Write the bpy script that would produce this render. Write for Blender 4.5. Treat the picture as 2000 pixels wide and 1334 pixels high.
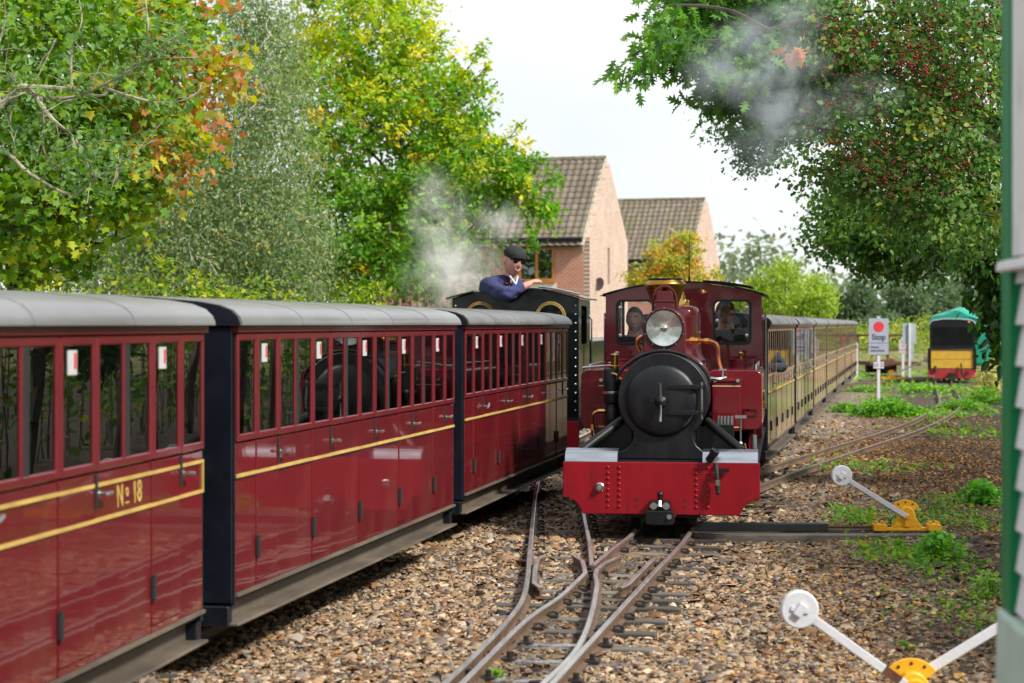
import bpy, bmesh, math, random
import numpy as np
from mathutils import Vector, Matrix

for o in list(bpy.data.objects):
    bpy.data.objects.remove(o, do_unlink=True)
scene = bpy.context.scene
C = scene.collection
random.seed(7)
RNG = np.random.default_rng(11)
F = 3900.0          # focal length in photo pixels (70 mm on full frame)
H = 1.5             # camera height above the rail tops

# ------------------------------------------------------------------ camera
cam_d = bpy.data.cameras.new('camera')
cam = bpy.data.objects.new('camera', cam_d)
C.objects.link(cam)
cam.location = (0, 0, H)
cam.rotation_euler = (math.radians(90), 0, 0)
cam_d.sensor_width = 36
cam_d.lens = 70.2
cam_d.shift_y = -0.017
cam_d.clip_start = 0.1
cam_d.clip_end = 3000
cam_d.dof.use_dof = True
cam_d.dof.focus_distance = 15.2
cam_d.dof.aperture_fstop = 3.8
scene.camera = cam
try:
    scene.cycles.volume_bounces = 3
except Exception:
    pass

# ------------------------------------------------------------------ world, sun, exposure
SUN_AZ, SUN_EL = math.radians(126), math.radians(43)    # azimuth clockwise from +Y
world = bpy.data.worlds.new('World')
scene.world = world
world.use_nodes = True
nt = world.node_tree
nt.nodes.clear()
out = nt.nodes.new('ShaderNodeOutputWorld')
sky = nt.nodes.new('ShaderNodeTexSky')
sky.sky_type = 'NISHITA'
sky.sun_disc = False
sky.sun_elevation = SUN_EL
sky.sun_rotation = SUN_AZ
bg1 = nt.nodes.new('ShaderNodeBackground')
bg1.inputs[1].default_value = 0.09
nt.links.new(sky.outputs[0], bg1.inputs[0])
# thin bright overcast laid over the clear sky, everywhere alike
tc = nt.nodes.new('ShaderNodeTexCoord')
mp = nt.nodes.new('ShaderNodeMapping')
mp.inputs['Scale'].default_value = (1, 1, 2.6)
ns = nt.nodes.new('ShaderNodeTexNoise')
ns.inputs['Scale'].default_value = 3.0
ns.inputs['Detail'].default_value = 5
cr = nt.nodes.new('ShaderNodeValToRGB')
cr.color_ramp.elements[0].position = 0.3
cr.color_ramp.elements[0].color = (0.80, 0.845, 0.885, 1)
cr.color_ramp.elements[1].position = 0.62
cr.color_ramp.elements[1].color = (1.0, 1.0, 1.0, 1)
bg2 = nt.nodes.new('ShaderNodeBackground')
bg2.inputs[1].default_value = 0.62
mx = nt.nodes.new('ShaderNodeMixShader')
mx.inputs[0].default_value = 0.88
nt.links.new(tc.outputs['Generated'], mp.inputs[0])
nt.links.new(mp.outputs[0], ns.inputs['Vector'])
nt.links.new(ns.outputs[0], cr.inputs[0])
nt.links.new(cr.outputs[0], bg2.inputs[0])
nt.links.new(bg1.outputs[0], mx.inputs[1])
nt.links.new(bg2.outputs[0], mx.inputs[2])
nt.links.new(mx.outputs[0], out.inputs[0])

sd = bpy.data.lights.new('sun', 'SUN')
sd.energy = 3.6
sd.angle = math.radians(7)
sd.color = (1.0, 0.95, 0.86)
sun = bpy.data.objects.new('sun', sd)
C.objects.link(sun)
sdir = Vector((math.sin(SUN_AZ) * math.cos(SUN_EL), math.cos(SUN_AZ) * math.cos(SUN_EL), math.sin(SUN_EL)))
sun.rotation_euler = sdir.to_track_quat('Z', 'Y').to_euler()

vs = scene.view_settings
vs.view_transform = 'Standard'
vs.look = 'None'
vs.gamma = 1
vs.use_curve_mapping = False
vs.exposure = 0.85

# ------------------------------------------------------------------ helpers
def px(x, y, Y):
    """photo pixel at depth Y -> world point"""
    return Vector(((x - 1000) / F * Y, Y, H - (y - 633) / F * Y))

def gp(x, y, z=0.0):
    """photo pixel on the level plane z -> world point"""
    Y = F * (H - z) / (y - 633)
    return Vector(((x - 1000) / F * Y, Y, z))

def tag(o, label=None, cat=None, group=None, kind=None):
    if label: o['label'] = label
    if cat: o['category'] = cat
    if group: o['group'] = group
    if kind: o['kind'] = kind
    return o

def empty(name, loc=(0, 0, 0), rz=0, parent=None):
    o = bpy.data.objects.new(name, None)
    o.empty_display_size = 0.2
    C.objects.link(o)
    o.location = loc
    o.rotation_euler = (0, 0, rz)
    o.parent = parent
    return o

def dup(o, parent=None):
    c = o.copy()
    C.objects.link(c)
    c.parent = parent
    for ch in list(KIDS.get(o.name, [])):
        dup(bpy.data.objects[ch], c)
        KIDS.setdefault(c.name, [])
    return c

KIDS = {}

class MB:
    """collects shapes for ONE mesh object"""
    def __init__(s):
        s.v = []; s.f = []; s.m = []
    def add(s, vs, fs, mi=0):
        n = len(s.v)
        s.v.extend([tuple(p) for p in vs])
        for f in fs:
            s.f.append([i + n for i in f]); s.m.append(mi)
        return s
    def box(s, x0, x1, y0, y1, z0, z1, mi=0, M=None):
        vs = [Vector(p) for p in ((x0,y0,z0),(x1,y0,z0),(x1,y1,z0),(x0,y1,z0),(x0,y0,z1),(x1,y0,z1),(x1,y1,z1),(x0,y1,z1))]
        if M is not None: vs = [M @ p for p in vs]
        return s.add(vs, [(0,3,2,1),(4,5,6,7),(0,1,5,4),(1,2,6,5),(2,3,7,6),(3,0,4,7)], mi)
    def bar(s, p0, p1, w, h, mi=0):
        """rectangular bar from p0 to p1"""
        p0, p1 = Vector(p0), Vector(p1)
        d = p1 - p0
        M = Matrix.Translation(p0) @ d.to_track_quat('Y', 'Z').to_matrix().to_4x4()
        return s.box(-w/2, w/2, 0, d.length, -h/2, h/2, mi, M)
    def cyl(s, p0, p1, r0, r1=None, n=12, mi=0):
        if r1 is None: r1 = r0
        p0, p1 = Vector(p0), Vector(p1)
        q = (p1 - p0).to_track_quat('Z', 'Y').to_matrix()
        vs = []
        for p, r in ((p0, r0), (p1, r1)):
            for i in range(n):
                a = 2 * math.pi * i / n
                vs.append(p + q @ Vector((r * math.cos(a), r * math.sin(a), 0)))
        fs = [(i, (i+1) % n, n + (i+1) % n, n + i) for i in range(n)]
        fs += [tuple(range(n-1, -1, -1)), tuple(range(n, 2*n))]
        return s.add(vs, fs, mi)
    def tube(s, pts, r, n=8, mi=0):
        pts = [Vector(p) for p in pts]
        rs = r if hasattr(r, '__len__') else [r] * len(pts)
        vs = []; up = None
        for i, p in enumerate(pts):
            t = (pts[min(i+1, len(pts)-1)] - pts[max(i-1, 0)]).normalized()
            if up is None:
                up = t.orthogonal().normalized()
            up = (up - t * up.dot(t))
            up = up.normalized() if up.length > 1e-6 else t.orthogonal().normalized()
            b = t.cross(up)
            for k in range(n):
                a = 2 * math.pi * k / n
                vs.append(p + (up * math.cos(a) + b * math.sin(a)) * rs[i])
        fs = []
        for i in range(len(pts) - 1):
            for k in range(n):
                fs.append((i*n + k, i*n + (k+1) % n, (i+1)*n + (k+1) % n, (i+1)*n + k))
        fs += [tuple(range(n-1, -1, -1)), tuple(range((len(pts)-1)*n, len(pts)*n))]
        return s.add(vs, fs, mi)
    def lathe(s, prof, c=(0, 0, 0), axis='z', n=24, mi=0):
        """prof: list of (radius, distance along axis)"""
        c = Vector(c); vs = []
        for r, h in prof:
            for i in range(n):
                a = 2 * math.pi * i / n
                ca, sa = r * math.cos(a), r * math.sin(a)
                vs.append(c + Vector({'z': (ca, sa, h), 'y': (ca, h, sa), 'x': (h, ca, sa)}[axis]))
        fs = []
        for j in range(len(prof) - 1):
            for i in range(n):
                q = (j*n + i, j*n + (i+1) % n, (j+1)*n + (i+1) % n, (j+1)*n + i)
                fs.append(q if axis != 'y' else q[::-1])
        return s.add(vs, fs, mi)
    def ball(s, c, rx, ry=None, rz=None, n=12, mi=0):
        ry = ry or rx; rz = rz or rx
        c = Vector(c); vs = []; m = max(4, n // 2)
        for j in range(m + 1):
            t = math.pi * j / m
            for i in range(n):
                a = 2 * math.pi * i / n
                vs.append(c + Vector((rx*math.sin(t)*math.cos(a), ry*math.sin(t)*math.sin(a), rz*math.cos(t))))
        fs = [(j*n+i, (j+1)*n+i, (j+1)*n+(i+1) % n, j*n+(i+1) % n) for j in range(m) for i in range(n)]
        return s.add(vs, fs, mi)
    def prism(s, poly, a0, a1, plane='xz', mi=0):
        """closed outline extruded between a0 and a1 along the missing axis"""
        def P(u, w, a):
            return {'xz': (u, a, w), 'yz': (a, u, w), 'xy': (u, w, a)}[plane]
        n = len(poly)
        vs = [P(u, w, a0) for u, w in poly] + [P(u, w, a1) for u, w in poly]
        fs = [tuple(range(n)), tuple(range(2*n-1, n-1, -1))]
        fs += [(i, n + i, n + (i+1) % n, (i+1) % n) for i in range(n)]
        return s.add(vs, fs, mi)
    def plate(s, outer, holes, a0, a1, plane='xz', mi=0):
        """flat plate with holes, with real thickness"""
        def P(u, w, a):
            return {'xz': (u, a, w), 'yz': (a, u, w), 'xy': (u, w, a)}[plane]
        bm = bmesh.new(); es = []
        for loop in [outer] + list(holes):
            vv = [bm.verts.new(P(u, w, a0)) for u, w in loop]
            for i in range(len(vv)):
                es.append(bm.edges.new((vv[i], vv[(i+1) % len(vv)])))
        bmesh.ops.triangle_fill(bm, use_beauty=True, use_dissolve=False, edges=es)
        r = bmesh.ops.extrude_face_region(bm, geom=bm.faces[:])
        d = Vector(P(0, 0, a1)) - Vector(P(0, 0, a0))
        for e in r['geom']:
            if isinstance(e, bmesh.types.BMVert): e.co += d
        bmesh.ops.recalc_face_normals(bm, faces=bm.faces[:])
        bm.verts.index_update()
        s.add([v.co[:] for v in bm.verts], [[v.index for v in f.verts] for f in bm.faces], mi)
        bm.free()
        return s
    def sweep(s, prof, path, mis=None, up=Vector((0, 0, 1))):
        """open/closed cross-section prof [(side, up)] (closed) along path"""
        path = [Vector(p) for p in path]; n = len(prof); vs = []
        for i, p in enumerate(path):
            t = (path[min(i+1, len(path)-1)] - path[max(i-1, 0)]).normalized()
            sd_ = t.cross(up).normalized()
            for u, w in prof: vs.append(p + sd_ * u + up * w)
        b = len(s.v)
        s.v.extend([tuple(p) for p in vs])
        for i in range(len(path) - 1):
            for k in range(n):
                s.f.append([b + i*n + k, b + (i+1)*n + k, b + (i+1)*n + (k+1) % n, b + i*n + (k+1) % n])
                s.m.append(mis[k] if mis else 0)
        s.f.append([b + k for k in range(n)]); s.m.append(0)
        s.f.append([b + (len(path)-1)*n + k for k in range(n-1, -1, -1)]); s.m.append(0)
        return s
    def mesh(s, name, mats, smooth=False, angle=40):
        me = bpy.data.meshes.new(name)
        me.from_pydata(s.v, [], s.f)
        mats = mats if isinstance(mats, (list, tuple)) else [mats]
        for m in mats: me.materials.append(m)
        if len(mats) > 1:
            me.polygons.foreach_set('material_index', s.m)
        bm = bmesh.new(); bm.from_mesh(me)
        bmesh.ops.recalc_face_normals(bm, faces=bm.faces[:])
        bm.to_mesh(me); bm.free()
        if smooth:
            me.polygons.foreach_set('use_smooth', [True] * len(me.polygons))
            me.set_sharp_from_angle(angle=math.radians(angle))
        me.update()
        return me
    def build(s, name, mats, parent=None, smooth=False, bev=0, loc=(0, 0, 0), rot=(0, 0, 0), angle=40, seg=2):
        return obj(name, s.mesh(name, mats, smooth, angle), parent, bev, loc, rot, seg)

def obj(name, me, parent=None, bev=0, loc=(0, 0, 0), rot=(0, 0, 0), seg=2):
    o = bpy.data.objects.new(name, me)
    C.objects.link(o)
    o.location = loc
    o.rotation_euler = rot
    if parent is not None:
        o.parent = parent
        KIDS.setdefault(parent.name, []).append(o.name)
    if bev:
        b = o.modifiers.new('bevel', 'BEVEL')
        b.width = bev; b.segments = seg; b.limit_method = 'ANGLE'; b.angle_limit = math.radians(35)
        b.harden_normals = False
    return o

def rrect(x0, x1, z0, z1, r, n=5):
    pts = []
    for cx, cz, a0 in ((x1-r, z0+r, -90), (x1-r, z1-r, 0), (x0+r, z1-r, 90), (x0+r, z0+r, 180)):
        for i in range(n + 1):
            a = math.radians(a0 + 90 * i / n)
            pts.append((cx + r*math.cos(a), cz + r*math.sin(a)))
    return pts

def circ(cx, cz, r, n=28):
    return [(cx + r*math.cos(2*math.pi*i/n), cz + r*math.sin(2*math.pi*i/n)) for i in range(n)]

def spline(pts, n=8):
    """Catmull-Rom through points"""
    P = [Vector(p) for p in pts]
    P = [P[0]*2 - P[1]] + P + [P[-1]*2 - P[-2]]
    r = []
    for i in range(1, len(P) - 2):
        a, b, c, d = P[i-1:i+3]
        for k in range(n):
            t = k / n
            r.append(0.5*((2*b) + (c-a)*t + (2*a-5*b+4*c-d)*t*t + (3*b-a-3*c+d)*t**3))
    r.append(P[-2])
    return r

def text_mesh(body, size, mat, depth=0.0015, xs=1.0, bold=0.0, align='CENTER'):
    cu = bpy.data.curves.new('lettering', 'FONT')
    cu.body = body; cu.size = size; cu.extrude = depth; cu.offset = bold
    cu.align_x = align; cu.align_y = 'CENTER'
    to = bpy.data.objects.new('lettering', cu)
    C.objects.link(to)
    dg = bpy.context.evaluated_depsgraph_get()
    me = bpy.data.meshes.new_from_object(to.evaluated_get(dg))
    bpy.data.objects.remove(to, do_unlink=True)
    me.transform(Matrix.Diagonal((xs, 1, 1, 1)))
    me.materials.clear(); me.materials.append(mat)
    return me

# ------------------------------------------------------------------ materials
def nodes_of(m):
    m.use_nodes = True
    t = m.node_tree
    return t, t.nodes['Principled BSDF']

def mat(name, col, rough=0.5, metal=0.0, var=0.12, scale=6.0, bump=0.0, bscale=40.0, coat=0.0, crough=0.05,
        spec=0.5, dirt=None, dscale=2.5, dlo=0.52, dhi=0.75, stretch=(1, 1, 1), rvar=0.08, objvar=0.0):
    m = bpy.data.materials.new(name)
    t, b = nodes_of(m)
    N = t.nodes; L = t.links
    tcn = N.new('ShaderNodeTexCoord')
    mpn = N.new('ShaderNodeMapping'); mpn.inputs['Scale'].default_value = stretch
    L.new(tcn.outputs['Object'], mpn.inputs[0])
    n1 = N.new('ShaderNodeTexNoise'); n1.inputs['Scale'].default_value = scale; n1.inputs['Detail'].default_value = 6
    L.new(mpn.outputs[0], n1.inputs['Vector'])
    r1 = N.new('ShaderNodeValToRGB')
    r1.color_ramp.elements[0].position = 0.3; r1.color_ramp.elements[1].position = 0.7
    r1.color_ramp.elements[0].color = (*[c*(1-var) for c in col], 1)
    r1.color_ramp.elements[1].color = (*[min(1, c*(1+var)) for c in col], 1)
    L.new(n1.outputs[0], r1.inputs[0])
    colout = r1.outputs[0]
    if dirt:
        n2 = N.new('ShaderNodeTexNoise'); n2.inputs['Scale'].default_value = dscale; n2.inputs['Detail'].default_value = 8
        n2.inputs['Roughness'].default_value = 0.65
        L.new(mpn.outputs[0], n2.inputs['Vector'])
        r2 = N.new('ShaderNodeValToRGB')
        r2.color_ramp.elements[0].position = dlo; r2.color_ramp.elements[1].position = dhi
        r2.color_ramp.elements[0].color = (0, 0, 0, 1); r2.color_ramp.elements[1].color = (1, 1, 1, 1)
        L.new(n2.outputs[0], r2.inputs[0])
        mxn = N.new('ShaderNodeMixRGB')
        L.new(r2.outputs[0], mxn.inputs[0]); L.new(colout, mxn.inputs[1]); mxn.inputs[2].default_value = (*dirt, 1)
        colout = mxn.outputs[0]
    if objvar:
        oi = N.new('ShaderNodeObjectInfo')
        ma = N.new('ShaderNodeMapRange'); ma.inputs[3].default_value = 1 - objvar; ma.inputs[4].default_value = 1 + objvar
        L.new(oi.outputs['Random'], ma.inputs[0])
        mu = N.new('ShaderNodeVectorMath'); mu.operation = 'SCALE'
        L.new(colout, mu.inputs[0]); L.new(ma.outputs[0], mu.inputs['Scale'])
        colout = mu.outputs[0]
    L.new(colout, b.inputs['Base Color'])
    ro = N.new('ShaderNodeMapRange'); ro.inputs[3].default_value = max(0, rough - rvar); ro.inputs[4].default_value = min(1, rough + rvar)
    L.new(n1.outputs[0], ro.inputs[0]); L.new(ro.outputs[0], b.inputs['Roughness'])
    b.inputs['Metallic'].default_value = metal
    b.inputs['Specular IOR Level'].default_value = spec
    b.inputs['Coat Weight'].default_value = coat
    b.inputs['Coat Roughness'].default_value = crough
    if bump:
        n3 = N.new('ShaderNodeTexNoise'); n3.inputs['Scale'].default_value = bscale; n3.inputs['Detail'].default_value = 4
        L.new(mpn.outputs[0], n3.inputs['Vector'])
        bp = N.new('ShaderNodeBump'); bp.inputs['Strength'].default_value = bump; bp.inputs['Distance'].default_value = 0.02
        L.new(n3.outputs[0], bp.inputs['Height'])
        L.new(bp.outputs[0], b.inputs['Normal'])
        if coat: L.new(bp.outputs[0], b.inputs['Coat Normal'])
    return m

def glass(name, tint=(0.8, 0.84, 0.84), rough=0.0, dust=0.03, ior=1.75):
    m = bpy.data.materials.new(name)
    m.use_nodes = True
    t = m.node_tree; N = t.nodes; L = t.links
    N.clear()
    o = N.new('ShaderNodeOutputMaterial')
    tr = N.new('ShaderNodeBsdfTransparent'); tr.inputs[0].default_value = (*tint, 1)
    gl = N.new('ShaderNodeBsdfGlossy'); gl.inputs['Roughness'].default_value = rough
    df = N.new('ShaderNodeBsdfDiffuse'); df.inputs[0].default_value = (0.5, 0.5, 0.48, 1)
    fr = N.new('ShaderNodeFresnel'); fr.inputs[0].default_value = ior
    m1 = N.new('ShaderNodeMixShader'); m2 = N.new('ShaderNodeMixShader')
    L.new(fr.outputs[0], m1.inputs[0]); L.new(tr.outputs[0], m1.inputs[1]); L.new(gl.outputs[0], m1.inputs[2])
    tcn = N.new('ShaderNodeTexCoord'); n1 = N.new('ShaderNodeTexNoise'); n1.inputs['Scale'].default_value = 5; n1.inputs['Detail'].default_value = 6
    L.new(tcn.outputs['Object'], n1.inputs['Vector'])
    ma = N.new('ShaderNodeMapRange'); ma.inputs[1].default_value = 0.4; ma.inputs[2].default_value = 0.8; ma.inputs[4].default_value = dust * 3
    L.new(n1.outputs[0], ma.inputs[0]); L.new(ma.outputs[0], m2.inputs[0])
    L.new(m1.outputs[0], m2.inputs[1]); L.new(df.outputs[0], m2.inputs[2])
    n3 = N.new('ShaderNodeTexNoise'); n3.inputs['Scale'].default_value = 3.0
    L.new(tcn.outputs['Object'], n3.inputs['Vector'])
    bp = N.new('ShaderNodeBump'); bp.inputs['Strength'].default_value = 0.018; bp.inputs['Distance'].default_value = 0.02
    L.new(n3.outputs[0], bp.inputs['Height']); L.new(bp.outputs[0], gl.inputs['Normal'])
    L.new(m2.outputs[0], o.inputs[0])
    return m

def attr_mat(name, rough=0.5, transl=0.0, spec=0.4, bump=0.0, bscale=60, gain=1.0):
    """colour comes from the per-piece colour attribute 'Col' (the piece's own colour)"""
    m = bpy.data.materials.new(name)
    t, b = nodes_of(m); N = t.nodes; L = t.links
    a = N.new('ShaderNodeAttribute'); a.attribute_name = 'Col'
    gn = N.new('ShaderNodeVectorMath'); gn.operation = 'SCALE'; gn.inputs['Scale'].default_value = gain
    L.new(a.outputs['Color'], gn.inputs[0])
    L.new(gn.outputs[0], b.inputs['Base Color'])
    b.inputs['Roughness'].default_value = rough
    b.inputs['Specular IOR Level'].default_value = spec
    if bump:
        tcn = N.new('ShaderNodeTexCoord'); n3 = N.new('ShaderNodeTexNoise'); n3.inputs['Scale'].default_value = bscale
        L.new(tcn.outputs['Object'], n3.inputs['Vector'])
        bp = N.new('ShaderNodeBump'); bp.inputs['Strength'].default_value = bump; bp.inputs['Distance'].default_value = 0.01
        L.new(n3.outputs[0], bp.inputs['Height']); L.new(bp.outputs[0], b.inputs['Normal'])
    if transl:
        o = [n for n in N if n.type == 'OUTPUT_MATERIAL'][0]
        tl = N.new('ShaderNodeBsdfTranslucent')
        g = N.new('ShaderNodeHueSaturation'); g.inputs['Saturation'].default_value = 1.15; g.inputs['Value'].default_value = 1.5
        L.new(gn.outputs[0], g.inputs['Color']); L.new(g.outputs[0], tl.inputs[0])
        mxs = N.new('ShaderNodeMixShader'); mxs.inputs[0].default_value = transl
        L.new(b.outputs[0], mxs.inputs[1]); L.new(tl.outputs[0], mxs.inputs[2]); L.new(mxs.outputs[0], o.inputs[0])
    return m

def brick_mat(name, axis, c1, c2, mortar, bump=0.3):
    m = bpy.data.materials.new(name)
    t, b = nodes_of(m); N = t.nodes; L = t.links
    tcn = N.new('ShaderNodeTexCoord'); sp = N.new('ShaderNodeSeparateXYZ'); cb = N.new('ShaderNodeCombineXYZ')
    L.new(tcn.outputs['Object'], sp.inputs[0])
    L.new(sp.outputs[axis], cb.inputs[0]); L.new(sp.outputs[2], cb.inputs[1])
    bt = N.new('ShaderNodeTexBrick')
    bt.inputs['Color1'].default_value = (*c1, 1); bt.inputs['Color2'].default_value = (*c2, 1); bt.inputs['Mortar'].default_value = (*mortar, 1)
    bt.inputs['Scale'].default_value = 1; bt.inputs['Brick Width'].default_value = 0.225; bt.inputs['Row Height'].default_value = 0.082
    bt.inputs['Mortar Size'].default_value = 0.014; bt.inputs['Bias'].default_value = -0.2
    L.new(cb.outputs[0], bt.inputs['Vector'])
    n = N.new('ShaderNodeTexNoise'); n.inputs['Scale'].default_value = 0.8; n.inputs['Detail'].default_value = 8
    L.new(tcn.outputs['Object'], n.inputs['Vector'])
    mr = N.new('ShaderNodeMapRange'); mr.inputs[1].default_value = 0.5; mr.inputs[2].default_value = 0.75; mr.inputs[4].default_value = 0.4
    L.new(n.outputs[0], mr.inputs[0])
    mx_ = N.new('ShaderNodeMixRGB'); mx_.inputs[2].default_value = (0.62, 0.52, 0.46, 1)
    L.new(mr.outputs[0], mx_.inputs[0]); L.new(bt.outputs[0], mx_.inputs[1])
    L.new(mx_.outputs[0], b.inputs['Base Color'])
    b.inputs['Roughness'].default_value = 0.9
    bp = N.new('ShaderNodeBump'); bp.invert = True; bp.inputs['Strength'].default_value = bump; bp.inputs['Distance'].default_value = 0.01
    L.new(bt.outputs['Fac'], bp.inputs['Height']); L.new(bp.outputs[0], b.inputs['Normal'])
    return m

def tan_reflection(m, w=0.8, tint=(0.95, 0.80, 0.50)):  # tan sheen stands in for surroundings mirrored at a grazing view
    b = m.node_tree.nodes['Principled BSDF']
    b.inputs['Sheen Weight'].default_value = w
    b.inputs['Sheen Roughness'].default_value = 0.35
    b.inputs['Sheen Tint'].default_value = (*tint, 1)
    return m

M = {}
M['maroon'] = mat('maroon_paint', (0.115, 0.0065, 0.0105), 0.5, var=0.16, scale=2.2, coat=0.9, crough=0.035, bump=0.05, bscale=2.4, dirt=(0.115, 0.035, 0.026), dscale=3.5, dlo=0.5, dhi=0.85, spec=0.15, stretch=(1, 1, 0.5))
M['maroon_tan_reflection'] = tan_reflection(mat('maroon_paint_tan_reflection', (0.115, 0.010, 0.012), 0.5, var=0.2, scale=2.2, coat=1.0, crough=0.05, bump=0.02, bscale=2.4, dirt=(0.20, 0.13, 0.075), dscale=3.5, dlo=0.4, dhi=0.8, spec=0.15, stretch=(1, 1, 0.4)))  # tan patches and sheen paint the grazing reflection into the maroon
M['frame_maroon'] = mat('window_frame_paint', (0.12, 0.009, 0.014), 0.45, coat=0.5, crough=0.1, spec=0.2)
M['frame_tan_reflection'] = tan_reflection(mat('window_frame_tan_reflection', (0.10, 0.03, 0.022), 0.5, var=0.2, coat=0.6, crough=0.12, dirt=(0.30, 0.24, 0.15), dscale=5, dlo=0.45, dhi=0.75))  # grazing reflection put into the frame colour as tan
M['loco_maroon'] = mat('locomotive_maroon', (0.135, 0.0022, 0.0095), 0.45, var=0.1, scale=3, coat=0.9, crough=0.04, bump=0.02, bscale=3.0, dirt=(0.10, 0.014, 0.02), dscale=5, dlo=0.62, dhi=0.9, spec=0.2)
M['beam_red'] = mat('buffer_beam_red', (0.23, 0.002, 0.010), 0.5, var=0.1, coat=0.35, crough=0.12, bump=0.03, bscale=5, dirt=(0.11, 0.006, 0.009), dscale=7, dlo=0.56, dhi=0.74, spec=0.2, stretch=(1.6, 1, 0.6))
M['lamp_maroon'] = mat('lamp_case_maroon', (0.085, 0.012, 0.018), 0.5, coat=0.2, spec=0.2)
M['black'] = mat('satin_black', (0.005, 0.0055, 0.007), 0.42, var=0.25, dirt=(0.014, 0.014, 0.016), dscale=4, dlo=0.5, dhi=0.8, bump=0.03, bscale=30, spec=0.35)
M['smokebox'] = mat('smokebox_black', (0.0035, 0.0045, 0.0075), 0.42, var=0.3, scale=4, dirt=(0.012, 0.013, 0.017), dscale=5, dlo=0.45, dhi=0.75, bump=0.05, bscale=25, rvar=0.16, spec=0.4, stretch=(2.2, 2.2, 0.6))
M['gloss_black'] = mat('gloss_black', (0.0025, 0.0045, 0.005), 0.3, coat=0.5, crough=0.04, bump=0.01, bscale=4, spec=0.2)
M['end_black'] = mat('carriage_end_black', (0.005, 0.007, 0.013), 0.42, var=0.2, coat=0.1, crough=0.2, dirt=(0.015, 0.017, 0.023), dscale=3, dlo=0.5, dhi=0.85, spec=0.3)
M['rubber'] = mat('rubber', (0.012, 0.012, 0.013), 0.7)
M['gold'] = mat('gold_lining', (0.46, 0.31, 0.085), 0.5, var=0.2, scale=9)
M['cream_line'] = mat('cream_lining', (0.62, 0.45, 0.22), 0.45)
M['brass'] = mat('polished_brass', (0.62, 0.36, 0.09), 0.16, metal=1, var=0.12, bump=0.03, bscale=12)
M['brass_dull'] = mat('weathered_brass', (0.42, 0.23, 0.055), 0.26, metal=1, var=0.3, dirt=(0.16, 0.08, 0.02), dscale=6)
M['ring'] = mat('gilt_window_ring', (0.62, 0.44, 0.15), 0.3, metal=0.35, var=0.1)
M['copper'] = mat('copper_pipe', (0.55, 0.22, 0.09), 0.25, metal=1, var=0.2)
M['steel'] = mat('bright_steel', (0.55, 0.56, 0.58), 0.3, metal=1, var=0.12)
M['chrome'] = mat('chrome', (0.82, 0.84, 0.86), 0.08, metal=1, var=0.06, bump=0.02, bscale=9)
M['reflector'] = mat('lamp_reflector', (0.78, 0.80, 0.80), 0.10, metal=0.92, var=0.2, scale=9, bump=0.05, bscale=14)
M['tread'] = mat('zinc_plate', (0.42, 0.45, 0.50), 0.32, metal=1, var=0.2, scale=5, stretch=(1, 1, 14), bump=0.06, bscale=20)
M['roof'] = mat('roof_felt_grey', (0.165, 0.165, 0.172), 0.4, var=0.14, scale=3, dirt=(0.10, 0.097, 0.097), dscale=2.2, dlo=0.42, dhi=0.75, stretch=(1, 0.35, 1), bump=0.05, bscale=14, coat=0.5, crough=0.22)
M['roof_dark'] = mat('roof_felt_worn', (0.10, 0.098, 0.095), 0.45, var=0.2, scale=3, dirt=(0.045, 0.04, 0.038), dscale=2.6, dlo=0.42, dhi=0.7, bump=0.05, bscale=14, coat=0.35, crough=0.25)
M['solebar'] = mat('grimy_solebar', (0.085, 0.068, 0.052), 0.6, var=0.3, scale=5, dirt=(0.18, 0.14, 0.105), dscale=3, dlo=0.45, dhi=0.8, stretch=(1, 0.5, 2), bump=0.08)
M['under'] = mat('underframe_black', (0.010, 0.009, 0.009), 0.75, var=0.3, dirt=(0.03, 0.024, 0.019))
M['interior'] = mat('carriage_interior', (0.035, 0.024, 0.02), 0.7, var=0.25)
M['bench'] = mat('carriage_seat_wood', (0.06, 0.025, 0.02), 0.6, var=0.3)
M['glass'] = glass('carriage_window_glass', tint=(0.5, 0.54, 0.54), dust=0.004, ior=2.5)
M['cabglass'] = glass('cab_window_glass', tint=(0.97, 0.97, 0.97), dust=0.006, ior=1.28)
M['white'] = mat('white_paint', (0.56, 0.57, 0.61), 0.5, var=0.05, dirt=(0.24, 0.16, 0.10), dscale=13, dlo=0.66, dhi=0.74, bump=0.1, bscale=45)
M['notice_white'] = mat('notice_white', (0.46, 0.46, 0.47), 0.5, var=0.03)
M['notice_red'] = mat('notice_red', (0.55, 0.03, 0.04), 0.5)
M['sign_blue'] = mat('sign_ink', (0.012, 0.02, 0.06), 0.5)
M['sign_grey'] = mat('sign_face', (0.32, 0.34, 0.42), 0.45, var=0.04)
M['sign_back'] = mat('sign_back_grey', (0.33, 0.38, 0.42), 0.5)
M['yellow'] = mat('lever_yellow', (0.72, 0.36, 0.012), 0.42, var=0.1, dirt=(0.42, 0.18, 0.02), dscale=12, dlo=0.58, dhi=0.8, bump=0.1, bscale=50)
M['rust'] = mat('rust', (0.09, 0.03, 0.015), 0.8, var=0.35, scale=14, bump=0.15)
M['rail_side'] = mat('rail_rust', (0.135, 0.085, 0.055), 0.6, var=0.3, scale=8, dirt=(0.06, 0.042, 0.03), dscale=4, metal=0.2)
M['rail_rusty_top'] = mat('rail_head_rusty', (0.17, 0.115, 0.08), 0.4, metal=0.5, var=0.3, scale=6, dirt=(0.10, 0.065, 0.045), dscale=5)
M['rail_top'] = mat('rail_head_worn', (0.70, 0.68, 0.66), 0.28, metal=0.85, var=0.15, scale=6, dirt=(0.42, 0.33, 0.26), dscale=5, dlo=0.56, dhi=0.85, stretch=(3, 0.3, 1))
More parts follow.
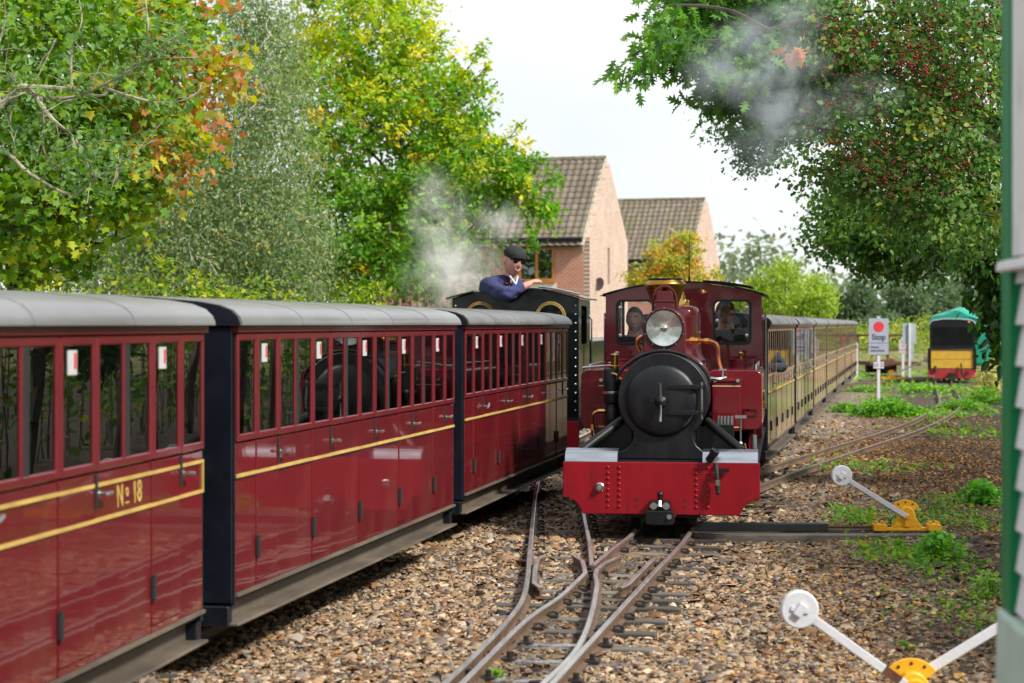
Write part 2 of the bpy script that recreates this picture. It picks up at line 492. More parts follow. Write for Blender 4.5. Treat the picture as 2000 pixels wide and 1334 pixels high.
M['sleeper'] = mat('sleeper_wood', (0.075, 0.064, 0.055), 0.62, var=0.4, scale=7, stretch=(0.3, 2.5, 1), dirt=(0.20, 0.185, 0.17), dscale=4, dlo=0.48, dhi=0.75, bump=0.25, bscale=25, objvar=0.45)
M['wet_glint'] = mat('sleeper_wet_glint', (0.30, 0.30, 0.31), 0.2, var=0.4, scale=5, dirt=(0.03, 0.028, 0.026), dscale=9, dlo=0.5, dhi=0.62, spec=0.6, coat=0.6)  # pale base colour paints the reflection off wet sleepers
M['clip'] = mat('rail_clip_black', (0.012, 0.010, 0.010), 0.5, var=0.3, dirt=(0.05, 0.03, 0.02))
M['skin'] = mat('skin', (0.50, 0.255, 0.19), 0.5, var=0.07, scale=20)
M['skin_pale'] = mat('skin_pale', (0.62, 0.39, 0.31), 0.5, var=0.06, scale=20)
M['hair'] = mat('dark_hair', (0.018, 0.012, 0.009), 0.6, var=0.3, scale=60, bump=0.3, bscale=120)
M['cap'] = mat('black_cap_cloth', (0.008, 0.008, 0.009), 0.85, var=0.3, scale=80)
M['jacket'] = mat('navy_jacket', (0.026, 0.030, 0.105), 0.85, var=0.3, scale=9, bump=0.6, bscale=22)
M['navy_shirt'] = mat('dark_navy_overall', (0.018, 0.024, 0.042), 0.85, var=0.25, scale=10, bump=0.3, bscale=16)
M['shirt'] = mat('white_shirt', (0.42, 0.46, 0.56), 0.75)
M['trouser'] = mat('dark_trousers', (0.015, 0.015, 0.018), 0.85)
M['lens_dark'] = mat('sunglass_lens', (0.006, 0.006, 0.007), 0.08, coat=0.6)
M['teeth'] = mat('teeth', (0.75, 0.72, 0.66), 0.4)
M['lip'] = mat('lips', (0.36, 0.12, 0.10), 0.5)
M['eye'] = mat('eye_dark', (0.02, 0.015, 0.012), 0.2)
M['fascia'] = mat('fascia_black', (0.014, 0.014, 0.017), 0.45)
M['woodframe'] = mat('orange_wood_frame', (0.40, 0.155, 0.035), 0.5, var=0.25, scale=4, stretch=(1, 1, 0.2))
M['verge'] = mat('verge_mortar', (0.42, 0.37, 0.28), 0.85, var=0.2)
M['plaster'] = mat('pale_band', (0.62, 0.57, 0.49), 0.85, var=0.1)
M['blind'] = mat('window_blind', (0.30, 0.36, 0.38), 0.7)
M['darkroom'] = mat('dark_room', (0.02, 0.02, 0.022), 0.8)
M['dish'] = mat('dish_grey', (0.10, 0.085, 0.085), 0.6, var=0.2)
M['tarp'] = mat('green_tarpaulin', (0.010, 0.265, 0.185), 0.35, var=0.15, scale=2, bump=0.35, bscale=3.5)
M['plank_yellow'] = mat('chipped_yellow_plank', (0.55, 0.33, 0.03), 0.6, var=0.15, dirt=(0.05, 0.035, 0.02), dscale=9, dlo=0.62, dhi=0.72)
M['wagon_red'] = mat('wagon_red', (0.34, 0.018, 0.022), 0.6, var=0.2, dirt=(0.12, 0.03, 0.025), dscale=5)
M['blue_sticker'] = mat('blue_sticker', (0.012, 0.14, 0.50), 0.4)
M['green_trim'] = mat('green_trim', (0.003, 0.20, 0.065), 0.5, var=0.06, spec=0.25)
M['pale_green'] = mat('pale_green_board', (0.48, 0.62, 0.53), 0.6, var=0.1)
M['board_white'] = mat('off_white_board', (0.80, 0.80, 0.82), 0.55, var=0.06, dirt=(0.5, 0.48, 0.44), dscale=3)
M['bark'] = mat('bark', (0.062, 0.05, 0.038), 0.9, var=0.4, scale=9, bump=0.5, bscale=18, stretch=(1, 1, 0.3))
M['bark_pale'] = mat('pale_lichen_bark', (0.30, 0.28, 0.205), 0.9, var=0.35, scale=12, bump=0.4)
M['bark_birch'] = mat('birch_bark', (0.38, 0.34, 0.29), 0.85, var=0.3, scale=7, dirt=(0.06, 0.05, 0.045), dscale=7, dlo=0.52, dhi=0.65)
M['leaf'] = attr_mat('leaf', 0.5, transl=0.5, spec=0.3, gain=1.45)
M['leaf_gloss'] = attr_mat('leaf_glossy', 0.33, transl=0.3, spec=0.5, gain=1.3)
M['stone'] = attr_mat('ballast_stone', 0.68, bump=0.3, bscale=70, spec=0.25, gain=0.80)
M['litter'] = attr_mat('fallen_leaf', 0.6, transl=0.12)
# ================================================================== ground
def main_x(Y):
    """centre line of the maroon locomotive's track"""
    P = MAINP
    if Y <= P[0][0]: return P[0][1] + (Y - P[0][0]) * 0.184
    for (a, b), (c, d) in zip(P, P[1:]):
        if Y <= c: return b + (d - b) * (Y - a) / (c - a)
    return P[-1][1] + (Y - P[-1][0]) * 0.20
MAINP = [(8.345, -0.041), (12.0, 0.632), (14.4, 1.073), (18.0, 1.545), (20.0, 1.885), (25.0, 2.89), (33.5, 4.56), (49.0, 7.65)]

def ground_material():
    m = bpy.data.materials.new('yard_ground')
    t, b = nodes_of(m); N = t.nodes; L = t.links
    tcn = N.new('ShaderNodeTexCoord'); sp = N.new('ShaderNodeSeparateXYZ')
    L.new(tcn.outputs['Object'], sp.inputs[0])
    n1 = N.new('ShaderNodeTexNoise'); n1.inputs['Scale'].default_value = 0.55; n1.inputs['Detail'].default_value = 6
    n2 = N.new('ShaderNodeTexNoise'); n2.inputs['Scale'].default_value = 26; n2.inputs['Detail'].default_value = 4
    vo = N.new('ShaderNodeTexVoronoi'); vo.inputs['Scale'].default_value = 24
    n4 = N.new('ShaderNodeTexNoise'); n4.inputs['Scale'].default_value = 0.22; n4.inputs['Detail'].default_value = 5
    for n in (n1, n2, vo, n4): L.new(tcn.outputs['Object'], n.inputs['Vector'])
    grav = N.new('ShaderNodeValToRGB')
    e = grav.color_ramp.elements
    e[0].position = 0.0; e[0].color = (0.035, 0.028, 0.024, 1)
    e[1].position = 1.0; e[1].color = (0.40, 0.33, 0.25, 1)
    for p, c in ((0.3, (0.13, 0.085, 0.055, 1)), (0.55, (0.26, 0.19, 0.125, 1)), (0.75, (0.18, 0.155, 0.135, 1))):
        x = e.new(p); x.color = c
    sv = N.new('ShaderNodeSeparateColor'); L.new(vo.outputs['Color'], sv.inputs[0]); L.new(sv.outputs[0], grav.inputs[0])
    soil = N.new('ShaderNodeValToRGB')
    e = soil.color_ramp.elements
    e[0].position = 0.35; e[0].color = (0.022, 0.017, 0.013, 1)
    e[1].position = 0.68; e[1].color = (0.085, 0.055, 0.035, 1)
    L.new(n2.outputs[0], soil.inputs[0])
    grass = N.new('ShaderNodeValToRGB')
    e = grass.color_ramp.elements
    e[0].position = 0.35; e[0].color = (0.07, 0.10, 0.022, 1)
    e[1].position = 0.7; e[1].color = (0.26, 0.22, 0.085, 1)
    L.new(n1.outputs[0], grass.inputs[0])
    # lateral distance to the right of the main line, x - 0.19 y
    mu = N.new('ShaderNodeMath'); mu.operation = 'MULTIPLY_ADD'; mu.inputs[1].default_value = -0.19
    L.new(sp.outputs[1], mu.inputs[0]); L.new(sp.outputs[0], mu.inputs[2])
    ad = N.new('ShaderNodeMath'); ad.operation = 'MULTIPLY_ADD'; ad.inputs[1].default_value = 1.6
    L.new(n1.outputs[0], ad.inputs[0]); L.new(mu.outputs[0], ad.inputs[2])
    r1 = N.new('ShaderNodeMapRange'); r1.inputs[1].default_value = 0.1; r1.inputs[2].default_value = 1.1
    L.new(ad.outputs[0], r1.inputs[0])
    m1 = N.new('ShaderNodeMixRGB'); L.new(r1.outputs[0], m1.inputs[0]); L.new(grav.outputs[0], m1.inputs[1]); L.new(soil.outputs[0], m1.inputs[2])
    a2 = N.new('ShaderNodeMath'); a2.operation = 'MULTIPLY_ADD'; a2.inputs[1].default_value = 26.0
    L.new(n4.outputs[0], a2.inputs[0]); L.new(sp.outputs[1], a2.inputs[2])
    r2 = N.new('ShaderNodeMapRange'); r2.inputs[1].default_value = 62; r2.inputs[2].default_value = 76
    L.new(a2.outputs[0], r2.inputs[0])
    m2 = N.new('ShaderNodeMixRGB'); L.new(r2.outputs[0], m2.inputs[0]); L.new(m1.outputs[0], m2.inputs[1]); L.new(grass.outputs[0], m2.inputs[2])
    L.new(m2.outputs[0], b.inputs['Base Color'])
    b.inputs['Roughness'].default_value = 0.9
    bp = N.new('ShaderNodeBump'); bp.inputs['Strength'].default_value = 0.7; bp.inputs['Distance'].default_value = 0.03
    L.new(vo.outputs['Distance'], bp.inputs['Height']); L.new(bp.outputs[0], b.inputs['Normal'])
    return m

def gz(x, y):
    """height of the yard surface"""
    return -0.082 + 0.018 * math.sin(x * 1.7 + y * 0.6) * math.cos(y * 0.9 - x * 0.4) * (1 if y < 60 else 0)

def build_ground():
    me = bpy.data.meshes.new('ground')
    xs = np.concatenate([np.linspace(-900, -30, 8), np.linspace(-20, 24, 110), np.linspace(34, 900, 8)])
    ys = np.concatenate([np.linspace(-60, -2, 4), np.linspace(0, 62, 150), np.linspace(70, 1600, 14)])
    v = [(x, y, gz(x, y)) for y in ys for x in xs]
    n = len(xs)
    f = [(j*n+i, j*n+i+1, (j+1)*n+i+1, (j+1)*n+i) for j in range(len(ys)-1) for i in range(n-1)]
    me.from_pydata(v, [], f)
    me.polygons.foreach_set('use_smooth', [True]*len(me.polygons))
    me.materials.append(ground_material())
    tag(obj('ground', me), kind='structure')
build_ground()

# ------------------------------------------------------------------ mass pieces (numpy)
def set_col(me, cols):
    a = me.color_attributes.new('Col', 'FLOAT_COLOR', 'POINT')
    c4 = np.ones((len(cols), 4), np.float32); c4[:, :3] = cols
    a.data.foreach_set('color', c4.ravel())

def mass_mesh(name, verts, tris, cols, m):
    """verts (n,3), tris (k,3), one colour per vertex"""
    me = bpy.data.meshes.new(name)
    me.vertices.add(len(verts)); me.vertices.foreach_set('co', np.asarray(verts, np.float32).ravel())
    k = len(tris)
    me.loops.add(k*3); me.loops.foreach_set('vertex_index', np.asarray(tris, np.int32).ravel())
    me.polygons.add(k); me.polygons.foreach_set('loop_start', np.arange(0, k*3, 3, dtype=np.int32))
    me.polygons.foreach_set('loop_total', np.full(k, 3, np.int32))
    me.update(calc_edges=True)
    set_col(me, cols)
    me.materials.append(m)
    return me

def rand_rot(n, rng):
    q = rng.normal(size=(n, 4)); q /= np.linalg.norm(q, axis=1)[:, None]
    w, x, y, z = q.T
    return np.stack([np.stack([1-2*(y*y+z*z), 2*(x*y-z*w), 2*(x*z+y*w)], -1),
                     np.stack([2*(x*y+z*w), 1-2*(x*x+z*z), 2*(y*z-x*w)], -1),
                     np.stack([2*(x*z-y*w), 2*(y*z+x*w), 1-2*(x*x+y*y)], -1)], 1)

def scatter(tmpl_v, tmpl_f, pos, rot, scl, cols):
    """copies of a template: pos (n,3), rot (n,3,3), scl (n,) or (n,3)"""
    n = len(pos); k = len(tmpl_v)
    s = scl[:, None, None] if scl.ndim == 1 else scl[:, None, :]
    v = np.einsum('nij,nkj->nki', rot, tmpl_v[None] * s) + pos[:, None, :]
    f = (np.asarray(tmpl_f)[None] + (np.arange(n) * k)[:, None, None]).reshape(-1, 3)
    return v.reshape(-1, 3), f, np.repeat(cols, k, axis=0)

ICO = None
def ico():
    bm = bmesh.new(); bmesh.ops.create_icosphere(bm, subdivisions=1, radius=1.0)
    bm.verts.index_update()
    v = np.array([x.co[:] for x in bm.verts]); f = np.array([[a.index for a in y.verts] for y in bm.faces]); bm.free()
    return v, f

STONE_COLS = np.array([(0.44, 0.34, 0.23), (0.36, 0.25, 0.155), (0.22, 0.135, 0.075), (0.30, 0.28, 0.26), (0.05, 0.047, 0.047),
                       (0.54, 0.46, 0.36), (0.34, 0.18, 0.085), (0.17, 0.15, 0.14), (0.52, 0.42, 0.31), (0.11, 0.08, 0.06), (0.40, 0.30, 0.20)])

def left_x(Y):
    """centre line of the carriages' track on the left"""
    P = [(2.0, -2.88), (6.9, -2.19), (8.4, -1.97), (13.6, -1.05), (18.4, -0.16), (22.0, 0.05), (40.0, 2.6)]
    for (a, b), (c, d) in zip(P, P[1:]):
        if Y <= c: return b + (d - b) * (Y - a) / (c - a)
    return P[-1][1]

def sleeper_rows():
    rows = [(1324, 0), (1287, 0), (1257, 0), (1228, 0), (1203, 0), (1179, 0), (1163, 0), (1151, 0), (1131, 0), (1119, 0), (1105, 0), (1096, 0), (1077, 0)]
    r = [8.02, 8.37] + [F * 1.55 / (q[0] - 633) for q in rows]
    y = r[-1]
    while y < 57:
        y += 0.46 if y < 24 else 0.9
        r.append(y)
    return r

def build_stones():
    rng = RNG
    V = np.array([(-.8, -.8, -.3), (.8, -.8, -.3), (.8, .8, -.3), (-.8, .8, -.3), (-.4, .1, .9), (.4, -.1, .9)], float)
    Fc = np.array([(0, 1, 5), (0, 5, 4), (2, 3, 4), (2, 4, 5), (3, 0, 4), (1, 2, 5)])
    protos = []
    for i in range(14):
        d = V * (1 + rng.normal(0, 0.30, (len(V), 3)))
        d[:4, :2] += rng.normal(0, 0.22, (4, 2)); d[4:, :2] += rng.normal(0, 0.25, (2, 2))
        d *= np.array([1.0, rng.uniform(0.6, 0.9), rng.uniform(0.32, 0.62)])
        protos.append(d)
    bands = [(7.5, 9.6, 0.0172, 0.0138), (9.6, 12.5, 0.0198, 0.0142), (12.5, 16.5, 0.029, 0.0175), (16.5, 23.0, 0.056, 0.024), (23.0, 34.0, 0.09, 0.026)]
    allp = []; alls = []
    for y0, y1, sp, sz in bands:
        nx0, nx1 = -0.34 * y0, 0.26 * y1 + 0.3
        n = int((nx1 - nx0) * (y1 - y0) / sp**2)
        p = np.stack([rng.uniform(nx0, nx1, n), rng.uniform(y0, y1, n)], 1)
        mainx = np.interp(p[:, 1], [a for a, b in MAINP], [b for a, b in MAINP])
        lx = np.array([left_x(y) for y in p[:, 1]])
        u = p[:, 0] - mainx
        lim = np.interp(p[:, 1], [7.5, 10.5, 14.0, 18, 34], [1.95, 1.35, 0.75, 0.5, 0.5])
        nz = np.sin(p[:, 0]*3.1 + p[:, 1]*1.3) * 0.18 + np.sin(p[:, 0]*7.3 - p[:, 1]*4.1) * 0.12
        prob = np.where(u + nz < lim, 1.0, np.clip(0.42 - 0.16 * (u - lim), 0.06, 0.42))
        keep = (rng.random(n) < prob) & (p[:, 0] > lx - 1.0)
        keep &= (p[:, 0] / p[:, 1] < 0.262) & (p[:, 0] / p[:, 1] > -0.262)
        for ys in sleeper_rows():
            if y0 - 0.3 < ys < y1 + 0.3:
                dx = p[:, 0] - main_x(ys)
                on = (np.abs(p[:, 1] - ys + dx * 0.17) < 0.05) & (dx > -0.36) & (dx < 0.46)
                keep &= ~(on & (rng.random(n) < np.where(dx > 0.2, 0.85, 0.55)))
        p = p[keep]
        allp.append(p); alls.append(sz * rng.lognormal(0, 0.42, len(p)))
    p = np.concatenate(allp); s = np.concatenate(alls)
    z = np.array([gz(a, b) for a, b in p]) + rng.uniform(-0.010, 0.012, len(p)) + 0.004
    pos = np.column_stack([p, z])
    ci = rng.choice(len(STONE_COLS), len(p), p=[.15, .18, .13, .10, .06, .05, .06, .08, .07, .05, .07])
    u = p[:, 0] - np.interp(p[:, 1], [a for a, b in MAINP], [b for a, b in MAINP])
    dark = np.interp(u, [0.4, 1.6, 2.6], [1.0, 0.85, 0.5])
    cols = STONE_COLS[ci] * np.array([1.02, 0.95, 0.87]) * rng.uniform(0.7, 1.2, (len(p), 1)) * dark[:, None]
    # oily, sooty strip between and beside the running rails
    soot = np.exp(-((np.abs(u) - 0.0) / 0.22)**2) * 0.45
    cols *= (1 - soot)[:, None]
    # tilt mostly flat
    rot = rand_rot(len(p), rng)
    ang = rng.uniform(0, 2*np.pi, len(p)); tx = rng.normal(0, 0.45, len(p)); ty = rng.normal(0, 0.45, len(p))
    ca, sa = np.cos(ang), np.sin(ang)
    Rz = np.zeros((len(p), 3, 3)); Rz[:, 0, 0] = ca; Rz[:, 0, 1] = -sa; Rz[:, 1, 0] = sa; Rz[:, 1, 1] = ca; Rz[:, 2, 2] = 1
    Rx = np.zeros((len(p), 3, 3)); Rx[:, 0, 0] = 1; Rx[:, 1, 1] = np.cos(tx); Rx[:, 1, 2] = -np.sin(tx); Rx[:, 2, 1] = np.sin(tx); Rx[:, 2, 2] = np.cos(tx)
    rot = Rz @ Rx
    vs, fs, cs = [], [], []
    off = 0
    which = rng.integers(0, len(protos), len(p))
    for i, pr in enumerate(protos):
        k = which == i
        v, f, c = scatter(pr, Fc, pos[k], rot[k], s[k], cols[k])
        vs.append(v); fs.append(f + off); cs.append(c); off += len(v)
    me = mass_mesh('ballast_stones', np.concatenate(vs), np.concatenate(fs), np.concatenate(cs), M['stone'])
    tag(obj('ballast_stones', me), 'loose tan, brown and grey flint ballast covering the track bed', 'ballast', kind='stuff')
    print('stones', len(p))
build_stones()

# ------------------------------------------------------------------ leaf shapes (length along +y, width x)
def fan(outline, fold=0.06, droop=0.06):
    """symmetric leaf: right-hand outline from base to tip, fan from the midrib"""
    r = np.array(outline, float)
    pts = [(0, 0.45, 0)] + [(x, y, fold*abs(x)*2 - droop*y*y) for x, y in r] + [(-x, y, fold*abs(x)*2 - droop*y*y) for x, y in r[-2:0:-1]]
    n = len(pts) - 1
    return np.array(pts, float), np.array([(0, 1 + i, 1 + (i+1) % n) for i in range(n)])
LEAF = {
    'oval': (np.array([(0,0,0),(.27,.35,.05),(.19,.75,.02),(0,1,-.08),(-.19,.75,.02),(-.27,.35,.05)], float), np.array([(0,1,2),(0,2,3),(0,3,4),(0,4,5)])),
    'maple': fan([(0,0),(.42,.06),(.27,.30),(.56,.56),(.20,.62),(0,1)]),
    'oak': fan([(0,0),(.22,.36),(.13,.48),(.31,.74),(0,1)]),
    'redoak': fan([(0,0),(.03,.13),(.20,.17),(.08,.29),(.36,.45),(.10,.47),(.37,.74),(.10,.68),(.19,.93),(.05,.86),(0,1.06)], 0.12, 0.28),
    'hawthorn': fan([(0,0),(.40,.34),(.24,.52),(.32,.82),(0,1)]),
}

def leaf_frames(n, rng, outward, up=0.6, out=0.5, rnd=0.8, hang=0.3):
    nrm = outward * out + rng.normal(size=(n, 3)) * rnd
    nrm[:, 2] += up
    nrm /= np.linalg.norm(nrm, axis=1)[:, None] + 1e-9
    d = rng.normal(size=(n, 3)) + outward * 0.6
    d[:, 2] -= hang
    d -= nrm * (d * nrm).sum(1)[:, None]
    d /= np.linalg.norm(d, axis=1)[:, None] + 1e-9
    x = np.cross(d, nrm)
    return np.stack([x, d, nrm], 2)

# ------------------------------------------------------------------ fallen leaves
def build_litter():
    rng = RNG
    v0, f0 = LEAF['oval']
    v0 = v0 * np.array([1.5, 1, 1]); v0[:, 1] -= 0.45; v0[:, 2] += 0.35 * v0[:, 0]**2
    P = []; S = []
    # a few leaves everywhere on the ballast
    n = 900; y = rng.uniform(7.6, 18, n); x = rng.uniform(-0.25, 0.25, n) * y
    P.append(np.stack([x, y], 1)); S.append(rng.uniform(0.02, 0.05, n))
    # brown drift to the right of the maroon train
    n = 15000; y = rng.uniform(14.5, 34, n); u = rng.gamma(2.2, 1.3, n)
    x = np.interp(y, [a for a, b in MAINP], [b for a, b in MAINP]) + 0.85 + u
    k = (x / y < 0.262); P.append(np.stack([x[k], y[k]], 1)); S.append(rng.uniform(0.018, 0.045, k.sum()))
    n = 9000; y = rng.uniform(17.5, 27, n); x = rng.normal(4.6, 1.2, n)
    k = (x / y < 0.262) & (x - np.interp(y, [a for a, b in MAINP], [b for a, b in MAINP]) > 0.8)
    P.append(np.stack([x[k], y[k]], 1)); S.append(rng.uniform(0.02, 0.05, k.sum()))
    n = 2600; y = rng.uniform(8, 15, n); x = np.interp(y, [8, 15], [0.9, 1.9]) + rng.gamma(2.0, 0.5, n)
    k = (x / y < 0.262); P.append(np.stack([x[k], y[k]], 1)); S.append(rng.uniform(0.018, 0.042, k.sum()))
    p = np.concatenate(P); s = np.concatenate(S); n = len(p)
    pos = np.column_stack([p, np.array([gz(a, b) for a, b in p]) + rng.uniform(0.012, 0.03, n)])
    rot = leaf_frames(n, rng, np.zeros((n, 3)), up=2.6, rnd=0.6, hang=0.0)
    pal = np.array([(0.23, 0.10, 0.03), (0.30, 0.16, 0.045), (0.13, 0.06, 0.025), (0.38, 0.22, 0.05), (0.18, 0.09, 0.04), (0.42, 0.15, 0.03), (0.10, 0.055, 0.03), (0.45, 0.33, 0.06)])
    cols = pal[rng.choice(len(pal), n, p=[.2, .17, .17, .1, .15, .05, .12, .04])] * rng.uniform(0.7, 1.25, (n, 1))
    v, f, c = scatter(v0, f0, pos, rot, s, cols)
    tag(obj('leaf_litter', mass_mesh('leaf_litter', v, f, c, M['litter'])), 'brown and orange fallen leaves strewn over the yard', 'fallen leaves', kind='stuff')
build_litter()

# ================================================================== railway tracks
RAILP = [(-0.030, -0.066), (0.030, -0.066), (0.030, -0.058), (0.006, -0.050), (0.006, -0.020), (0.0155, -0.016), (0.0155, -0.003), (0.011, 0.0), (-0.011, 0.0), (-0.0155, -0.003), (-0.0155, -0.016), (-0.006, -0.020), (-0.006, -0.050), (-0.030, -0.058)]
RAILM = [0]*6 + [1, 1, 1] + [0]*5
def rail(path, parent, name='rail', top='rail_top'):
    return MB().sweep(RAILP, path, RAILM).build(name, [M['rail_side'], M[top]], parent, smooth=True, angle=30)

def clip_mesh():
    b = MB()
    b.box(-0.028, 0.028, -0.035, 0.035, -0.066, -0.050)
    b.tube([(-0.02, -0.02, -0.05), (-0.02, -0.01, -0.036), (0.0, 0.0, -0.032), (0.018, 0.012, -0.038), (0.02, 0.022, -0.05)], 0.0075, 6)
    return b.mesh('clip', M['clip'])
CLIP = clip_mesh()
def bolt_mesh():
    b = MB()
    b.box(-0.032, 0.032, -0.035, 0.035, -0.066, -0.047)
    b.cyl((0, 0, -0.047), (0, 0, -0.018), 0.014, n=6)
    return b.mesh('clip', M['clip'])
BOLT = bolt_mesh()

def sleeper_mesh(x0, x1, w=0.095):
    return MB().box(x0, x1, -w/2, w/2, -0.16, -0.064)

track = tag(empty('railway_track'), kind='structure')
# straight route under the maroon locomotive
def offs(Y, d):
    s = (main_x(Y + 0.3) - main_x(Y - 0.3)) / 0.6
    return (main_x(Y) + d * math.sqrt(1 + s*s), Y, 0)
R2 = spline([offs(y, 0.205) for y in (7.0, 8.345, 10.2, 12.0, 14.4, 18, 21.5, 25, 33.5, 49, 58)], 5)
rail(R2, track)
# left running rail in two lengths, cut at the crossing
GAP = 0.035
L2a = [gp(845, 1385), gp(901, 1334), gp(1025, 1212), gp(1095, 1163), gp(1143, 1118)]
nose = gp(1157, 1104)
rail(spline(L2a + [gp(1148, 1106), gp(1139, 1091), gp(1128, 1083)][0:0], 5), track)
L2b = [nose, gp(1197, 1070), gp(1237, 1039)] + [offs(y, -0.205) for y in (16, 18, 21.5, 25, 33.5, 49, 58)]
rail(spline(L2b, 5), track)
# diverging route
L1 = [gp(810, 1385), gp(867, 1334), gp(930, 1275), gp(990, 1212), gp(1025, 1156), gp(1035.5, 1065), gp(1044, 977), Vector((0.27, 20.5, 0)), Vector((0.2, 24.5, 0))]
rail(spline(L1, 6), track)
R1a = [gp(1048, 1345), gp(1060, 1334), gp(1123, 1271), gp(1151, 1212), gp(1165, 1149), gp(1163, 1122)]
rail(spline(R1a, 5), track)
R1b = [nose + Vector((-0.004, 0.03, 0)), gp(1151, 1058), gp(1140, 1005), Vector((0.62, 19, 0)), Vector((0.63, 22.5, 0))]
rail(spline(R1b, 5), track)
# wing and check rails
def low(pts): return [Vector(p) for p in pts]
rail(low([gp(1143, 1118), gp(1141, 1107), gp(1137, 1094), gp(1121, 1084)]), track, 'wing_rail')
rail(low([gp(1163, 1122), gp(1165, 1112), gp(1178, 1100), gp(1212, 1084)]), track, 'wing_rail')
rail(low([gp(1056, 1147), gp(1043, 1138), gp(1045, 1110), gp(1050, 1091), gp(1064, 1085)]), track, 'check_rail')
rail(low([gp(1210, 1147), gp(1226, 1140), gp(1248, 1118), gp(1270, 1096), gp(1279, 1088)]), track, 'check_rail')
MB().bar(gp(1064, 1090, -0.05), gp(1121, 1090, -0.05), 0.03, 0.012).build('tie_bar', M['steel'], track)

# sleepers: photographed rows, then on beneath the locomotive
sl_y = sleeper_rows()
ang_main = -math.atan(0.17)
for i, y in enumerate(sl_y):
    xc = main_x(y)
    left = -0.42 if y > 13.4 else -0.34 - 0.56 * max(0, (y - 9.6)) / 3.8
    right = 0.47
    wet = 8.0 < y < 9.9
    s = sleeper_mesh(left + random.uniform(-.03, .03), right + random.uniform(-.03, .03)).build('sleeper', M['sleeper'], track, bev=0.006, seg=1)
    s.location = (xc, y, random.uniform(-0.002, 0.006)); s.rotation_euler = (0, 0, ang_main + random.uniform(-.03, .03))
    if y < 16.5:
        for d in (-0.205, 0.205):
            for e in (-0.045, 0.045):
                c = obj('rail_clip', BOLT if y < 9.9 else CLIP, s, loc=(d + e + (0.02 if wet and d < 0 else 0), 0.004, 0), rot=(0, 0, 0 if e > 0 else math.pi))
    if wet:
        MB().box(-0.12, 0.125, -0.04, 0.04, -0.0635, -0.058).build('glint_plate', M['wet_glint'], s, loc=(0, 0, 0.001))  # pale plate in place of the bright reflection on a wet sleeper
# extra clips and sleepers of the diverging route beyond the crossing
for y in np.arange(12.3, 19.5, 0.46):
    xl = np.interp(y, [12.0, 14.2, 17.0, 20], [0.11, 0.165, 0.20, 0.27]); xr = xl + 0.41
    s = sleeper_mesh(-0.42, 0.40).build('sleeper', M['sleeper'], track, bev=0.006, seg=1)
    s.location = ((xl + xr) / 2, y + 0.11, -0.004); s.rotation_euler = (0, 0, random.uniform(-.03, .03))
    for d in (-0.205, 0.205):
        for e in (-0.045, 0.045):
            obj('rail_clip', CLIP, s, loc=(d + e, 0.004, 0), rot=(0, 0, 0 if e > 0 else math.pi))

# the carriages' track on the left
track2 = tag(empty('railway_track'), kind='structure')
for d in (-0.205, 0.205):
    rail(spline([(left_x(y) + d, y, 0) for y in (2.0, 5, 6.9, 8.4, 11, 13.6, 16, 18.4, 22, 28)], 4), track2)
for y in np.arange(4.0, 26, 0.5):
    s = sleeper_mesh(-0.4, 0.4).build('sleeper', M['sleeper'], track2, bev=0.006, seg=1)
    s.location = (left_x(y), y, -0.006); s.rotation_euler = (0, 0, -0.17 + random.uniform(-.03, .03))

# curved siding to the covered wagon
track3 = tag(empty('railway_track'), kind='structure')
SID = [(1.75, 17.6), (2.62, 20.2), (4.12, 24.4), (5.5, 28.2), (6.9, 32.6), (8.25, 37.6), (9.35, 42.8), (10.4, 48), (11.67, 54), (13.2, 61)]
sidc = spline([(x, y, 0) for x, y in SID], 6)
def offset_path(path, d):
    r = []
    for i, p in enumerate(path):
        t = (path[min(i+1, len(path)-1)] - path[max(i-1, 0)]).normalized()
        r.append(p + Vector((t.y, -t.x, 0)) * d)
    return r
for d in (-0.205, 0.205): rail(offset_path(sidc, d), track3, top='rail_rusty_top')
for i in range(2, len(sidc) - 1):
    t = sidc[i+1] - sidc[i-1]
    s = sleeper_mesh(-0.4, 0.4).build('sleeper', M['sleeper'], track3)
    s.location = sidc[i] + Vector((0, 0, -0.012)); s.rotation_euler = (0, 0, math.atan2(t.y, t.x) - math.pi/2)
# track joining from the right far away
track4 = tag(empty('railway_track'), kind='structure')
far = spline([(7.9, 47.0, 0), (9.1, 51.5, 0), (10.3, 54.6, 0), (12.3, 57.0, 0), (15, 58.2, 0), (19, 58.6, 0)], 6)
for d in (-0.205, 0.205): rail(offset_path(far, d), track4, top='rail_rusty_top')
for i in range(0, len(far) - 1, 2):
    t = far[i+1] - far[i]
    s = sleeper_mesh(-0.4, 0.4).build('sleeper', M['sleeper'], track4)
    s.location = far[i] + Vector((0, 0, -0.012)); s.rotation_euler = (0, 0, math.atan2(t.y, t.x) - math.pi/2)
# ================================================================== carriages
CW, CL = 0.68, 4.505            # half width, length
BAYS = ['N', 'D', 'W', 'D', 'W', 'D', 'W', 'D', 'W', 'D', 'N']
BW = {'N': 0.29, 'D': 0.325, 'W': 0.575}
def roof_profile(w=0.725, z=1.495):
    half = [(w, z), (w, z + 0.012), (w - 0.012, z + 0.040), (w - 0.042, z + 0.068), (w - 0.10, z + 0.090), (w - 0.20, z + 0.107), (w - 0.42, z + 0.126), (0.0, z + 0.142)]
    return half + [(-x, q) for x, q in half[-2::-1]]

MESHES = {}
def cached(key, fn):
    if key not in MESHES: MESHES[key] = fn()
    return MESHES[key]

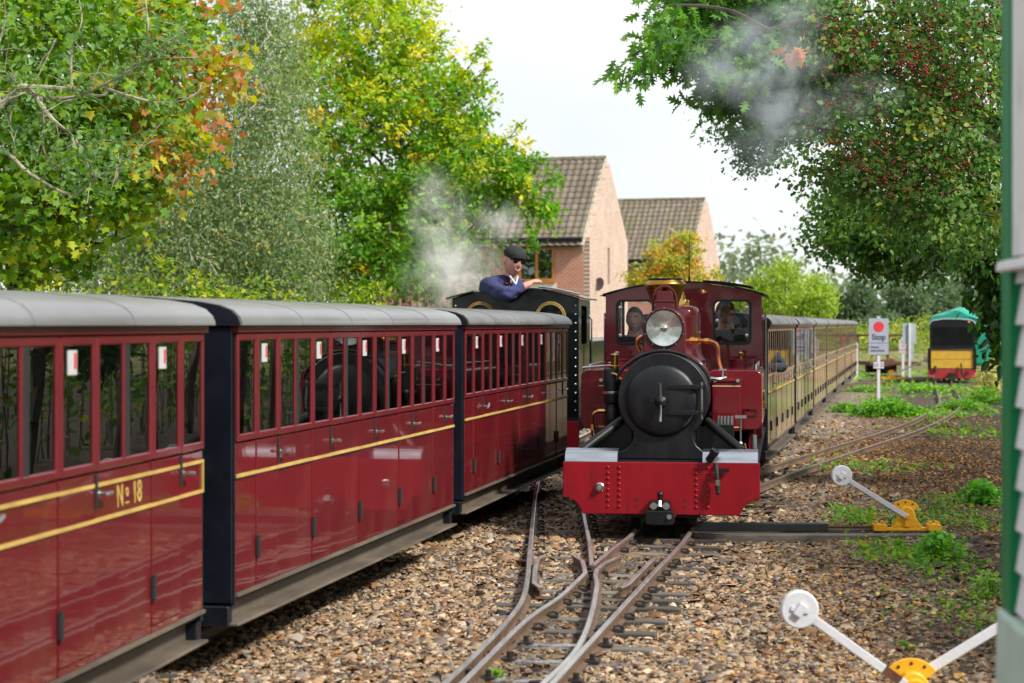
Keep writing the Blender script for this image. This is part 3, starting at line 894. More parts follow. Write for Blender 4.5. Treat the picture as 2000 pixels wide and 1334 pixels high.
def handle_mesh():
    b = MB()
    b.cyl((0, 0, 0), (0.035, 0, 0), 0.007, n=8)
    b.tube([(0.035, -0.028, -0.008), (0.038, 0, 0), (0.035, 0.034, 0.010)], [0.006, 0.009, 0.008], 8)
    b.lathe([(0.0, 0.004), (0.016, 0.004), (0.016, 0.0)], axis='x', n=10)
    return b.mesh('handle', M['steel'], True)

def frame_mesh(kind, m='frame_maroon'):
    w = BW[kind] - 0.008
    b = MB()
    o = [(0.004, 0.975), (w + 0.004, 0.975), (w + 0.004, 1.462), (0.004, 1.462)]
    t = 0.028 if m == 'frame_maroon' else 0.022
    x0, x1 = 0.004 + t, w + 0.004 - t
    if kind == 'W':
        mid = 0.47 * BW[kind]
        holes = [[(x0, 1.008), (mid - 0.012, 1.008), (mid - 0.012, 1.425), (x0, 1.425)], [(mid + 0.012, 1.008), (x1, 1.008), (x1, 1.425), (mid + 0.012, 1.425)]]
    else:
        holes = [[(x0, 1.008), (x1, 1.008), (x1, 1.425), (x0, 1.425)]]
    b.plate(o, holes, -0.045, 0.010 if m == 'frame_maroon' else 0.0042, 'yz')
    return b.mesh('window_frame', M[m])

def pane_mesh(kind):
    return MB().box(0.0, 0.003, 0.03, BW[kind] - 0.03, 1.0, 1.43).mesh('pane', M['glass'])

def panel_mesh(kind, m='maroon'):
    p = 0.005 if kind == 'D' else 0.0
    return MB().box(-0.03, p, 0.0018, BW[kind] - 0.0018, 0.302 if kind != 'D' else 0.33, 0.968).mesh('panel', M[m])

def carriage(name, label, group, roofmat='roof', lines=1, far_side=True, notices=True, pm='maroon', fm='frame_maroon'):
    root = empty(name)
    tag(root, label, 'carriage', group)
    # roof with felt seams
    rf = MB().prism(roof_profile(), -0.035, CL + 0.035).build('roof', M[roofmat], root, smooth=True, angle=50)
    for q in (-0.041, CL + 0.0355): MB().prism([(x*0.985, z - 0.002) for x, z in roof_profile()], q, q + 0.0055).build('roof_end', M['end_black'], rf)
    for k in range(1, 5):
        y = CL * k / 5
        prof = roof_profile(0.7265, 1.4965)
        b = MB()
        b.prism(prof, y - 0.009, y + 0.009)
        b.build('roof_seam', M[roofmat], rf, smooth=True)
    b = MB()
    for s in (-1, 1): b.box(s*0.70 if s < 0 else 0.665, s*0.665 if s < 0 else 0.70, -0.02, CL + 0.02, 1.464, 1.4945)
    b.build('cantrail', M['frame_maroon'], root)
    # floor, solebars, ends
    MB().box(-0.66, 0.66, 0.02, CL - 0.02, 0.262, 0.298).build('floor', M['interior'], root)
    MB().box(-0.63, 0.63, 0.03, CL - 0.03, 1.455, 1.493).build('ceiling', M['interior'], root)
    for s in (-1, 1):
        b = MB()
        b.box(*sorted((s*0.595, s*0.612)), 0.0, CL, 0.172, 0.286)
        b.build('solebar', M['solebar'], root)
        b = MB()
        b.box(*sorted((s*0.50, s*0.700)), -0.02, CL + 0.02, 0.158, 0.1715)
        b.build('footboard', M['solebar'], root, bev=0.003, seg=1)
        b = MB()
        b.box(*sorted((s*0.60, s*0.694)), 0.0, CL, 0.2865, 0.3005)
        b.build('bottom_rail', M['solebar'], root)
    endp = [(0.678, 0.25), (0.678, 1.49)] + [(x*0.93, z - 0.004) for x, z in roof_profile()[1:-1]] + [(-0.678, 1.49), (-0.678, 0.25)]
    for y0, y1, sg in ((-0.012, 0.018, -1), (CL - 0.018, CL + 0.012, 1)):
        e = MB().prism(endp, y0, y1).build('end_wall', M['end_black'], root)
        yo = y0 if sg < 0 else y1
        def strip(x0, x1, z0, z1):
            MB().box(x0, x1, *sorted((yo, yo + sg*0.016)), z0, z1).build('end_moulding', M['end_black'], e, bev=0.003, seg=1)
        strip(0.50, 0.672, 0.26, 1.48); strip(-0.672, -0.50, 0.26, 1.48)
        strip(-0.498, 0.498, 0.98, 1.01); strip(-0.498, 0.498, 1.43, 1.48); strip(-0.498, 0.498, 0.26, 0.30)
        strip(-0.02, 0.02, 0.302, 0.978)
        MB().box(-0.66, 0.66, *sorted((yo - sg*0.03, yo + sg*0.03)), 0.158, 0.248).build('headstock', M['end_black'], root, bev=0.005, seg=1)
        c = MB().bar((0, yo, 0.2), (0, yo + sg*0.24, 0.2), 0.09, 0.06)
        c.box(-0.11, 0.11, *sorted((yo + sg*0.02, yo + sg*0.08)), 0.14, 0.26)
        c.build('coupler', M['under'], root, bev=0.006, seg=1)
    # bogies
    for yc in (0.85, CL - 0.85):
        bg = MB()
        for s in (-1, 1): bg.box(s*0.30 - 0.02, s*0.30 + 0.02, yc - 0.48, yc + 0.48, 0.13, 0.21)
        bg.box(-0.32, 0.32, yc - 0.06, yc + 0.06, 0.14, 0.26)
        for s in (-1, 1):
            for q in (-0.32, 0.32): bg.box(s*0.31 - 0.03, s*0.31 + 0.03, yc + q - 0.06, yc + q + 0.06, 0.07, 0.19)
        bgo = bg.build('bogie', M['under'], root, bev=0.004, seg=1)
        for q in (-0.32, 0.32):
            w = MB()
            for s in (-1, 1): w.lathe([(0.02, 0.17*s), (0.145, 0.17*s), (0.150, 0.185*s), (0.132, 0.19*s), (0.127, 0.235*s), (0.02, 0.235*s)], (0, yc + q, 0.128), 'x', 20)
            w.cyl((-0.24, yc + q, 0.128), (0.24, yc + q, 0.128), 0.022, n=8)
            w.build('wheelset', M['under'], bgo, smooth=True)
    # bays: every panel, frame, pane, handle and hinge is its own piece
    for s in (1, -1):
        if s < 0 and not far_side: continue
        y = 0.0; nd = 0
        for k, kind in enumerate(BAYS):
            w = BW[kind]
            rz = 0 if s > 0 else math.pi
            loc = (CW, y, 0) if s > 0 else (-CW, y + w, 0)
            nm = 'door' if kind == 'D' else 'side_panel'
            pn = obj(nm, cached('panel' + kind + pm, lambda: panel_mesh(kind, pm)), root, bev=0.004, loc=loc, rot=(0, 0, rz), seg=1)
            fr = obj('window_frame', cached('frame' + kind + fm, lambda: frame_mesh(kind, fm)), root, bev=0.005, loc=loc, rot=(0, 0, rz), seg=1)
            if kind == 'D': obj('kick_strip', cached('kick' + pm, lambda: MB().box(-0.03, 0.001, 0.0018, BW['D'] - 0.0018, 0.302, 0.3275).mesh('kick_strip', M[pm])), pn)
            pa = obj('pane', cached('pane' + kind, lambda: pane_mesh(kind)), fr)
            if kind == 'W':
                obj('slider', cached('slider', lambda: MB().box(-0.03, 0.007, 0.49*0.575, 0.49*0.575 + 0.05, 1.0, 1.43).mesh('slider', M['rubber'])), fr)
            if kind == 'D':
                nd += 1
                if s > 0:
                    obj('handle', cached('handle', handle_mesh), pn, loc=(0.005, w + 0.028, 0.895), rot=(random.uniform(-.5, .5), 0, 0))
                    obj('latch_plate', cached('latch', lambda: MB().box(0, 0.007, -0.011, 0.011, 0.845, 0.965).mesh('latch_plate', M['rubber'])), pn, loc=(0.004, w - 0.001, 0))
                    obj('hinge', cached('hinge', lambda: MB().box(0, 0.012, -0.012, 0.012, 0.435, 0.525).cyl((0.012, 0, 0.43), (0.012, 0, 0.53), 0.008, n=8).mesh('hinge', M['rubber'])), pn, loc=(0.003, 0.002, 0))
                    if notices:
                        nt_ = obj('notice', cached('notice', lambda: MB().box(-0.001, 0.001, 0.055, 0.135, 1.325, 1.41).mesh('notice', M['notice_white'])), pa, loc=(0.0045, 0.02, 0))
                        obj('notice_mark', cached('noticemark', lambda: MB().box(0.0012, 0.002, 0.108, 0.128, 1.345, 1.40).mesh('notice_mark', M['notice_red'])), fr, loc=(0.0046, 0.02, 0))
            y += w
    # benches back to back between the doors
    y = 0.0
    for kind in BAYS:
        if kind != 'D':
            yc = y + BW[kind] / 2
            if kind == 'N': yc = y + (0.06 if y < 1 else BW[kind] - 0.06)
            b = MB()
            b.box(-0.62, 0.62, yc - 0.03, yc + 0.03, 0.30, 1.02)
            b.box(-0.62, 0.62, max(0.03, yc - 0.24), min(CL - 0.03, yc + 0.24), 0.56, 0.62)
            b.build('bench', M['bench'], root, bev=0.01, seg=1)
        y += BW[kind]
    # lining
    def line(z, t=0.0075, y0=0.0, y1=CL, nm='gold_line', m='gold'):
        MB().box(CW + 0.0005, CW + 0.0072, y0, y1, z - t, z + t).build(nm, M[m], root)
    if lines == 1:
        line(0.823); line(0.8125, 0.0028, nm='black_line', m='rubber')
    else:
        line(0.925, 0.0068); line(0.800, 0.0068)
        MB().box(CW + 0.0005, CW + 0.0072, CL - 0.014, CL - 0.002, 0.8072, 0.9178).build('gold_line', M['gold'], root)
    return root

def place(root, xr, yr, slope):
    """right-hand near lower corner of the body at (xr, yr), running off at slope dx/dy"""
    th = math.atan(slope)
    root.rotation_euler = (0, 0, -th)
    root.location = (xr - CW*math.cos(th), yr + CW*math.sin(th), 0)

# --- three carriages on the left
c1 = carriage('carriage', 'nearest maroon carriage with two gold lines and the number 18 on its side', 'maroon carriages of the left-hand train', lines=2)
th = math.atan(0.142)
place(c1, -1.302 - 4.505*1.1*math.sin(th), 8.40 - 4.505*1.1*math.cos(th), 0.142)
c1.scale = (1, 1.1, 1)
# number on the second panel from the far end
for body, size, y0, z0, xs in (('N', 0.115, 3.56, 0.8625, 0.72), ('o', 0.068, 3.632, 0.880, 0.8), ('18', 0.115, 3.735, 0.8625, 0.85)):
    me = text_mesh(body, size, M['gold'], 0.0012, xs, 0.0012)
    o = obj('lettering', me, c1, loc=(CW + 0.0016, y0, z0), rot=(math.radians(90), 0, math.radians(90)))
MB().box(CW + 0.0005, CW + 0.0025, 3.612, 3.652, 0.832, 0.838).build('lettering', M['gold'], c1)
c2 = carriage('carriage', 'middle maroon carriage of the left-hand train with one gold line along its doors', 'maroon carriages of the left-hand train')
place(c2, -1.23, 8.88, 0.190)
MB().box(0.36, 0.47, -0.0160, -0.0135, 1.512, 1.572).build('sticker', M['blue_sticker'], c2)
c3 = carriage('carriage', 'farthest maroon carriage of the left-hand train, next to the black locomotive', 'maroon carriages of the left-hand train', roofmat='roof_dark')
place(c3, -0.336, 14.10, 0.184)
c3.scale = (1, 1.045, 1)

# --- the train behind the maroon locomotive
words = ['first', 'second', 'third', 'fourth', 'fifth', 'sixth', 'seventh']
proto = None
Y = 19.9
for k in range(7):
    xc0 = main_x(Y); xc1 = main_x(Y + 4.4); sl = (xc1 - xc0) / 4.4
    lab = '%s worn-roofed carriage behind the maroon locomotive' % words[k]
    if proto is None:
        proto = carriage('carriage', lab, 'carriages behind the maroon locomotive', roofmat='roof_dark', notices=False, pm='maroon_tan_reflection', fm='frame_tan_reflection')
        o = proto
    else:
        o = dup(proto); o['label'] = lab
    th = math.atan(sl)
    o.location = (xc0, Y, 0); o.rotation_euler = (0, 0, -th)
    Y += (4.505 + 0.42) * math.cos(th)

# ================================================================== maroon locomotive
LOCO_TH = math.atan(0.137)
loco = tag(empty('steam_locomotive', (1.073, 14.4, 0), -LOCO_TH), 'maroon tank locomotive with red buffer beam, round headlamp and brass-capped chimney', 'locomotive')
P = loco
# frames, buffer beam
arcL = [(-0.71 + 0.145*math.sin(math.radians(a)) , 0.245 - 0.119*(1 - math.cos(math.radians(a)))) for a in range(0, 91, 10)]
beam = [(-0.71, 0.503)] + [(x, z) for x, z in arcL] + [(-0.112, 0.126), (-0.092, 0.082), (0.092, 0.082), (0.112, 0.126)] + [(-x, z) for x, z in arcL[::-1]] + [(0.71, 0.503)]
# concave scallop: flip the arc
arcL = [(-0.71 + 0.145*(1 - math.cos(math.radians(a))), 0.245 - 0.119*math.sin(math.radians(a))) for a in range(0, 91, 10)]
arcL = [(-0.71, 0.245), (-0.672, 0.241), (-0.640, 0.228), (-0.612, 0.207), (-0.592, 0.180), (-0.576, 0.150), (-0.566, 0.126)]
beam = [(-0.71, 0.503)] + arcL + [(-0.112, 0.126), (-0.092, 0.082), (0.092, 0.082), (0.112, 0.126)] + [(-x, z) for x, z in arcL[::-1]] + [(0.71, 0.503)]
bb = MB().prism(beam, 0.0, 0.035).build('buffer_beam', M['beam_red'], P, bev=0.005)
rv = cached('rivet', lambda: MB().lathe([(0.0115, 0.0), (0.010, -0.006), (0.005, -0.0095), (0.0, -0.0105)], (0, 0, 0), 'y', 8).mesh('rivet', M['beam_red'], True, 80))
for x in (-0.382, -0.300, 0.255, 0.340):
    for k in range(8): obj('rivet', rv, bb, loc=(x, 0.0, 0.465 - k*0.0405))
b = MB().lathe([(0.0, -0.035), (0.018, -0.035), (0.020, -0.03), (0.026, -0.018), (0.032, -0.014), (0.032, 0.0)], (-0.44, 0, 0.322), 'y', 16)
b.build('beam_boss', M['steel'], bb, smooth=True)
for x in (-0.175, 0.175):
    for z in (0.235, 0.185): MB().cyl((x, -0.003, z), (x, 0.01, z), 0.010, n=10).build('bolt_hole', M['under'], bb)
cp = MB().prism(rrect(-0.100, 0.100, 0.066, 0.166, 0.018), -0.15, 0.01).build('coupler', M['black'], P, bev=0.006)
MB().box(-0.074, 0.074, -0.10, 0.0, 0.1665, 0.232).build('coupler_plate', M['black'], cp, bev=0.004)
MB().cyl((0, -0.07, 0.232), (0, -0.07, 0.262), 0.018, n=10).ball((0, -0.07, 0.276), 0.024).build('coupler_pin', M['black'], cp, smooth=True)
for x in (-0.045, 0.045): MB().cyl((x, -0.118, 0.198), (x, -0.10, 0.198), 0.026, n=12).cyl((x, -0.125, 0.198), (x, -0.118, 0.198), 0.012, n=8).build('bolt', M['steel'], cp, smooth=True)
MB().cyl((0, -0.10, 0.232), (0, -0.125, 0.19), 0.014, 0.02, n=8).build('hook', M['steel'], cp, smooth=True)
MB().cyl((0.07, -0.165, 0.125), (0.07, -0.148, 0.125), 0.018, n=10).build('bolt', M['steel'], cp, smooth=True)
b = MB()
for s in (-1, 1): b.box(s*0.29 - 0.016, s*0.29 + 0.016, 0.04, 5.1, 0.15, 0.49)
b.box(-0.28, 0.28, 0.05, 0.09, 0.10, 0.48)
b.box(-0.28, 0.28, 4.9, 4.94, 0.14, 0.48); b.box(-0.27, 0.27, 1.1, 4.2, 0.36, 0.5)
b.build('frame', M['under'], P)
# footplate and the bright curved guards over the beam
MB().box(-0.70, 0.70, 0.036, 5.15, 0.490, 0.5035).build('footplate', M['black'], P)
for x0, x1 in ((-0.695, -0.315), (0.30, 0.695)):
    prof = [(0.0, 0.5045), (0.012, 0.545), (0.045, 0.578), (0.10, 0.592), (0.16, 0.594), (0.16, 0.587), (0.10, 0.585), (0.05, 0.571), (0.019, 0.54), (0.008, 0.5045)]
    g = MB().prism(prof, x0, x1, 'yz').build('front_guard', M['tread'], P, smooth=True, angle=30)
    b = MB()
    for q in (x0, x1): b.prism([(0.008, 0.505), (0.019, 0.54), (0.05, 0.571), (0.10, 0.585), (0.16, 0.587), (0.16, 0.505)], q - 0.003, q + 0.003, 'yz')
    b.build('guard_end', M['black'], g)
# smokebox, saddle, door
CZ, R = 0.955, 0.334
pts = []
for k in range(0, 181 + 96, 6):
    a = math.radians(-48 + k)
    pts.append((R*math.cos(a), CZ + R*math.sin(a)))
wl = [(-0.222, 0.672), (-0.228, 0.640), (-0.246, 0.606), (-0.282, 0.575), (-0.338, 0.556), (-0.338, 0.505)]
sad = pts + wl + [(-x, z) for x, z in wl[::-1]]
MB().prism(sad, 0.285, 0.335).build('smokebox_front', M['smokebox'], P, bev=0.008, smooth=True, angle=30)
MB().lathe([(R - 0.012, 0.336), (R - 0.012, 1.12)], (0, 0, CZ), 'y', 48).build('smokebox', M['smokebox'], P, smooth=True)
MB().prism([(-0.22, 0.505), (0.22, 0.505), (0.20, 0.72), (-0.20, 0.72)], 0.336, 1.0).build('saddle', M['smokebox'], P)
dr = MB().lathe([(0.262, 0.286), (0.266, 0.272), (0.258, 0.258), (0.235, 0.246), (0.18, 0.236), (0.10, 0.229), (0.0, 0.226)], (-0.012, 0, CZ - 0.018), 'y', 56).build('smokebox_door', M['smokebox'], P, smooth=True, angle=60)
hx, hz = -0.012, CZ - 0.022
MB().lathe([(0.046, 0.232), (0.046, 0.216), (0.034, 0.200), (0.022, 0.196), (0.022, 0.168), (0.012, 0.160), (0.0, 0.160)], (hx, 0, hz), 'y', 16).build('door_boss', M['black'], dr, smooth=True)
MB().tube([(hx, 0.180, hz), (hx - 0.001, 0.178, hz + 0.07), (hx - 0.004, 0.17, hz + 0.135)], [0.010, 0.010, 0.013], 8).build('door_handle', M['steel'], dr, smooth=True)
MB().tube([(hx, 0.190, hz), (hx + 0.001, 0.188, hz - 0.07), (hx - 0.003, 0.178, hz - 0.145)], [0.010, 0.009, 0.013], 8).build('door_handle', M['steel'], dr, smooth=True)
for z in (CZ + 0.085, CZ - 0.105):
    MB().prism(rrect(0.035, 0.262, z - 0.017, z + 0.017, 0.015), 0.222, 0.240).box(0.19, 0.30, 0.236, 0.262, z - 0.017, z + 0.017).build('door_hinge', M['black'], dr, bev=0.004)
MB().cyl((0.283, 0.245, CZ - 0.15), (0.283, 0.245, CZ + 0.12), 0.010, n=8).build('hinge_rod', M['steel'], dr, smooth=True)
b = MB()
for k in range(10):
    a = math.radians(36*k + 18)
    b.cyl((0.30*math.cos(a), 0.280, CZ + 0.30*math.sin(a)), (0.30*math.cos(a), 0.286, CZ + 0.30*math.sin(a)), 0.008, n=6)
# curved handrail over the smokebox
hr = [(-0.345, 0.33, 1.085), (-0.325, 0.33, 1.135), (-0.265, 0.32, 1.205), (-0.17, 0.315, 1.265), (-0.06, 0.31, 1.298), (0.05, 0.31, 1.300), (0.16, 0.315, 1.270), (0.255, 0.32, 1.21), (0.315, 0.33, 1.14), (0.34, 0.33, 1.085)]
MB().tube(spline(hr, 4), 0.0125, 8).build('handrail', M['black'], P, smooth=True)
for x, z in ((-0.17, 1.262), (0.17, 1.262)): MB().cyl((x, 0.32, z), (x*0.94, 0.34, z - 0.04), 0.010, n=8).build('handrail_stanchion', M['steel'], P)
# diagonal stays
for s in (-1, 1):
    MB().cyl((s*0.315, 0.40, 0.785), (s*0.585, 0.20, 0.575), 0.033, n=14).build('stay', M['black'], P, smooth=True)
    MB().prism([(s*0.24, 0.745), (s*0.315, 0.745), (s*0.56, 0.565), (s*0.56, 0.506), (s*0.24, 0.506)], 0.39, 0.41).build('stay_plate', M['black'], P)
# boiler
bl = MB().lathe([(0.315, 1.12), (0.315, 3.2)], (0, 0, CZ + 0.005), 'y', 48).build('boiler', M['loco_maroon'], P, smooth=True)
for y in (1.16, 1.75, 2.4, 2.95): MB().lathe([(0.317, y - 0.02), (0.320, y - 0.018), (0.320, y + 0.018), (0.317, y + 0.02)], (0, 0, CZ + 0.005), 'y', 48).build('boiler_band', M['loco_maroon'], bl, smooth=True)
# headlamp
LZ = 1.470
hp = [(-0.155, 1.275)] + [(0.155*math.cos(math.radians(a)), LZ + 0.155*math.sin(math.radians(a))) for a in range(180, -1, -10)] + [(0.155, 1.275)]
lamp = MB().prism(hp, 0.40, 0.60).build('headlamp', M['lamp_maroon'], P, bev=0.006, smooth=True, angle=30)
MB().lathe([(0.132, 0.401), (0.132, 0.388), (0.142, 0.388), (0.143, 0.401)], (0, 0, LZ), 'y', 40).build('lamp_rim', M['black'], lamp, smooth=True)
MB().lathe([(0.132, 0.3905), (0.11, 0.393), (0.08, 0.396), (0.05, 0.3985), (0.032, 0.3995), (0.03, 0.394), (0.0, 0.392)], (0, 0, LZ), 'y', 40).build('reflector', M['reflector'], lamp, smooth=True)
MB().lathe([(0.022, 0.394), (0.020, 0.386), (0.012, 0.380), (0.0, 0.379)], (0, 0, LZ), 'y', 14).build('bulb', M['steel'], lamp, smooth=True)
MB().lathe([(0.1335, 0.389), (0.09, 0.382), (0.045, 0.3765), (0.0, 0.375)], (0, 0, LZ), 'y', 40).build('lens', M['cabglass'], lamp, smooth=True)
for a in range(0, 360, 36):
    MB().lathe([(0.006, 0.399), (0.004, 0.394), (0.0, 0.393)], (0.1475*math.cos(math.radians(a+18)), 0, LZ + 0.1475*math.sin(math.radians(a+18))), 'y', 6).build('screw', M['steel'], lamp)
MB().prism([(-0.075, 1.605), (-0.062, 1.655), (-0.057, 1.675), (-0.057, 1.728), (-0.048, 1.745), (0.048, 1.745), (0.057, 1.728), (0.057, 1.675), (0.062, 1.655), (0.075, 1.605)], 0.43, 0.57).build('lamp_vent', M['lamp_maroon'], lamp, bev=0.004)
MB().box(-0.078, 0.078, 0.425, 0.575, 1.664, 1.676).build('lamp_vent_rim', M['lamp_maroon'], lamp, bev=0.003)
ha = [(-0.088, 0.47, 1.575), (-0.086, 0.47, 1.68), (-0.070, 0.47, 1.740), (-0.035, 0.47, 1.772), (0, 0.47, 1.780), (0.035, 0.47, 1.772), (0.070, 0.47, 1.740), (0.086, 0.47, 1.68), (0.088, 0.47, 1.575)]
MB().tube(spline(ha, 3), 0.0085, 8).build('lamp_handle', M['lamp_maroon'], lamp, smooth=True)
MB().prism([(-0.17, 1.235), (0.17, 1.235), (0.155, 1.28), (-0.155, 1.28)], 0.42, 0.60).build('lamp_bracket', M['black'], P)
# chimney
ch = MB().lathe([(0.15, 1.245), (0.125, 1.27), (0.108, 1.31), (0.103, 1.40), (0.103, 1.66)], (-0.02, 0.85, 0), 'z', 32).build('chimney', M['black'], P, smooth=True)
MB().lathe([(0.106, 1.64), (0.106, 1.66), (0.120, 1.70), (0.142, 1.76), (0.156, 1.79), (0.159, 1.803), (0.155, 1.815), (0.128, 1.832), (0.126, 1.842), (0.112, 1.842), (0.108, 1.80), (0.10, 1.66)], (-0.02, 0.85, 0), 'z', 36).build('chimney_cap', M['brass_dull'], ch, smooth=True, angle=50)
MB().lathe([(0.131, 1.838), (0.131, 1.849), (0.111, 1.849), (0.111, 1.838)], (-0.02, 0.85, 0), 'z', 32).build('chimney_lip', M['black'], ch, smooth=True)
# dome with safety valve
dm = MB().lathe([(0.20, 1.20), (0.165, 1.26), (0.155, 1.32), (0.155, 1.56), (0.150, 1.60), (0.135, 1.63), (0.11, 1.648), (0.06, 1.657), (0.0, 1.658)], (0.035, 2.3, 0), 'z', 32).build('dome', M['loco_maroon'], P, smooth=True, angle=60)
MB().lathe([(0.056, 1.655), (0.056, 1.685), (0.050, 1.70), (0.030, 1.703), (0.018, 1.715), (0.018, 1.735), (0.009, 1.742), (0.009, 1.765), (0.0, 1.768)], (0.045, 2.3, 0), 'z', 16).build('safety_valve', M['brass'], dm, smooth=True)
# tanks
for s in (-1, 1):
    out_ = rrect(0.285, 0.71, 0.672, 1.14, 0.055) if s > 0 else rrect(-0.71, -0.285, 0.672, 1.14, 0.055)
    tk = MB().prism(out_, 1.30, 3.2).build('side_tank', M['loco_maroon'], P, bev=0.008, smooth=True, angle=30)
    q = rrect(0.33, 0.55, 0.672, 1.055, 0.012) if s > 0 else rrect(-0.55, -0.33, 0.672, 1.055, 0.012)
    bx_ = MB().prism(q, 1.06, 1.299).build('tool_box', M['loco_maroon'], P, bev=0.006)
    b = MB()
    b.box(*sorted((s*0.325, s*0.555)), 1.05, 1.299, 1.056, 1.074); b.build('box_lid', M['loco_maroon'], bx_, bev=0.003)
    b = MB(); b.cyl((s*0.44, 1.17, 1.074), (s*0.44, 1.17, 1.088), 0.055, n=20); b.build('filler', M['loco_maroon'], bx_, smooth=True)
    MB().lathe([(0.006, 1.088), (0.010, 1.10), (0.020, 1.108), (0.022, 1.118), (0.0, 1.122)], (s*0.44, 1.17, 0), 'z', 12).build('knob', M['brass'], bx_, smooth=True)
    for z in (1.022, 0.705): MB().box(*sorted((s*0.332, s*0.548)), 1.0565, 1.0598, z - 0.004, z + 0.004).build('lining', M['cream_line'], bx_)
    for x in (0.352, 0.528): MB().cyl((s*x, 1.05, 1.065), (s*x, 1.04, 1.065), 0.014, n=10).build('bolt', M['steel'], bx_, smooth=True)
    MB().plate([(s*0.575, 0.785), (s*0.675, 0.785), (s*0.675, 0.843), (s*0.575, 0.843)], [[(s*0.583, 0.793), (s*0.667, 0.793), (s*0.667, 0.835), (s*0.583, 0.835)]], 1.288, 1.2995).build('plate_frame', M['loco_maroon'], tk)
    yl = 2.45
    MB().lathe([(0.0, 1.1405), (0.105, 1.1405), (0.105, 1.195), (0.115, 1.195), (0.115, 1.208), (0.0, 1.212)], (s*0.52, yl, 0), 'z', 28).build('tank_lid', M['loco_maroon'], tk, smooth=True)
    MB().lathe([(0.008, 1.21), (0.010, 1.235), (0.024, 1.245), (0.026, 1.26), (0.010, 1.268), (0.0, 1.27)], (s*0.52, yl, 0), 'z', 12).build('knob', M['brass'], tk, smooth=True)
    MB().tube([(s*0.66, 1.5, 1.14), (s*0.66, 1.5, 1.172), (s*0.66, 3.1, 1.172), (s*0.66, 3.1, 1.14)], 0.009, 6).build('tank_rail', M['steel'], tk)
    # lining on the tank side, name plate
    if s > 0:
        MB().plate([(1.40, 0.72), (3.12, 0.72), (3.12, 1.10), (1.40, 1.10)], [[(1.412, 0.732), (3.108, 0.732), (3.108, 1.088), (1.412, 1.088)]], 0.7102, 0.7118, 'yz').build('lining', M['gold'], tk)
        np_ = [(2.25 + 0.42*math.cos(math.radians(a)), 0.56 + 0.42*math.sin(math.radians(a))) for a in range(50, 131, 8)] + [(2.25 + 0.33*math.cos(math.radians(a)), 0.56 + 0.33*math.sin(math.radians(a))) for a in range(130, 49, -8)]
        MB().prism(np_, 0.7102, 0.722, 'yz').build('name_plate', M['brass'], tk)
    # skirt below the tank
    MB().box(*sorted((s*0.60, s*0.64)), 1.65, 3.2, 0.5045, 0.6715).build('skirt', M['loco_maroon'], P)
# cab
def arc_top(w, z0, z1, n=14):
    return [(w*math.cos(math.pi*k/n) if False else w*(1 - 2*k/n), z1 - (z1 - z0)*(abs(1 - 2*k/n))**2.0) for k in range(n + 1)]
top = arc_top(0.685, 1.755, 1.865)
cabp = [(-0.685, 0.505), (0.685, 0.505)] + top
wr = rrect(0.272, 0.580, 1.335, 1.702, 0.045); wlft = [(-x, z) for x, z in wr][::-1]
cf = MB().plate(cabp, [wr, wlft], 3.2, 3.222).build('cab_front', M['loco_maroon'], P)
for s in (-1, 1):
    o_ = rrect(*sorted((s*0.257, s*0.595)), 1.32, 1.717, 0.056)
    i_ = rrect(*sorted((s*0.277, s*0.575)), 1.34, 1.697, 0.042)
    wf = MB().plate(o_, [i_], 3.186, 3.1995).build('window_frame', M['rubber'], cf, bev=0.003)
    MB().prism(rrect(*sorted((s*0.265, s*0.588)), 1.328, 1.71, 0.05), 3.209, 3.213).build('pane', M['cabglass'], cf)
    for ax, az in ((0.298, 1.53) , (0.555, 1.645), (0.555, 1.40)):
        MB().lathe([(0.0, 3.196), (0.008, 3.196), (0.016, 3.1985), (0.016, 3.2085)], (s*ax, 0, az), 'y', 12).build('window_catch', M['steel'], cf, smooth=True)
    # side sheet with door opening
    xs = sorted((s*0.663, s*0.685))
    sp_ = [(3.223, 0.45), (4.62, 0.45), (4.62, 1.755), (3.223, 1.755)]
    MB().plate(sp_, [rrect(3.55, 4.15, 1.12, 1.66, 0.07)], xs[0], xs[1], 'yz').build('cab_side', M['loco_maroon'], P)
    MB().cyl((s*0.715, 3.45, 0.75), (s*0.715, 3.45, 1.6), 0.010, n=8).build('grab_rail', M['steel'], P, smooth=True)
    for z in (0.8, 1.55): MB().cyl((s*0.684, 3.45, z), (s*0.722, 3.45, z), 0.012, n=8).build('grab_rail_bracket', M['steel'], P)
rt = arc_top(0.712, 1.757, 1.868); rb = [(x, z + 0.010) for x, z in rt]
rf = empty('cab_roof', parent=P)
KIDS.setdefault(P.name, []).append(rf.name)
for x0, x1, y0, y1 in ((-0.72, 0.72, 3.175, 3.40), (-0.72, 0.72, 4.40, 4.85), (-0.72, -0.42, 3.4005, 4.3995), (0.42, 0.72, 3.4005, 4.3995)):
    seg_ = [(x, z) for x, z in arc_top(0.712, 1.757, 1.868, 68) if x0 <= x <= x1]
    MB().prism([(x, z + 0.010) for x, z in seg_] + [(x, z) for x, z in seg_[::-1]], y0, y1).build('roof_sheet', M['black'], rf, smooth=True, angle=30)
seg_ = [(x, z) for x, z in arc_top(0.712, 1.757, 1.868, 68) if 0.0 <= x <= 0.45]
MB().prism([(x + 0.16, z + 0.022 - 0.03*x) for x, z in seg_] + [(x + 0.16, z + 0.012 - 0.03*x) for x, z in seg_[::-1]], 3.38, 4.42).build('roof_hatch', M['black'], rf)
for s in (-1, 1): MB().box(*sorted((s*0.70, s*0.735)), 3.18, 4.84, 1.749, 1.756).build('rain_gutter', M['black'], rf)
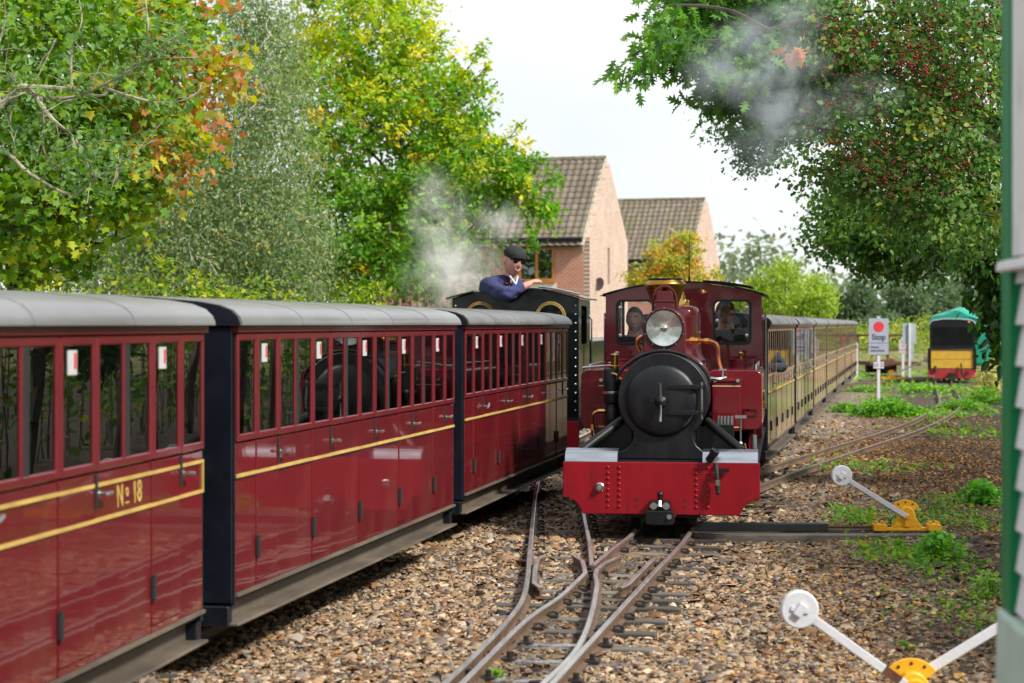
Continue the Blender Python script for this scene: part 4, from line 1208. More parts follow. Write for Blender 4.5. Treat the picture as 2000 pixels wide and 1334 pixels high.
MB().plate([(-0.66, 0.505), (0.66, 0.505)] + arc_top(0.66, 1.752, 1.855), [rrect(0.06, 0.63, 1.15, 1.74, 0.05), rrect(-0.63, -0.06, 1.15, 1.74, 0.05)], 4.60, 4.619).build('cab_back', M['loco_maroon'], P)
MB().prism(rrect(-0.66, 0.66, 0.505, 1.12, 0.04), 4.63, 5.12).build('bunker', M['loco_maroon'], P, bev=0.01)
MB().box(-0.66, 0.66, 3.3, 4.58, 0.46, 0.489).build('cab_floor', M['under'], P)
MB().prism(rrect(-0.26, 0.26, 0.55, 1.20, 0.1), 3.225, 3.36).build('backhead', M['black'], P, bev=0.01)
MB().tube([(0.045, 3.35, 1.868), (0.043, 3.35, 2.1), (0.05, 3.35, 2.31)], [0.006, 0.004, 0.0025], 6).cyl((0.045, 3.35, 1.865), (0.045, 3.35, 1.92), 0.010, n=8).build('antenna', M['black'], P)
for x, z in ((-0.02, 1.78), (0.02, 1.80)): MB().cyl((0.09 + x, 3.19, z), (0.09 + x, 3.20, z), 0.008, n=6).build('bolt', M['black'], cf)
# fittings: pump, pipes, lubricator, brake hose
pm = MB().lathe([(0.0, 0.66), (0.052, 0.66), (0.058, 0.68), (0.058, 0.86), (0.050, 0.87), (0.050, 0.90), (0.066, 0.91), (0.066, 1.15), (0.058, 1.165), (0.0, 1.166)], (-0.405, 0.62, 0), 'z', 20).build('air_pump', M['black'], P, smooth=True)
for z in (0.70, 0.72, 0.74, 0.76, 0.78): MB().lathe([(0.058, z - 0.004), (0.066, z - 0.003), (0.066, z + 0.003), (0.058, z + 0.004)], (-0.405, 0.62, 0), 'z', 20).build('cooling_fin', M['black'], pm)
MB().lathe([(0.068, 0.975), (0.069, 0.985), (0.068, 0.995)], (-0.405, 0.62, 0), 'z', 20).build('pump_band', M['steel'], pm)
MB().lathe([(0.036, 1.166), (0.036, 1.185), (0.030, 1.19), (0.030, 1.255), (0.036, 1.26), (0.036, 1.272), (0.012, 1.276), (0.0, 1.28)], (-0.385, 0.62, 0), 'z', 16).build('lubricator_cup', M['brass'], pm, smooth=True)
MB().tube(spline([(-0.40, 0.56, 1.13), (-0.36, 0.52, 1.12), (-0.33, 0.5, 1.09), (-0.30, 0.52, 1.07)], 4), 0.010, 8).build('pipe', M['brass'], P, smooth=True)
MB().tube(spline([(-0.43, 0.60, 0.845), (-0.50, 0.58, 0.845), (-0.545, 0.57, 0.82), (-0.55, 0.57, 0.74), (-0.55, 0.57, 0.66), (-0.50, 0.6, 0.60)], 5), 0.010, 8).build('pipe', M['copper'], P, smooth=True)
for p0, p1 in (((-0.46, 0.585, 0.845), (-0.51, 0.58, 0.845)), ((-0.55, 0.57, 0.70), (-0.55, 0.57, 0.745)), ((-0.53, 0.585, 0.62), (-0.50, 0.6, 0.60))): MB().cyl(p0, p1, 0.017, n=6).build('pipe_union', M['brass'], P)
MB().tube(spline([(0.10, 1.9, 1.365), (0.19, 1.85, 1.365), (0.29, 1.80, 1.36), (0.345, 1.78, 1.33), (0.355, 1.78, 1.22), (0.38, 1.76, 1.13), (0.44, 1.72, 1.08)], 5), 0.016, 8).build('pipe', M['copper'], P, smooth=True)
MB().cyl((0.13, 1.88, 1.365), (0.20, 1.845, 1.365), 0.030, n=8).cyl((0.17, 1.86, 1.365), (0.17, 1.86, 1.43), 0.014, n=8).lathe([(0.0, 1.43), (0.045, 1.43), (0.045, 1.442), (0.0, 1.444)], (0.17, 1.86, 0), 'z', 12).cyl((0.25, 1.82, 1.363), (0.285, 1.80, 1.362), 0.026, n=6).build('steam_valve', M['brass'], P, smooth=True)
MB().tube(spline([(-0.19, 0.62, 1.30), (-0.215, 0.60, 1.36), (-0.19, 0.58, 1.40), (-0.15, 0.6, 1.40)], 4), 0.017, 8).build('pipe', M['copper'], P, smooth=True)
MB().tube(spline([(0.33, 0.75, 1.09), (0.39, 0.75, 1.085), (0.44, 0.8, 1.095)], 4), 0.014, 8).cyl((0.42, 0.78, 1.09), (0.42, 0.78, 1.15), 0.008, n=6).bar((0.39, 0.78, 1.155), (0.45, 0.78, 1.155), 0.014, 0.01).build('valve', M['steel'], P)
MB().tube([(-0.70, 1.35, 1.155), (-0.55, 1.30, 1.165), (-0.46, 1.25, 1.175), (-0.40, 0.9, 1.20)], 0.010, 8).build('pipe', M['steel'], P, smooth=True)
lb = MB().prism(rrect(0.375, 0.505, 0.62, 0.745, 0.008), 0.66, 0.80).build('mechanical_lubricator', M['black'], P, bev=0.004)
for i in range(5):
    for j in range(3): MB().cyl((0.39 + i*0.025, 0.68 + j*0.045, 0.745), (0.39 + i*0.025, 0.68 + j*0.045, 0.79 + 0.008*j), 0.010, n=6).build('lubricator_cap', M['steel'], lb)
MB().cyl((0.555, 0.7, 0.505), (0.555, 0.7, 0.80), 0.009, n=8).bar((0.515, 0.7, 0.803), (0.60, 0.7, 0.803), 0.022, 0.022).ball((0.555, 0.7, 0.60), 0.02).build('valve_stand', M['steel'], P, smooth=True)
MB().cyl((0.655, 0.85, 0.50), (0.655, 0.85, 0.66), 0.022, n=10).build('valve_stem', M['steel'], P, smooth=True)
MB().tube(spline([(0.585, 0.75, 0.60), (0.60, 0.74, 0.55), (0.63, 0.74, 0.54)], 4), 0.008, 6).build('pipe', M['copper'], P)
hs = MB().tube(spline([(0.395, 0.02, 0.50), (0.40, -0.03, 0.475), (0.405, -0.05, 0.42), (0.408, -0.05, 0.38)], 4), 0.014, 8).build('brake_hose', M['rubber'], P, smooth=True)
MB().cyl((0.345, -0.02, 0.52), (0.39, -0.045, 0.585), 0.028, n=12).cyl((0.378, -0.04, 0.57), (0.395, -0.048, 0.595), 0.034, n=12).build('hose_elbow', M['black'], hs, smooth=True)
MB().cyl((0.408, -0.05, 0.385), (0.408, -0.05, 0.345), 0.022, n=10).build('hose_union', M['steel'], hs, smooth=True)
MB().cyl((0.408, -0.05, 0.345), (0.412, -0.05, 0.300), 0.020, 0.016, n=10).ball((0.412, -0.05, 0.295), 0.018).build('hose_end', M['rubber'], hs, smooth=True)
MB().prism([(0.40, 0.465), (0.49, 0.465), (0.49, 0.44), (0.42, 0.425)], -0.035, -0.02).build('hose_bracket', M['black'], hs)
# running gear
for s in (-1, 1):
    MB().cyl((s*0.46, 0.55, 0.30), (s*0.46, 1.15, 0.30), 0.13, n=20).box(*sorted((s*0.34, s*0.58)), 0.6, 1.1, 0.30, 0.485).build('cylinder', M['under'], P, smooth=True)
    MB().bar((s*0.42, 1.9, 0.25), (s*0.42, 3.4, 0.25), 0.02, 0.05).bar((s*0.46, 1.15, 0.30), (s*0.44, 2.6, 0.25), 0.02, 0.04).build('coupling_rod', M['steel'], P)
for y, r in ((0.42, 0.15), (1.7, 0.24), (2.45, 0.24), (3.2, 0.24), (4.2, 0.15), (4.75, 0.15)):
    w = MB()
    for s in (-1, 1): w.lathe([(0.02, 0.17*s), (r + 0.018, 0.17*s), (r + 0.02, 0.185*s), (r + 0.003, 0.19*s), (r, 0.24*s), (r*0.85, 0.24*s), (r*0.82, 0.225*s), (0.06, 0.225*s), (0.05, 0.25*s), (0.0, 0.25*s)], (0, y, r), 'x', 28)
    w.cyl((-0.24, y, r), (0.24, y, r), 0.03, n=8)
    w.build('wheelset', M['under'], P, smooth=True)

# ================================================================== black locomotive
BT = math.atan(0.14)
bl_ = tag(empty('steam_locomotive', (0.035, 21.6, 0), -BT), 'black locomotive with brass-rimmed round cab windows behind the left-hand carriages', 'locomotive')
P2 = bl_
top = arc_top(0.69, 1.765, 1.875, 20)
cs_ = MB().plate([(-0.69, 0.50), (0.69, 0.50)] + top, [circ(0.385, 1.575, 0.135), circ(-0.385, 1.575, 0.135)], 0, 0.02).build('cab_sheet', M['gloss_black'], P2)
for s in (-1, 1):
    for r0, r1 in ((0.135, 0.147), (0.1485, 0.156), (0.158, 0.168)):
        MB().lathe([(r0, 0.004), (r0 + 0.002, -0.016), ((r0 + r1)/2, -0.020), (r1 - 0.002, -0.016), (r1, 0.004)], (s*0.385, -0.003, 1.575), 'y', 40).build('window_ring', M['ring'], cs_, smooth=True)
    MB().lathe([(0.0, 0.010), (0.137, 0.010)], (s*0.385, 0, 1.575), 'y', 32).build('pane', M['cabglass'], cs_)
    MB().plate([(0.021, 0.50), (1.22, 0.50), (1.22, 1.765), (0.021, 1.765)], [rrect(0.26, 0.86, 1.28, 1.70, 0.05)], *sorted((s*0.668, s*0.69)), 'yz').build('cab_side', M['gloss_black'], P2)
    out_ = rrect(*sorted((s*0.30, s*0.70)), 0.62, 1.335, 0.04)
    tk = MB().prism(out_, 1.24, 4.4).build('side_tank', M['gloss_black'], P2, bev=0.006, smooth=True, angle=30)
    for y in (1.45, 1.9): MB().cyl((s*0.55, y, 1.335), (s*0.55, y, 1.40), 0.07, n=16).cyl((s*0.55, y, 1.40), (s*0.55, y, 1.46), 0.012, n=8).build('tank_fitting', M['black'], tk, smooth=True)
    MB().tube([(s*0.72, 0.95, 0.7), (s*0.735, 0.95, 0.75), (s*0.735, 0.95, 1.55), (s*0.70, 0.95, 1.6)], 0.010, 8).build('grab_rail', M['steel'], P2, smooth=True)
    rv2 = cached('rivet_steel', lambda: MB().lathe([(0.011, 0.0), (0.009, -0.007), (0.0, -0.010)], (0, 0, 0), 'y', 8).mesh('rivet', M['steel'], True, 80))
    for k in range(13): obj('rivet', rv2, cs_, loc=(s*0.655, 0, 1.70 - k*0.094))
MB().tube([(x, 0.01, z + 0.004) for x, z in top], 0.012, 6).build('sheet_rim', M['black'], cs_, smooth=True)
rt = arc_top(0.755, 1.767, 1.890, 20)
MB().prism([(x, z + 0.014) for x, z in rt] + [(x, z) for x, z in rt[::-1]], 0.56, 1.4).build('cab_roof', M['gloss_black'], P2, smooth=True, angle=30)
for x0, x1 in ((-1.0, -0.44), (0.27, 1.0)):
    seg_ = [(x, z) for x, z in arc_top(0.755, 1.767, 1.890, 40) if x0 <= x <= x1]
    MB().prism([(x, z + 0.014) for x, z in seg_] + [(x, z) for x, z in seg_[::-1]], -0.05, 0.559).build('cab_roof', M['gloss_black'], P2, smooth=True, angle=30)
MB().tube([(x, 0.2, z + 0.03) for x, z in arc_top(0.755, 1.767, 1.890, 20) if 0.2 < x < 0.7], 0.012, 6).build('roof_rail', M['steel'], P2, smooth=True)
MB().box(-0.70, 0.70, -0.10, -0.065, 0.13, 0.46).build('buffer_beam', M['beam_red'], P2, bev=0.004)
MB().box(-0.70, 0.70, -0.064, 4.8, 0.465, 0.495).build('footplate', M['black'], P2)
MB().lathe([(0.34, 1.22), (0.34, 4.6), (0.0, 4.6)], (0, 0, 0.98), 'y', 36).build('boiler', M['gloss_black'], P2, smooth=True)
MB().lathe([(0.17, 1.3), (0.15, 1.5), (0.13, 1.58), (0.0, 1.62)], (0, 2.6, 0), 'z', 24).build('dome', M['gloss_black'], P2, smooth=True)
MB().lathe([(0.13, 1.3), (0.10, 1.4), (0.11, 1.62), (0.14, 1.68), (0.10, 1.68)], (0, 4.2, 0), 'z', 24).build('chimney', M['black'], P2, smooth=True)
b = MB()
for s in (-1, 1): b.box(s*0.29 - 0.016, s*0.29 + 0.016, 0.0, 4.7, 0.15, 0.464)
b.build('frame', M['under'], P2)
MB().box(-0.66, 0.66, 0.022, 1.2, 0.496, 0.52).build('cab_floor', M['under'], P2)
MB().prism(rrect(-0.3, 0.3, 0.6, 1.3, 0.1), 1.05, 1.2).build('backhead', M['black'], P2)
MB().plate([(-0.667, 0.50), (0.667, 0.50)] + arc_top(0.667, 1.755, 1.872, 20), [circ(0.40, 1.56, 0.10), circ(-0.40, 1.56, 0.10)], 1.20, 1.219).build('cab_front', M['gloss_black'], P2)
for y, r in ((0.4, 0.15), (1.5, 0.24), (2.3, 0.24), (3.1, 0.24), (4.2, 0.15)):
    w = MB()
    for s in (-1, 1): w.lathe([(0.02, 0.17*s), (r + 0.018, 0.17*s), (r + 0.02, 0.185*s), (r + 0.003, 0.19*s), (r, 0.24*s), (0.0, 0.24*s)], (0, y, r), 'x', 24)
    w.cyl((-0.23, y, r), (0.23, y, r), 0.03, n=8)
    w.build('wheelset', M['under'], P2, smooth=True)
# ================================================================== trees and shrubs
def ell(x, y, rx, ry, Y, dy):
    """crown lobe seen at photo pixel (x, y), radii in photo pixels, depth Y and depth radius dy in metres"""
    c = px(x, y, Y)
    return (np.array(c[:]), np.array([rx / F * Y, dy, ry / F * Y]))

def crown_points(ells, n, rng, inner=0.35):
    w = np.array([(r[0]*r[1]*r[2])**(2/3) for c, r in ells]); w /= w.sum()
    idx = rng.choice(len(ells), n, p=w)
    d = rng.normal(size=(n, 3)); d /= np.linalg.norm(d, axis=1)[:, None]
    rad = np.where(rng.random(n) < inner, rng.random(n)**(1/3) * 0.85, rng.uniform(0.72, 1.04, n))
    c = np.array([e[0] for e in ells])[idx]; r = np.array([e[1] for e in ells])[idx]
    return c + d * r * rad[:, None], d, idx

def skeleton(name, base, fork, tips, parent, m, rng, tip_r=0.007, max_r=0.25, sides=6, n0=4, wig=0.12):
    """tapered trunk and limbs that reach every tip"""
    nodes = [np.array(base)]; par = [-1]
    fork = np.array(fork)
    for k in range(1, n0 + 1):
        t = k / n0
        nodes.append(np.array(base) * (1 - t) + fork * t + rng.normal(0, 0.03, 3) * (k < n0)); par.append(len(nodes) - 2)
    order = np.argsort(np.linalg.norm(tips - fork, axis=1))
    arr = list(nodes)
    A = np.zeros((len(tips) * 2 + len(nodes) + 2, 3)); A[:len(nodes)] = nodes; cnt = len(nodes)
    cost = np.zeros(len(A)); 
    for i in range(1, cnt): cost[i] = 0.0
    for i in order:
        p = tips[i]
        d = np.linalg.norm(A[1:cnt] - p, axis=1) + 0.30 * cost[1:cnt]
        j = int(np.argmin(d)) + 1
        seg = np.linalg.norm(A[j] - p)
        mid = (A[j] + p) / 2 + rng.normal(0, wig * min(seg, 1.2), 3) + np.array([0, 0, 0.06 * seg])
        A[cnt] = mid; par.append(j); cost[cnt] = cost[j] + seg / 2; cnt += 1
        A[cnt] = p; par.append(cnt - 1); cost[cnt] = cost[j] + seg; cnt += 1
    A = A[:cnt]
    e = np.zeros(cnt)
    kids = [0] * cnt
    for i in range(cnt - 1, 0, -1):
        if e[i] == 0: e[i] = tip_r**2.3
        e[par[i]] += e[i]
    r = np.minimum(e**(1/2.3), max_r); r[0] = r[1] * 1.25
    b = MB()
    for i in range(1, cnt):
        p = par[i]
        b.cyl(A[p], A[i], min(r[p], r[i] * 1.6), r[i], n=sides if r[i] > 0.03 else 4)
    return b.build(name, m, parent, smooth=True)

def leaves(tips, dirs, per, clump_r, size, shape, colfn, rng, up=0.6, out=0.5, rnd=0.8, hang=0.3, flat=0.75, weep=0.0):
    n = len(tips) * per
    ti = np.repeat(np.arange(len(tips)), per)
    off = rng.normal(0, 1, (n, 3)); off *= (clump_r * rng.uniform(0.5, 1.15, len(tips)))[ti][:, None] * 0.6
    off[:, 2] *= flat
    if weep: off[:, 2] -= np.abs(rng.normal(0, weep, n))
    pos = tips[ti] + off
    rot = leaf_frames(n, rng, dirs[ti], up, out, rnd, hang)
    s = size * rng.uniform(0.6, 1.25, n)
    cols = colfn(pos, ti, rng)
    v0, f0 = LEAF[shape]
    return scatter(v0, f0, pos, rot, s, np.clip(cols * np.array([1.1, 1.05, 0.92]), 0.001, 1))

def pick(pal, wts, n, rng, jit=0.2):
    pal = np.array(pal); wts = np.array(wts, float); wts /= wts.sum()
    return pal[rng.choice(len(pal), n, p=wts)] * rng.uniform(1 - jit, 1 + jit, (n, 1))

def mixpal(pal, wts, clump_frac=0.7, jit=0.22):
    """colours drawn partly per clump and partly per leaf"""
    def fn(pos, ti, rng):
        nc = ti.max() + 1
        cc = pick(pal, wts, nc, rng, jit)
        lc = pick(pal, wts, len(ti), rng, jit)
        return cc[ti] * clump_frac + lc * (1 - clump_frac)
    return fn

def tree(name, label, base, fork, ells, nclump, per, clump_r, size, shape, colfn, bark='bark', seed=1, cat='tree', group=None,
         leafmat='leaf', inner=0.35, tip_r=0.007, max_r=0.25, **kw):
    rng = np.random.default_rng(seed)
    root = tag(empty(name, base), label, cat, group)
    tips, dirs, idx = crown_points(ells, nclump, rng, inner)
    b3 = np.array(base)
    keep = tips[:, 2] > 0.15
    tips, dirs = tips[keep], dirs[keep]
    sk = np.random.default_rng(seed + 5).random(len(tips)) < min(1.0, 420 / max(1, len(tips)))
    skeleton('trunk', (0, 0, 0), np.array(fork) - b3, tips[sk] - b3, root, M[bark], rng, tip_r, max_r)
    v, f, c = leaves(tips - b3, dirs, per, clump_r, size, shape, colfn, rng, **kw)
    cr_ = obj('crown', mass_mesh('crown', v, f, c, M[leafmat]), root)
    cr_['kind'] = 'stuff'
    return root

G1, G2, G3 = (0.055, 0.125, 0.018), (0.085, 0.175, 0.022), (0.035, 0.085, 0.016)

# --- big maple on the left with orange and red tips
def maple_col(pos, ti, rng):
    nc = ti.max() + 1
    cen = np.zeros((nc, 3)); np.add.at(cen, ti, pos); cnt = np.bincount(ti, minlength=nc)[:, None]; cen = cen / cnt + MB0
    pxs = cen[:, 0] / cen[:, 1] * F + 1000; pys = 633 - (cen[:, 2] - H) / cen[:, 1] * F
    base = pick([(0.075, 0.17, 0.018), (0.12, 0.23, 0.02), (0.17, 0.27, 0.022), (0.045, 0.115, 0.016)], [3, 3, 2, 2], nc, rng)
    aut = pick([(0.42, 0.14, 0.07), (0.38, 0.22, 0.06), (0.28, 0.26, 0.04), (0.36, 0.11, 0.08), (0.30, 0.17, 0.07)], [2, 3, 4, 2, 2], nc, rng)
    yel = pick([(0.26, 0.30, 0.025), (0.34, 0.33, 0.03)], [2, 1], nc, rng)
    pa = np.clip((pxs - 230) / 210, 0, 0.85) * np.clip(1.15 - np.abs(pys - 210) / 300, 0.1, 1)
    r = rng.random(nc)
    cc = np.where((r < pa)[:, None], aut, np.where((r < pa + 0.10)[:, None], yel, base))
    lc = pick([(0.06, 0.15, 0.018), (0.10, 0.2, 0.02), (0.25, 0.26, 0.03)], [3, 3, 1], len(ti), rng)
    return cc[ti] * 0.78 + lc * 0.22
MB0 = np.array((-6.6, 25.0, -0.08))
tree('maple_tree', 'large maple on the far left, green with orange and red tips', tuple(MB0), (-6.3, 25, 1.6),
     [ell(60, 200, 190, 260, 25, 2.2), ell(190, 120, 190, 190, 24.6, 2.0), ell(330, 110, 120, 150, 24.4, 1.6), ell(250, 260, 170, 130, 24.2, 1.8),
      ell(110, 400, 180, 120, 24.3, 1.8), ell(60, 500, 130, 60, 24.2, 1.4), ell(220, 330, 120, 100, 24.0, 1.3), ell(400, 60, 60, 90, 24.4, 0.9),
      ell(60, -60, 300, 120, 25, 2.2), ell(-80, 300, 140, 300, 25, 2.0)],
     880, 24, 0.36, 0.115, 'maple', maple_col, seed=3, up=0.7, hang=0.6, inner=0.45, max_r=0.17)

# --- bare grey limbs with small blue-green leaves in front of the maple
def bare_branches():
    rng = np.random.default_rng(21)
    base = np.array((-5.9, 20.0, -0.08))
    root = tag(empty('rowan_tree', tuple(base)), 'grey lichened limbs with sparse blue-green leaves in front of the maple', 'tree')
    Y = 20.0
    limbs = [[(-60, 420), (0, 300), (60, 335), (90, 375), (190, 380), (270, 415), (340, 400), (390, 440)][0:0],
             [(-90, 330), (0, 295), (60, 340), (140, 380), (190, 345), (250, 310), (320, 235)],
             [(-80, 250), (0, 200), (60, 170), (110, 75)],
             [(40, 168), (120, 172), (160, 178), (205, 185), (250, 135), (300, 115), (390, 112)],
             [(40, 168), (80, 190), (140, 190), (190, 172), (240, 145), (285, 118), (330, 80), (375, 60)],
             [(205, 172), (260, 190), (310, 200), (360, 195), (400, 170)],
             [(60, 175), (100, 230), (140, 265), (165, 300), (180, 340), (225, 355)],
             [(140, 265), (150, 290), (175, 280), (190, 300)],
             [(80, 190), (85, 240), (85, 290), (105, 320), (150, 330)],
             [(140, 175), (140, 95), (160, 40), (150, -20)],
             [(285, 118), (290, 60), (285, 0)],
             [(225, 355), (235, 320), (240, 300)], [(0, 200), (-10, 120), (10, 40), (5, -20)],
             [(40, 168), (20, 230), (30, 290)], [(-80, 250), (-30, 210), (0, 140), (40, 168)]]
    b = MB(); tips = []
    for L_ in limbs:
        if len(L_) < 2: continue
        pts = spline([Vector(px(x, y, Y + rng.normal(0, 0.1))) - Vector(base) for x, y in L_], 4)
        r0 = 0.024 if len(L_) > 5 else 0.017
        b.tube(pts, [max(0.006, r0 * (1 - i / len(pts))) for i in range(len(pts))], 6)
        for i in range(3, len(pts), 2):
            tips.append(np.array(pts[i]) + rng.normal(0, 0.05, 3))
            d = Vector(rng.normal(0, 1, 3)).normalized() * rng.uniform(0.15, 0.45)
            q = pts[i] + d
            b.tube([pts[i], pts[i] + d*0.5 + Vector((0, 0, 0.03)), q], [0.006, 0.004, 0.003], 4)
            if rng.random() < 0.75: tips.append(np.array(q))
    # stem from the ground, out of frame to the left
    st = [Vector((0, 0, 0)), Vector((-0.1, 0.1, 1.0)), px(-160, 420, Y) - Vector(base), px(-90, 300, Y) - Vector(base), px(40, 168, Y) - Vector(base)]
    b.tube(spline(st, 6), [0.07 - 0.0016*i for i in range(25)], 8)
    b.build('trunk', M['bark_pale'], root, smooth=True)
    tips = np.array(tips)
    ex = np.array([np.array(px(x, y, Y)) - base for x, y in [(40, 40), (60, 270), (30, 300), (110, 260), (200, 250), (230, 290), (260, 320), (180, 330), (240, 55), (180, 60), (300, 160), (130, 30), (210, 110), (60, 100)]])
    tips = np.concatenate([tips, ex])
    v, f, c = leaves(tips, np.zeros((len(tips), 3)) + np.array([0, -0.4, 0.2]), 10, 0.24, 0.075, 'oval',
                     mixpal([(0.10, 0.19, 0.07), (0.14, 0.24, 0.095), (0.07, 0.14, 0.055)], [3, 2, 2], 0.4), rng, up=0.8, hang=0.8)
    o = obj('crown', mass_mesh('crown', v, f, c, M['leaf']), root); o['kind'] = 'stuff'
bare_branches()
tree('dark_leaf_spray', 'small spray of dark red leaves low on the left maple side', tuple(px(0, 430, 23.2)), tuple(px(60, 412, 23.2)), [ell(105, 405, 22, 18, 23.2, 0.12)], 10, 5, 0.1, 0.15, 'maple',
     mixpal([(0.10, 0.012, 0.016), (0.15, 0.02, 0.02)], [1, 1]), seed=91, cat='leaves', hang=1.5)

# --- weeping birch
tree('birch_tree', 'grey-green weeping birch between the maple and the yellow oak', (-6.2, 33.5, -0.08), (-6.0, 33.5, 2.6),
     [ell(500, 120, 90, 150, 33.5, 1.3), ell(510, 280, 120, 160, 33.3, 1.5), ell(420, 380, 150, 150, 33.0, 1.6), ell(540, 450, 110, 120, 32.8, 1.4),
      ell(300, 450, 140, 120, 33.0, 1.5), ell(400, 510, 190, 80, 32.6, 1.5), ell(220, 520, 120, 60, 32.6, 1.2), ell(500, 20, 60, 80, 33.5, 0.9), ell(575, 520, 60, 70, 32.6, 0.9)],
     1500, 34, 0.38, 0.073, 'oval', mixpal([(0.10, 0.165, 0.075), (0.155, 0.22, 0.11), (0.06, 0.11, 0.048), (0.28, 0.32, 0.18), (0.36, 0.23, 0.03)], [4, 4, 3.5, 1.5, 0.25], 0.4), bark='bark_birch', seed=5,
     hang=1.6, up=0.2, out=0.7, weep=0.30, inner=0.45, tip_r=0.005, max_r=0.12)

# --- yellow-green oak in the middle
def oak_col(pos, ti, rng):
    nc = ti.max() + 1
    cen = np.zeros((nc, 3)); np.add.at(cen, ti, pos); cen = cen / np.bincount(ti, minlength=nc)[:, None] + OB0
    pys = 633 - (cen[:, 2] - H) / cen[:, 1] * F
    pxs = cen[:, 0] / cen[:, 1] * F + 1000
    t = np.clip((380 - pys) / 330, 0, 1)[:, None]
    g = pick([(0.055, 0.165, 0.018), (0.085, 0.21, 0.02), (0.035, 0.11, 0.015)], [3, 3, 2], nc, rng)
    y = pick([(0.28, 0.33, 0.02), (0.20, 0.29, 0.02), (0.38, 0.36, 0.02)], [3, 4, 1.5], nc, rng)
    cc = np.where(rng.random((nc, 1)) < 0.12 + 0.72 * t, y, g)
    o = rng.random(nc) < 0.025 + 0.035 * (pys < 330)
    cc[o] = pick([(0.55, 0.42, 0.02), (0.52, 0.33, 0.03)], [3, 1], o.sum(), rng)
    lc = pick([(0.12, 0.24, 0.02), (0.2, 0.28, 0.02)], [2, 1], len(ti), rng)
    return cc[ti] * 0.75 + lc * 0.25
OB0 = np.array((-2.9, 40.0, -0.08))
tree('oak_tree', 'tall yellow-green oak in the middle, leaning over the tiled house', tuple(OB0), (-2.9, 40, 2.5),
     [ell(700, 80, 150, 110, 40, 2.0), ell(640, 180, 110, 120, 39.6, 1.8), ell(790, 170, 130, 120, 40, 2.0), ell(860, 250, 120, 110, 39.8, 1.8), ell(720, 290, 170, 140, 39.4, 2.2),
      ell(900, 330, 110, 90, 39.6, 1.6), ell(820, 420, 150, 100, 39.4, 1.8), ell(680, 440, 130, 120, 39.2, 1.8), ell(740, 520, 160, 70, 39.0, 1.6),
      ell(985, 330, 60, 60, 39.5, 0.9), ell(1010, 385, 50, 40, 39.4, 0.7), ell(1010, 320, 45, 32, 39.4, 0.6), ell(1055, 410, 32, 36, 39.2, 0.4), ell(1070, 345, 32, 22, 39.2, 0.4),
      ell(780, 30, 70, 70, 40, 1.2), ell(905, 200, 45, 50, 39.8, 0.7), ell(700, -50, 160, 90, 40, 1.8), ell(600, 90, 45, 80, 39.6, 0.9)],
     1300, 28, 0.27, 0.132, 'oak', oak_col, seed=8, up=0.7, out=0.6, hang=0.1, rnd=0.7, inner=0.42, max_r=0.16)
# sprigs reaching out from the oak
rngs = np.random.default_rng(77)
def twig_tip(label, spots, Y, size, per, r, colfn, shape='oak', leafmat='leaf', name='oak_sprig', cat='branch', stem=None, group=None, seed=5):
    rng = np.random.default_rng(seed)
    base = px(*spots[0], Y)
    root = tag(empty(name, base), label, cat, group)
    pts = [px(x, y, Y) - base for x, y in spots]
    b = MB().tube(spline(pts, 4), [max(0.004, 0.02*(1 - i/(4*len(pts)))) for i in range(4*(len(pts)-1)+1)], 5)
    b.build('twig', M['bark'], root, smooth=True)
    tips = np.array([np.array(p[:]) for p in spline(pts, 3)][2:])
    v, f, c = leaves(tips, np.tile([[0.2, -0.3, 0.1]], (len(tips), 1)), per, r, size, shape, colfn, rng)
    o = obj('foliage', mass_mesh('foliage', v, f, c, M[leafmat]), root); o['kind'] = 'stuff'
    return root
ylw = mixpal([(0.28, 0.33, 0.02), (0.14, 0.25, 0.02), (0.44, 0.38, 0.03)], [2, 3, 1], 0.5)
grn = mixpal([(0.06, 0.17, 0.018), (0.12, 0.24, 0.02), (0.2, 0.28, 0.02)], [3, 3, 1], 0.5)
twig_tip('upper yellow oak sprig sticking out against the white sky', [(850, 190), (900, 150), (930, 110), (945, 85)], 39.6, 0.14, 14, 0.16, ylw, seed=41)
twig_tip('second oak sprig against the sky below the topmost one', [(880, 200), (925, 160), (950, 128)], 39.6, 0.14, 12, 0.14, ylw, seed=42)
twig_tip('oak sprig reaching right above the house ridge', [(930, 300), (985, 275), (1015, 245)], 39.6, 0.14, 14, 0.18, ylw, seed=43)
twig_tip('long oak branch drooping across the tiled roof', [(940, 330), (1010, 360), (1050, 400), (1070, 440)], 39.0, 0.14, 26, 0.30, grn, seed=44)
twig_tip('low oak sprig hanging beside the orange window', [(1000, 380), (1030, 430), (1040, 465), (1042, 480)], 38.8, 0.13, 14, 0.14, grn, seed=45)

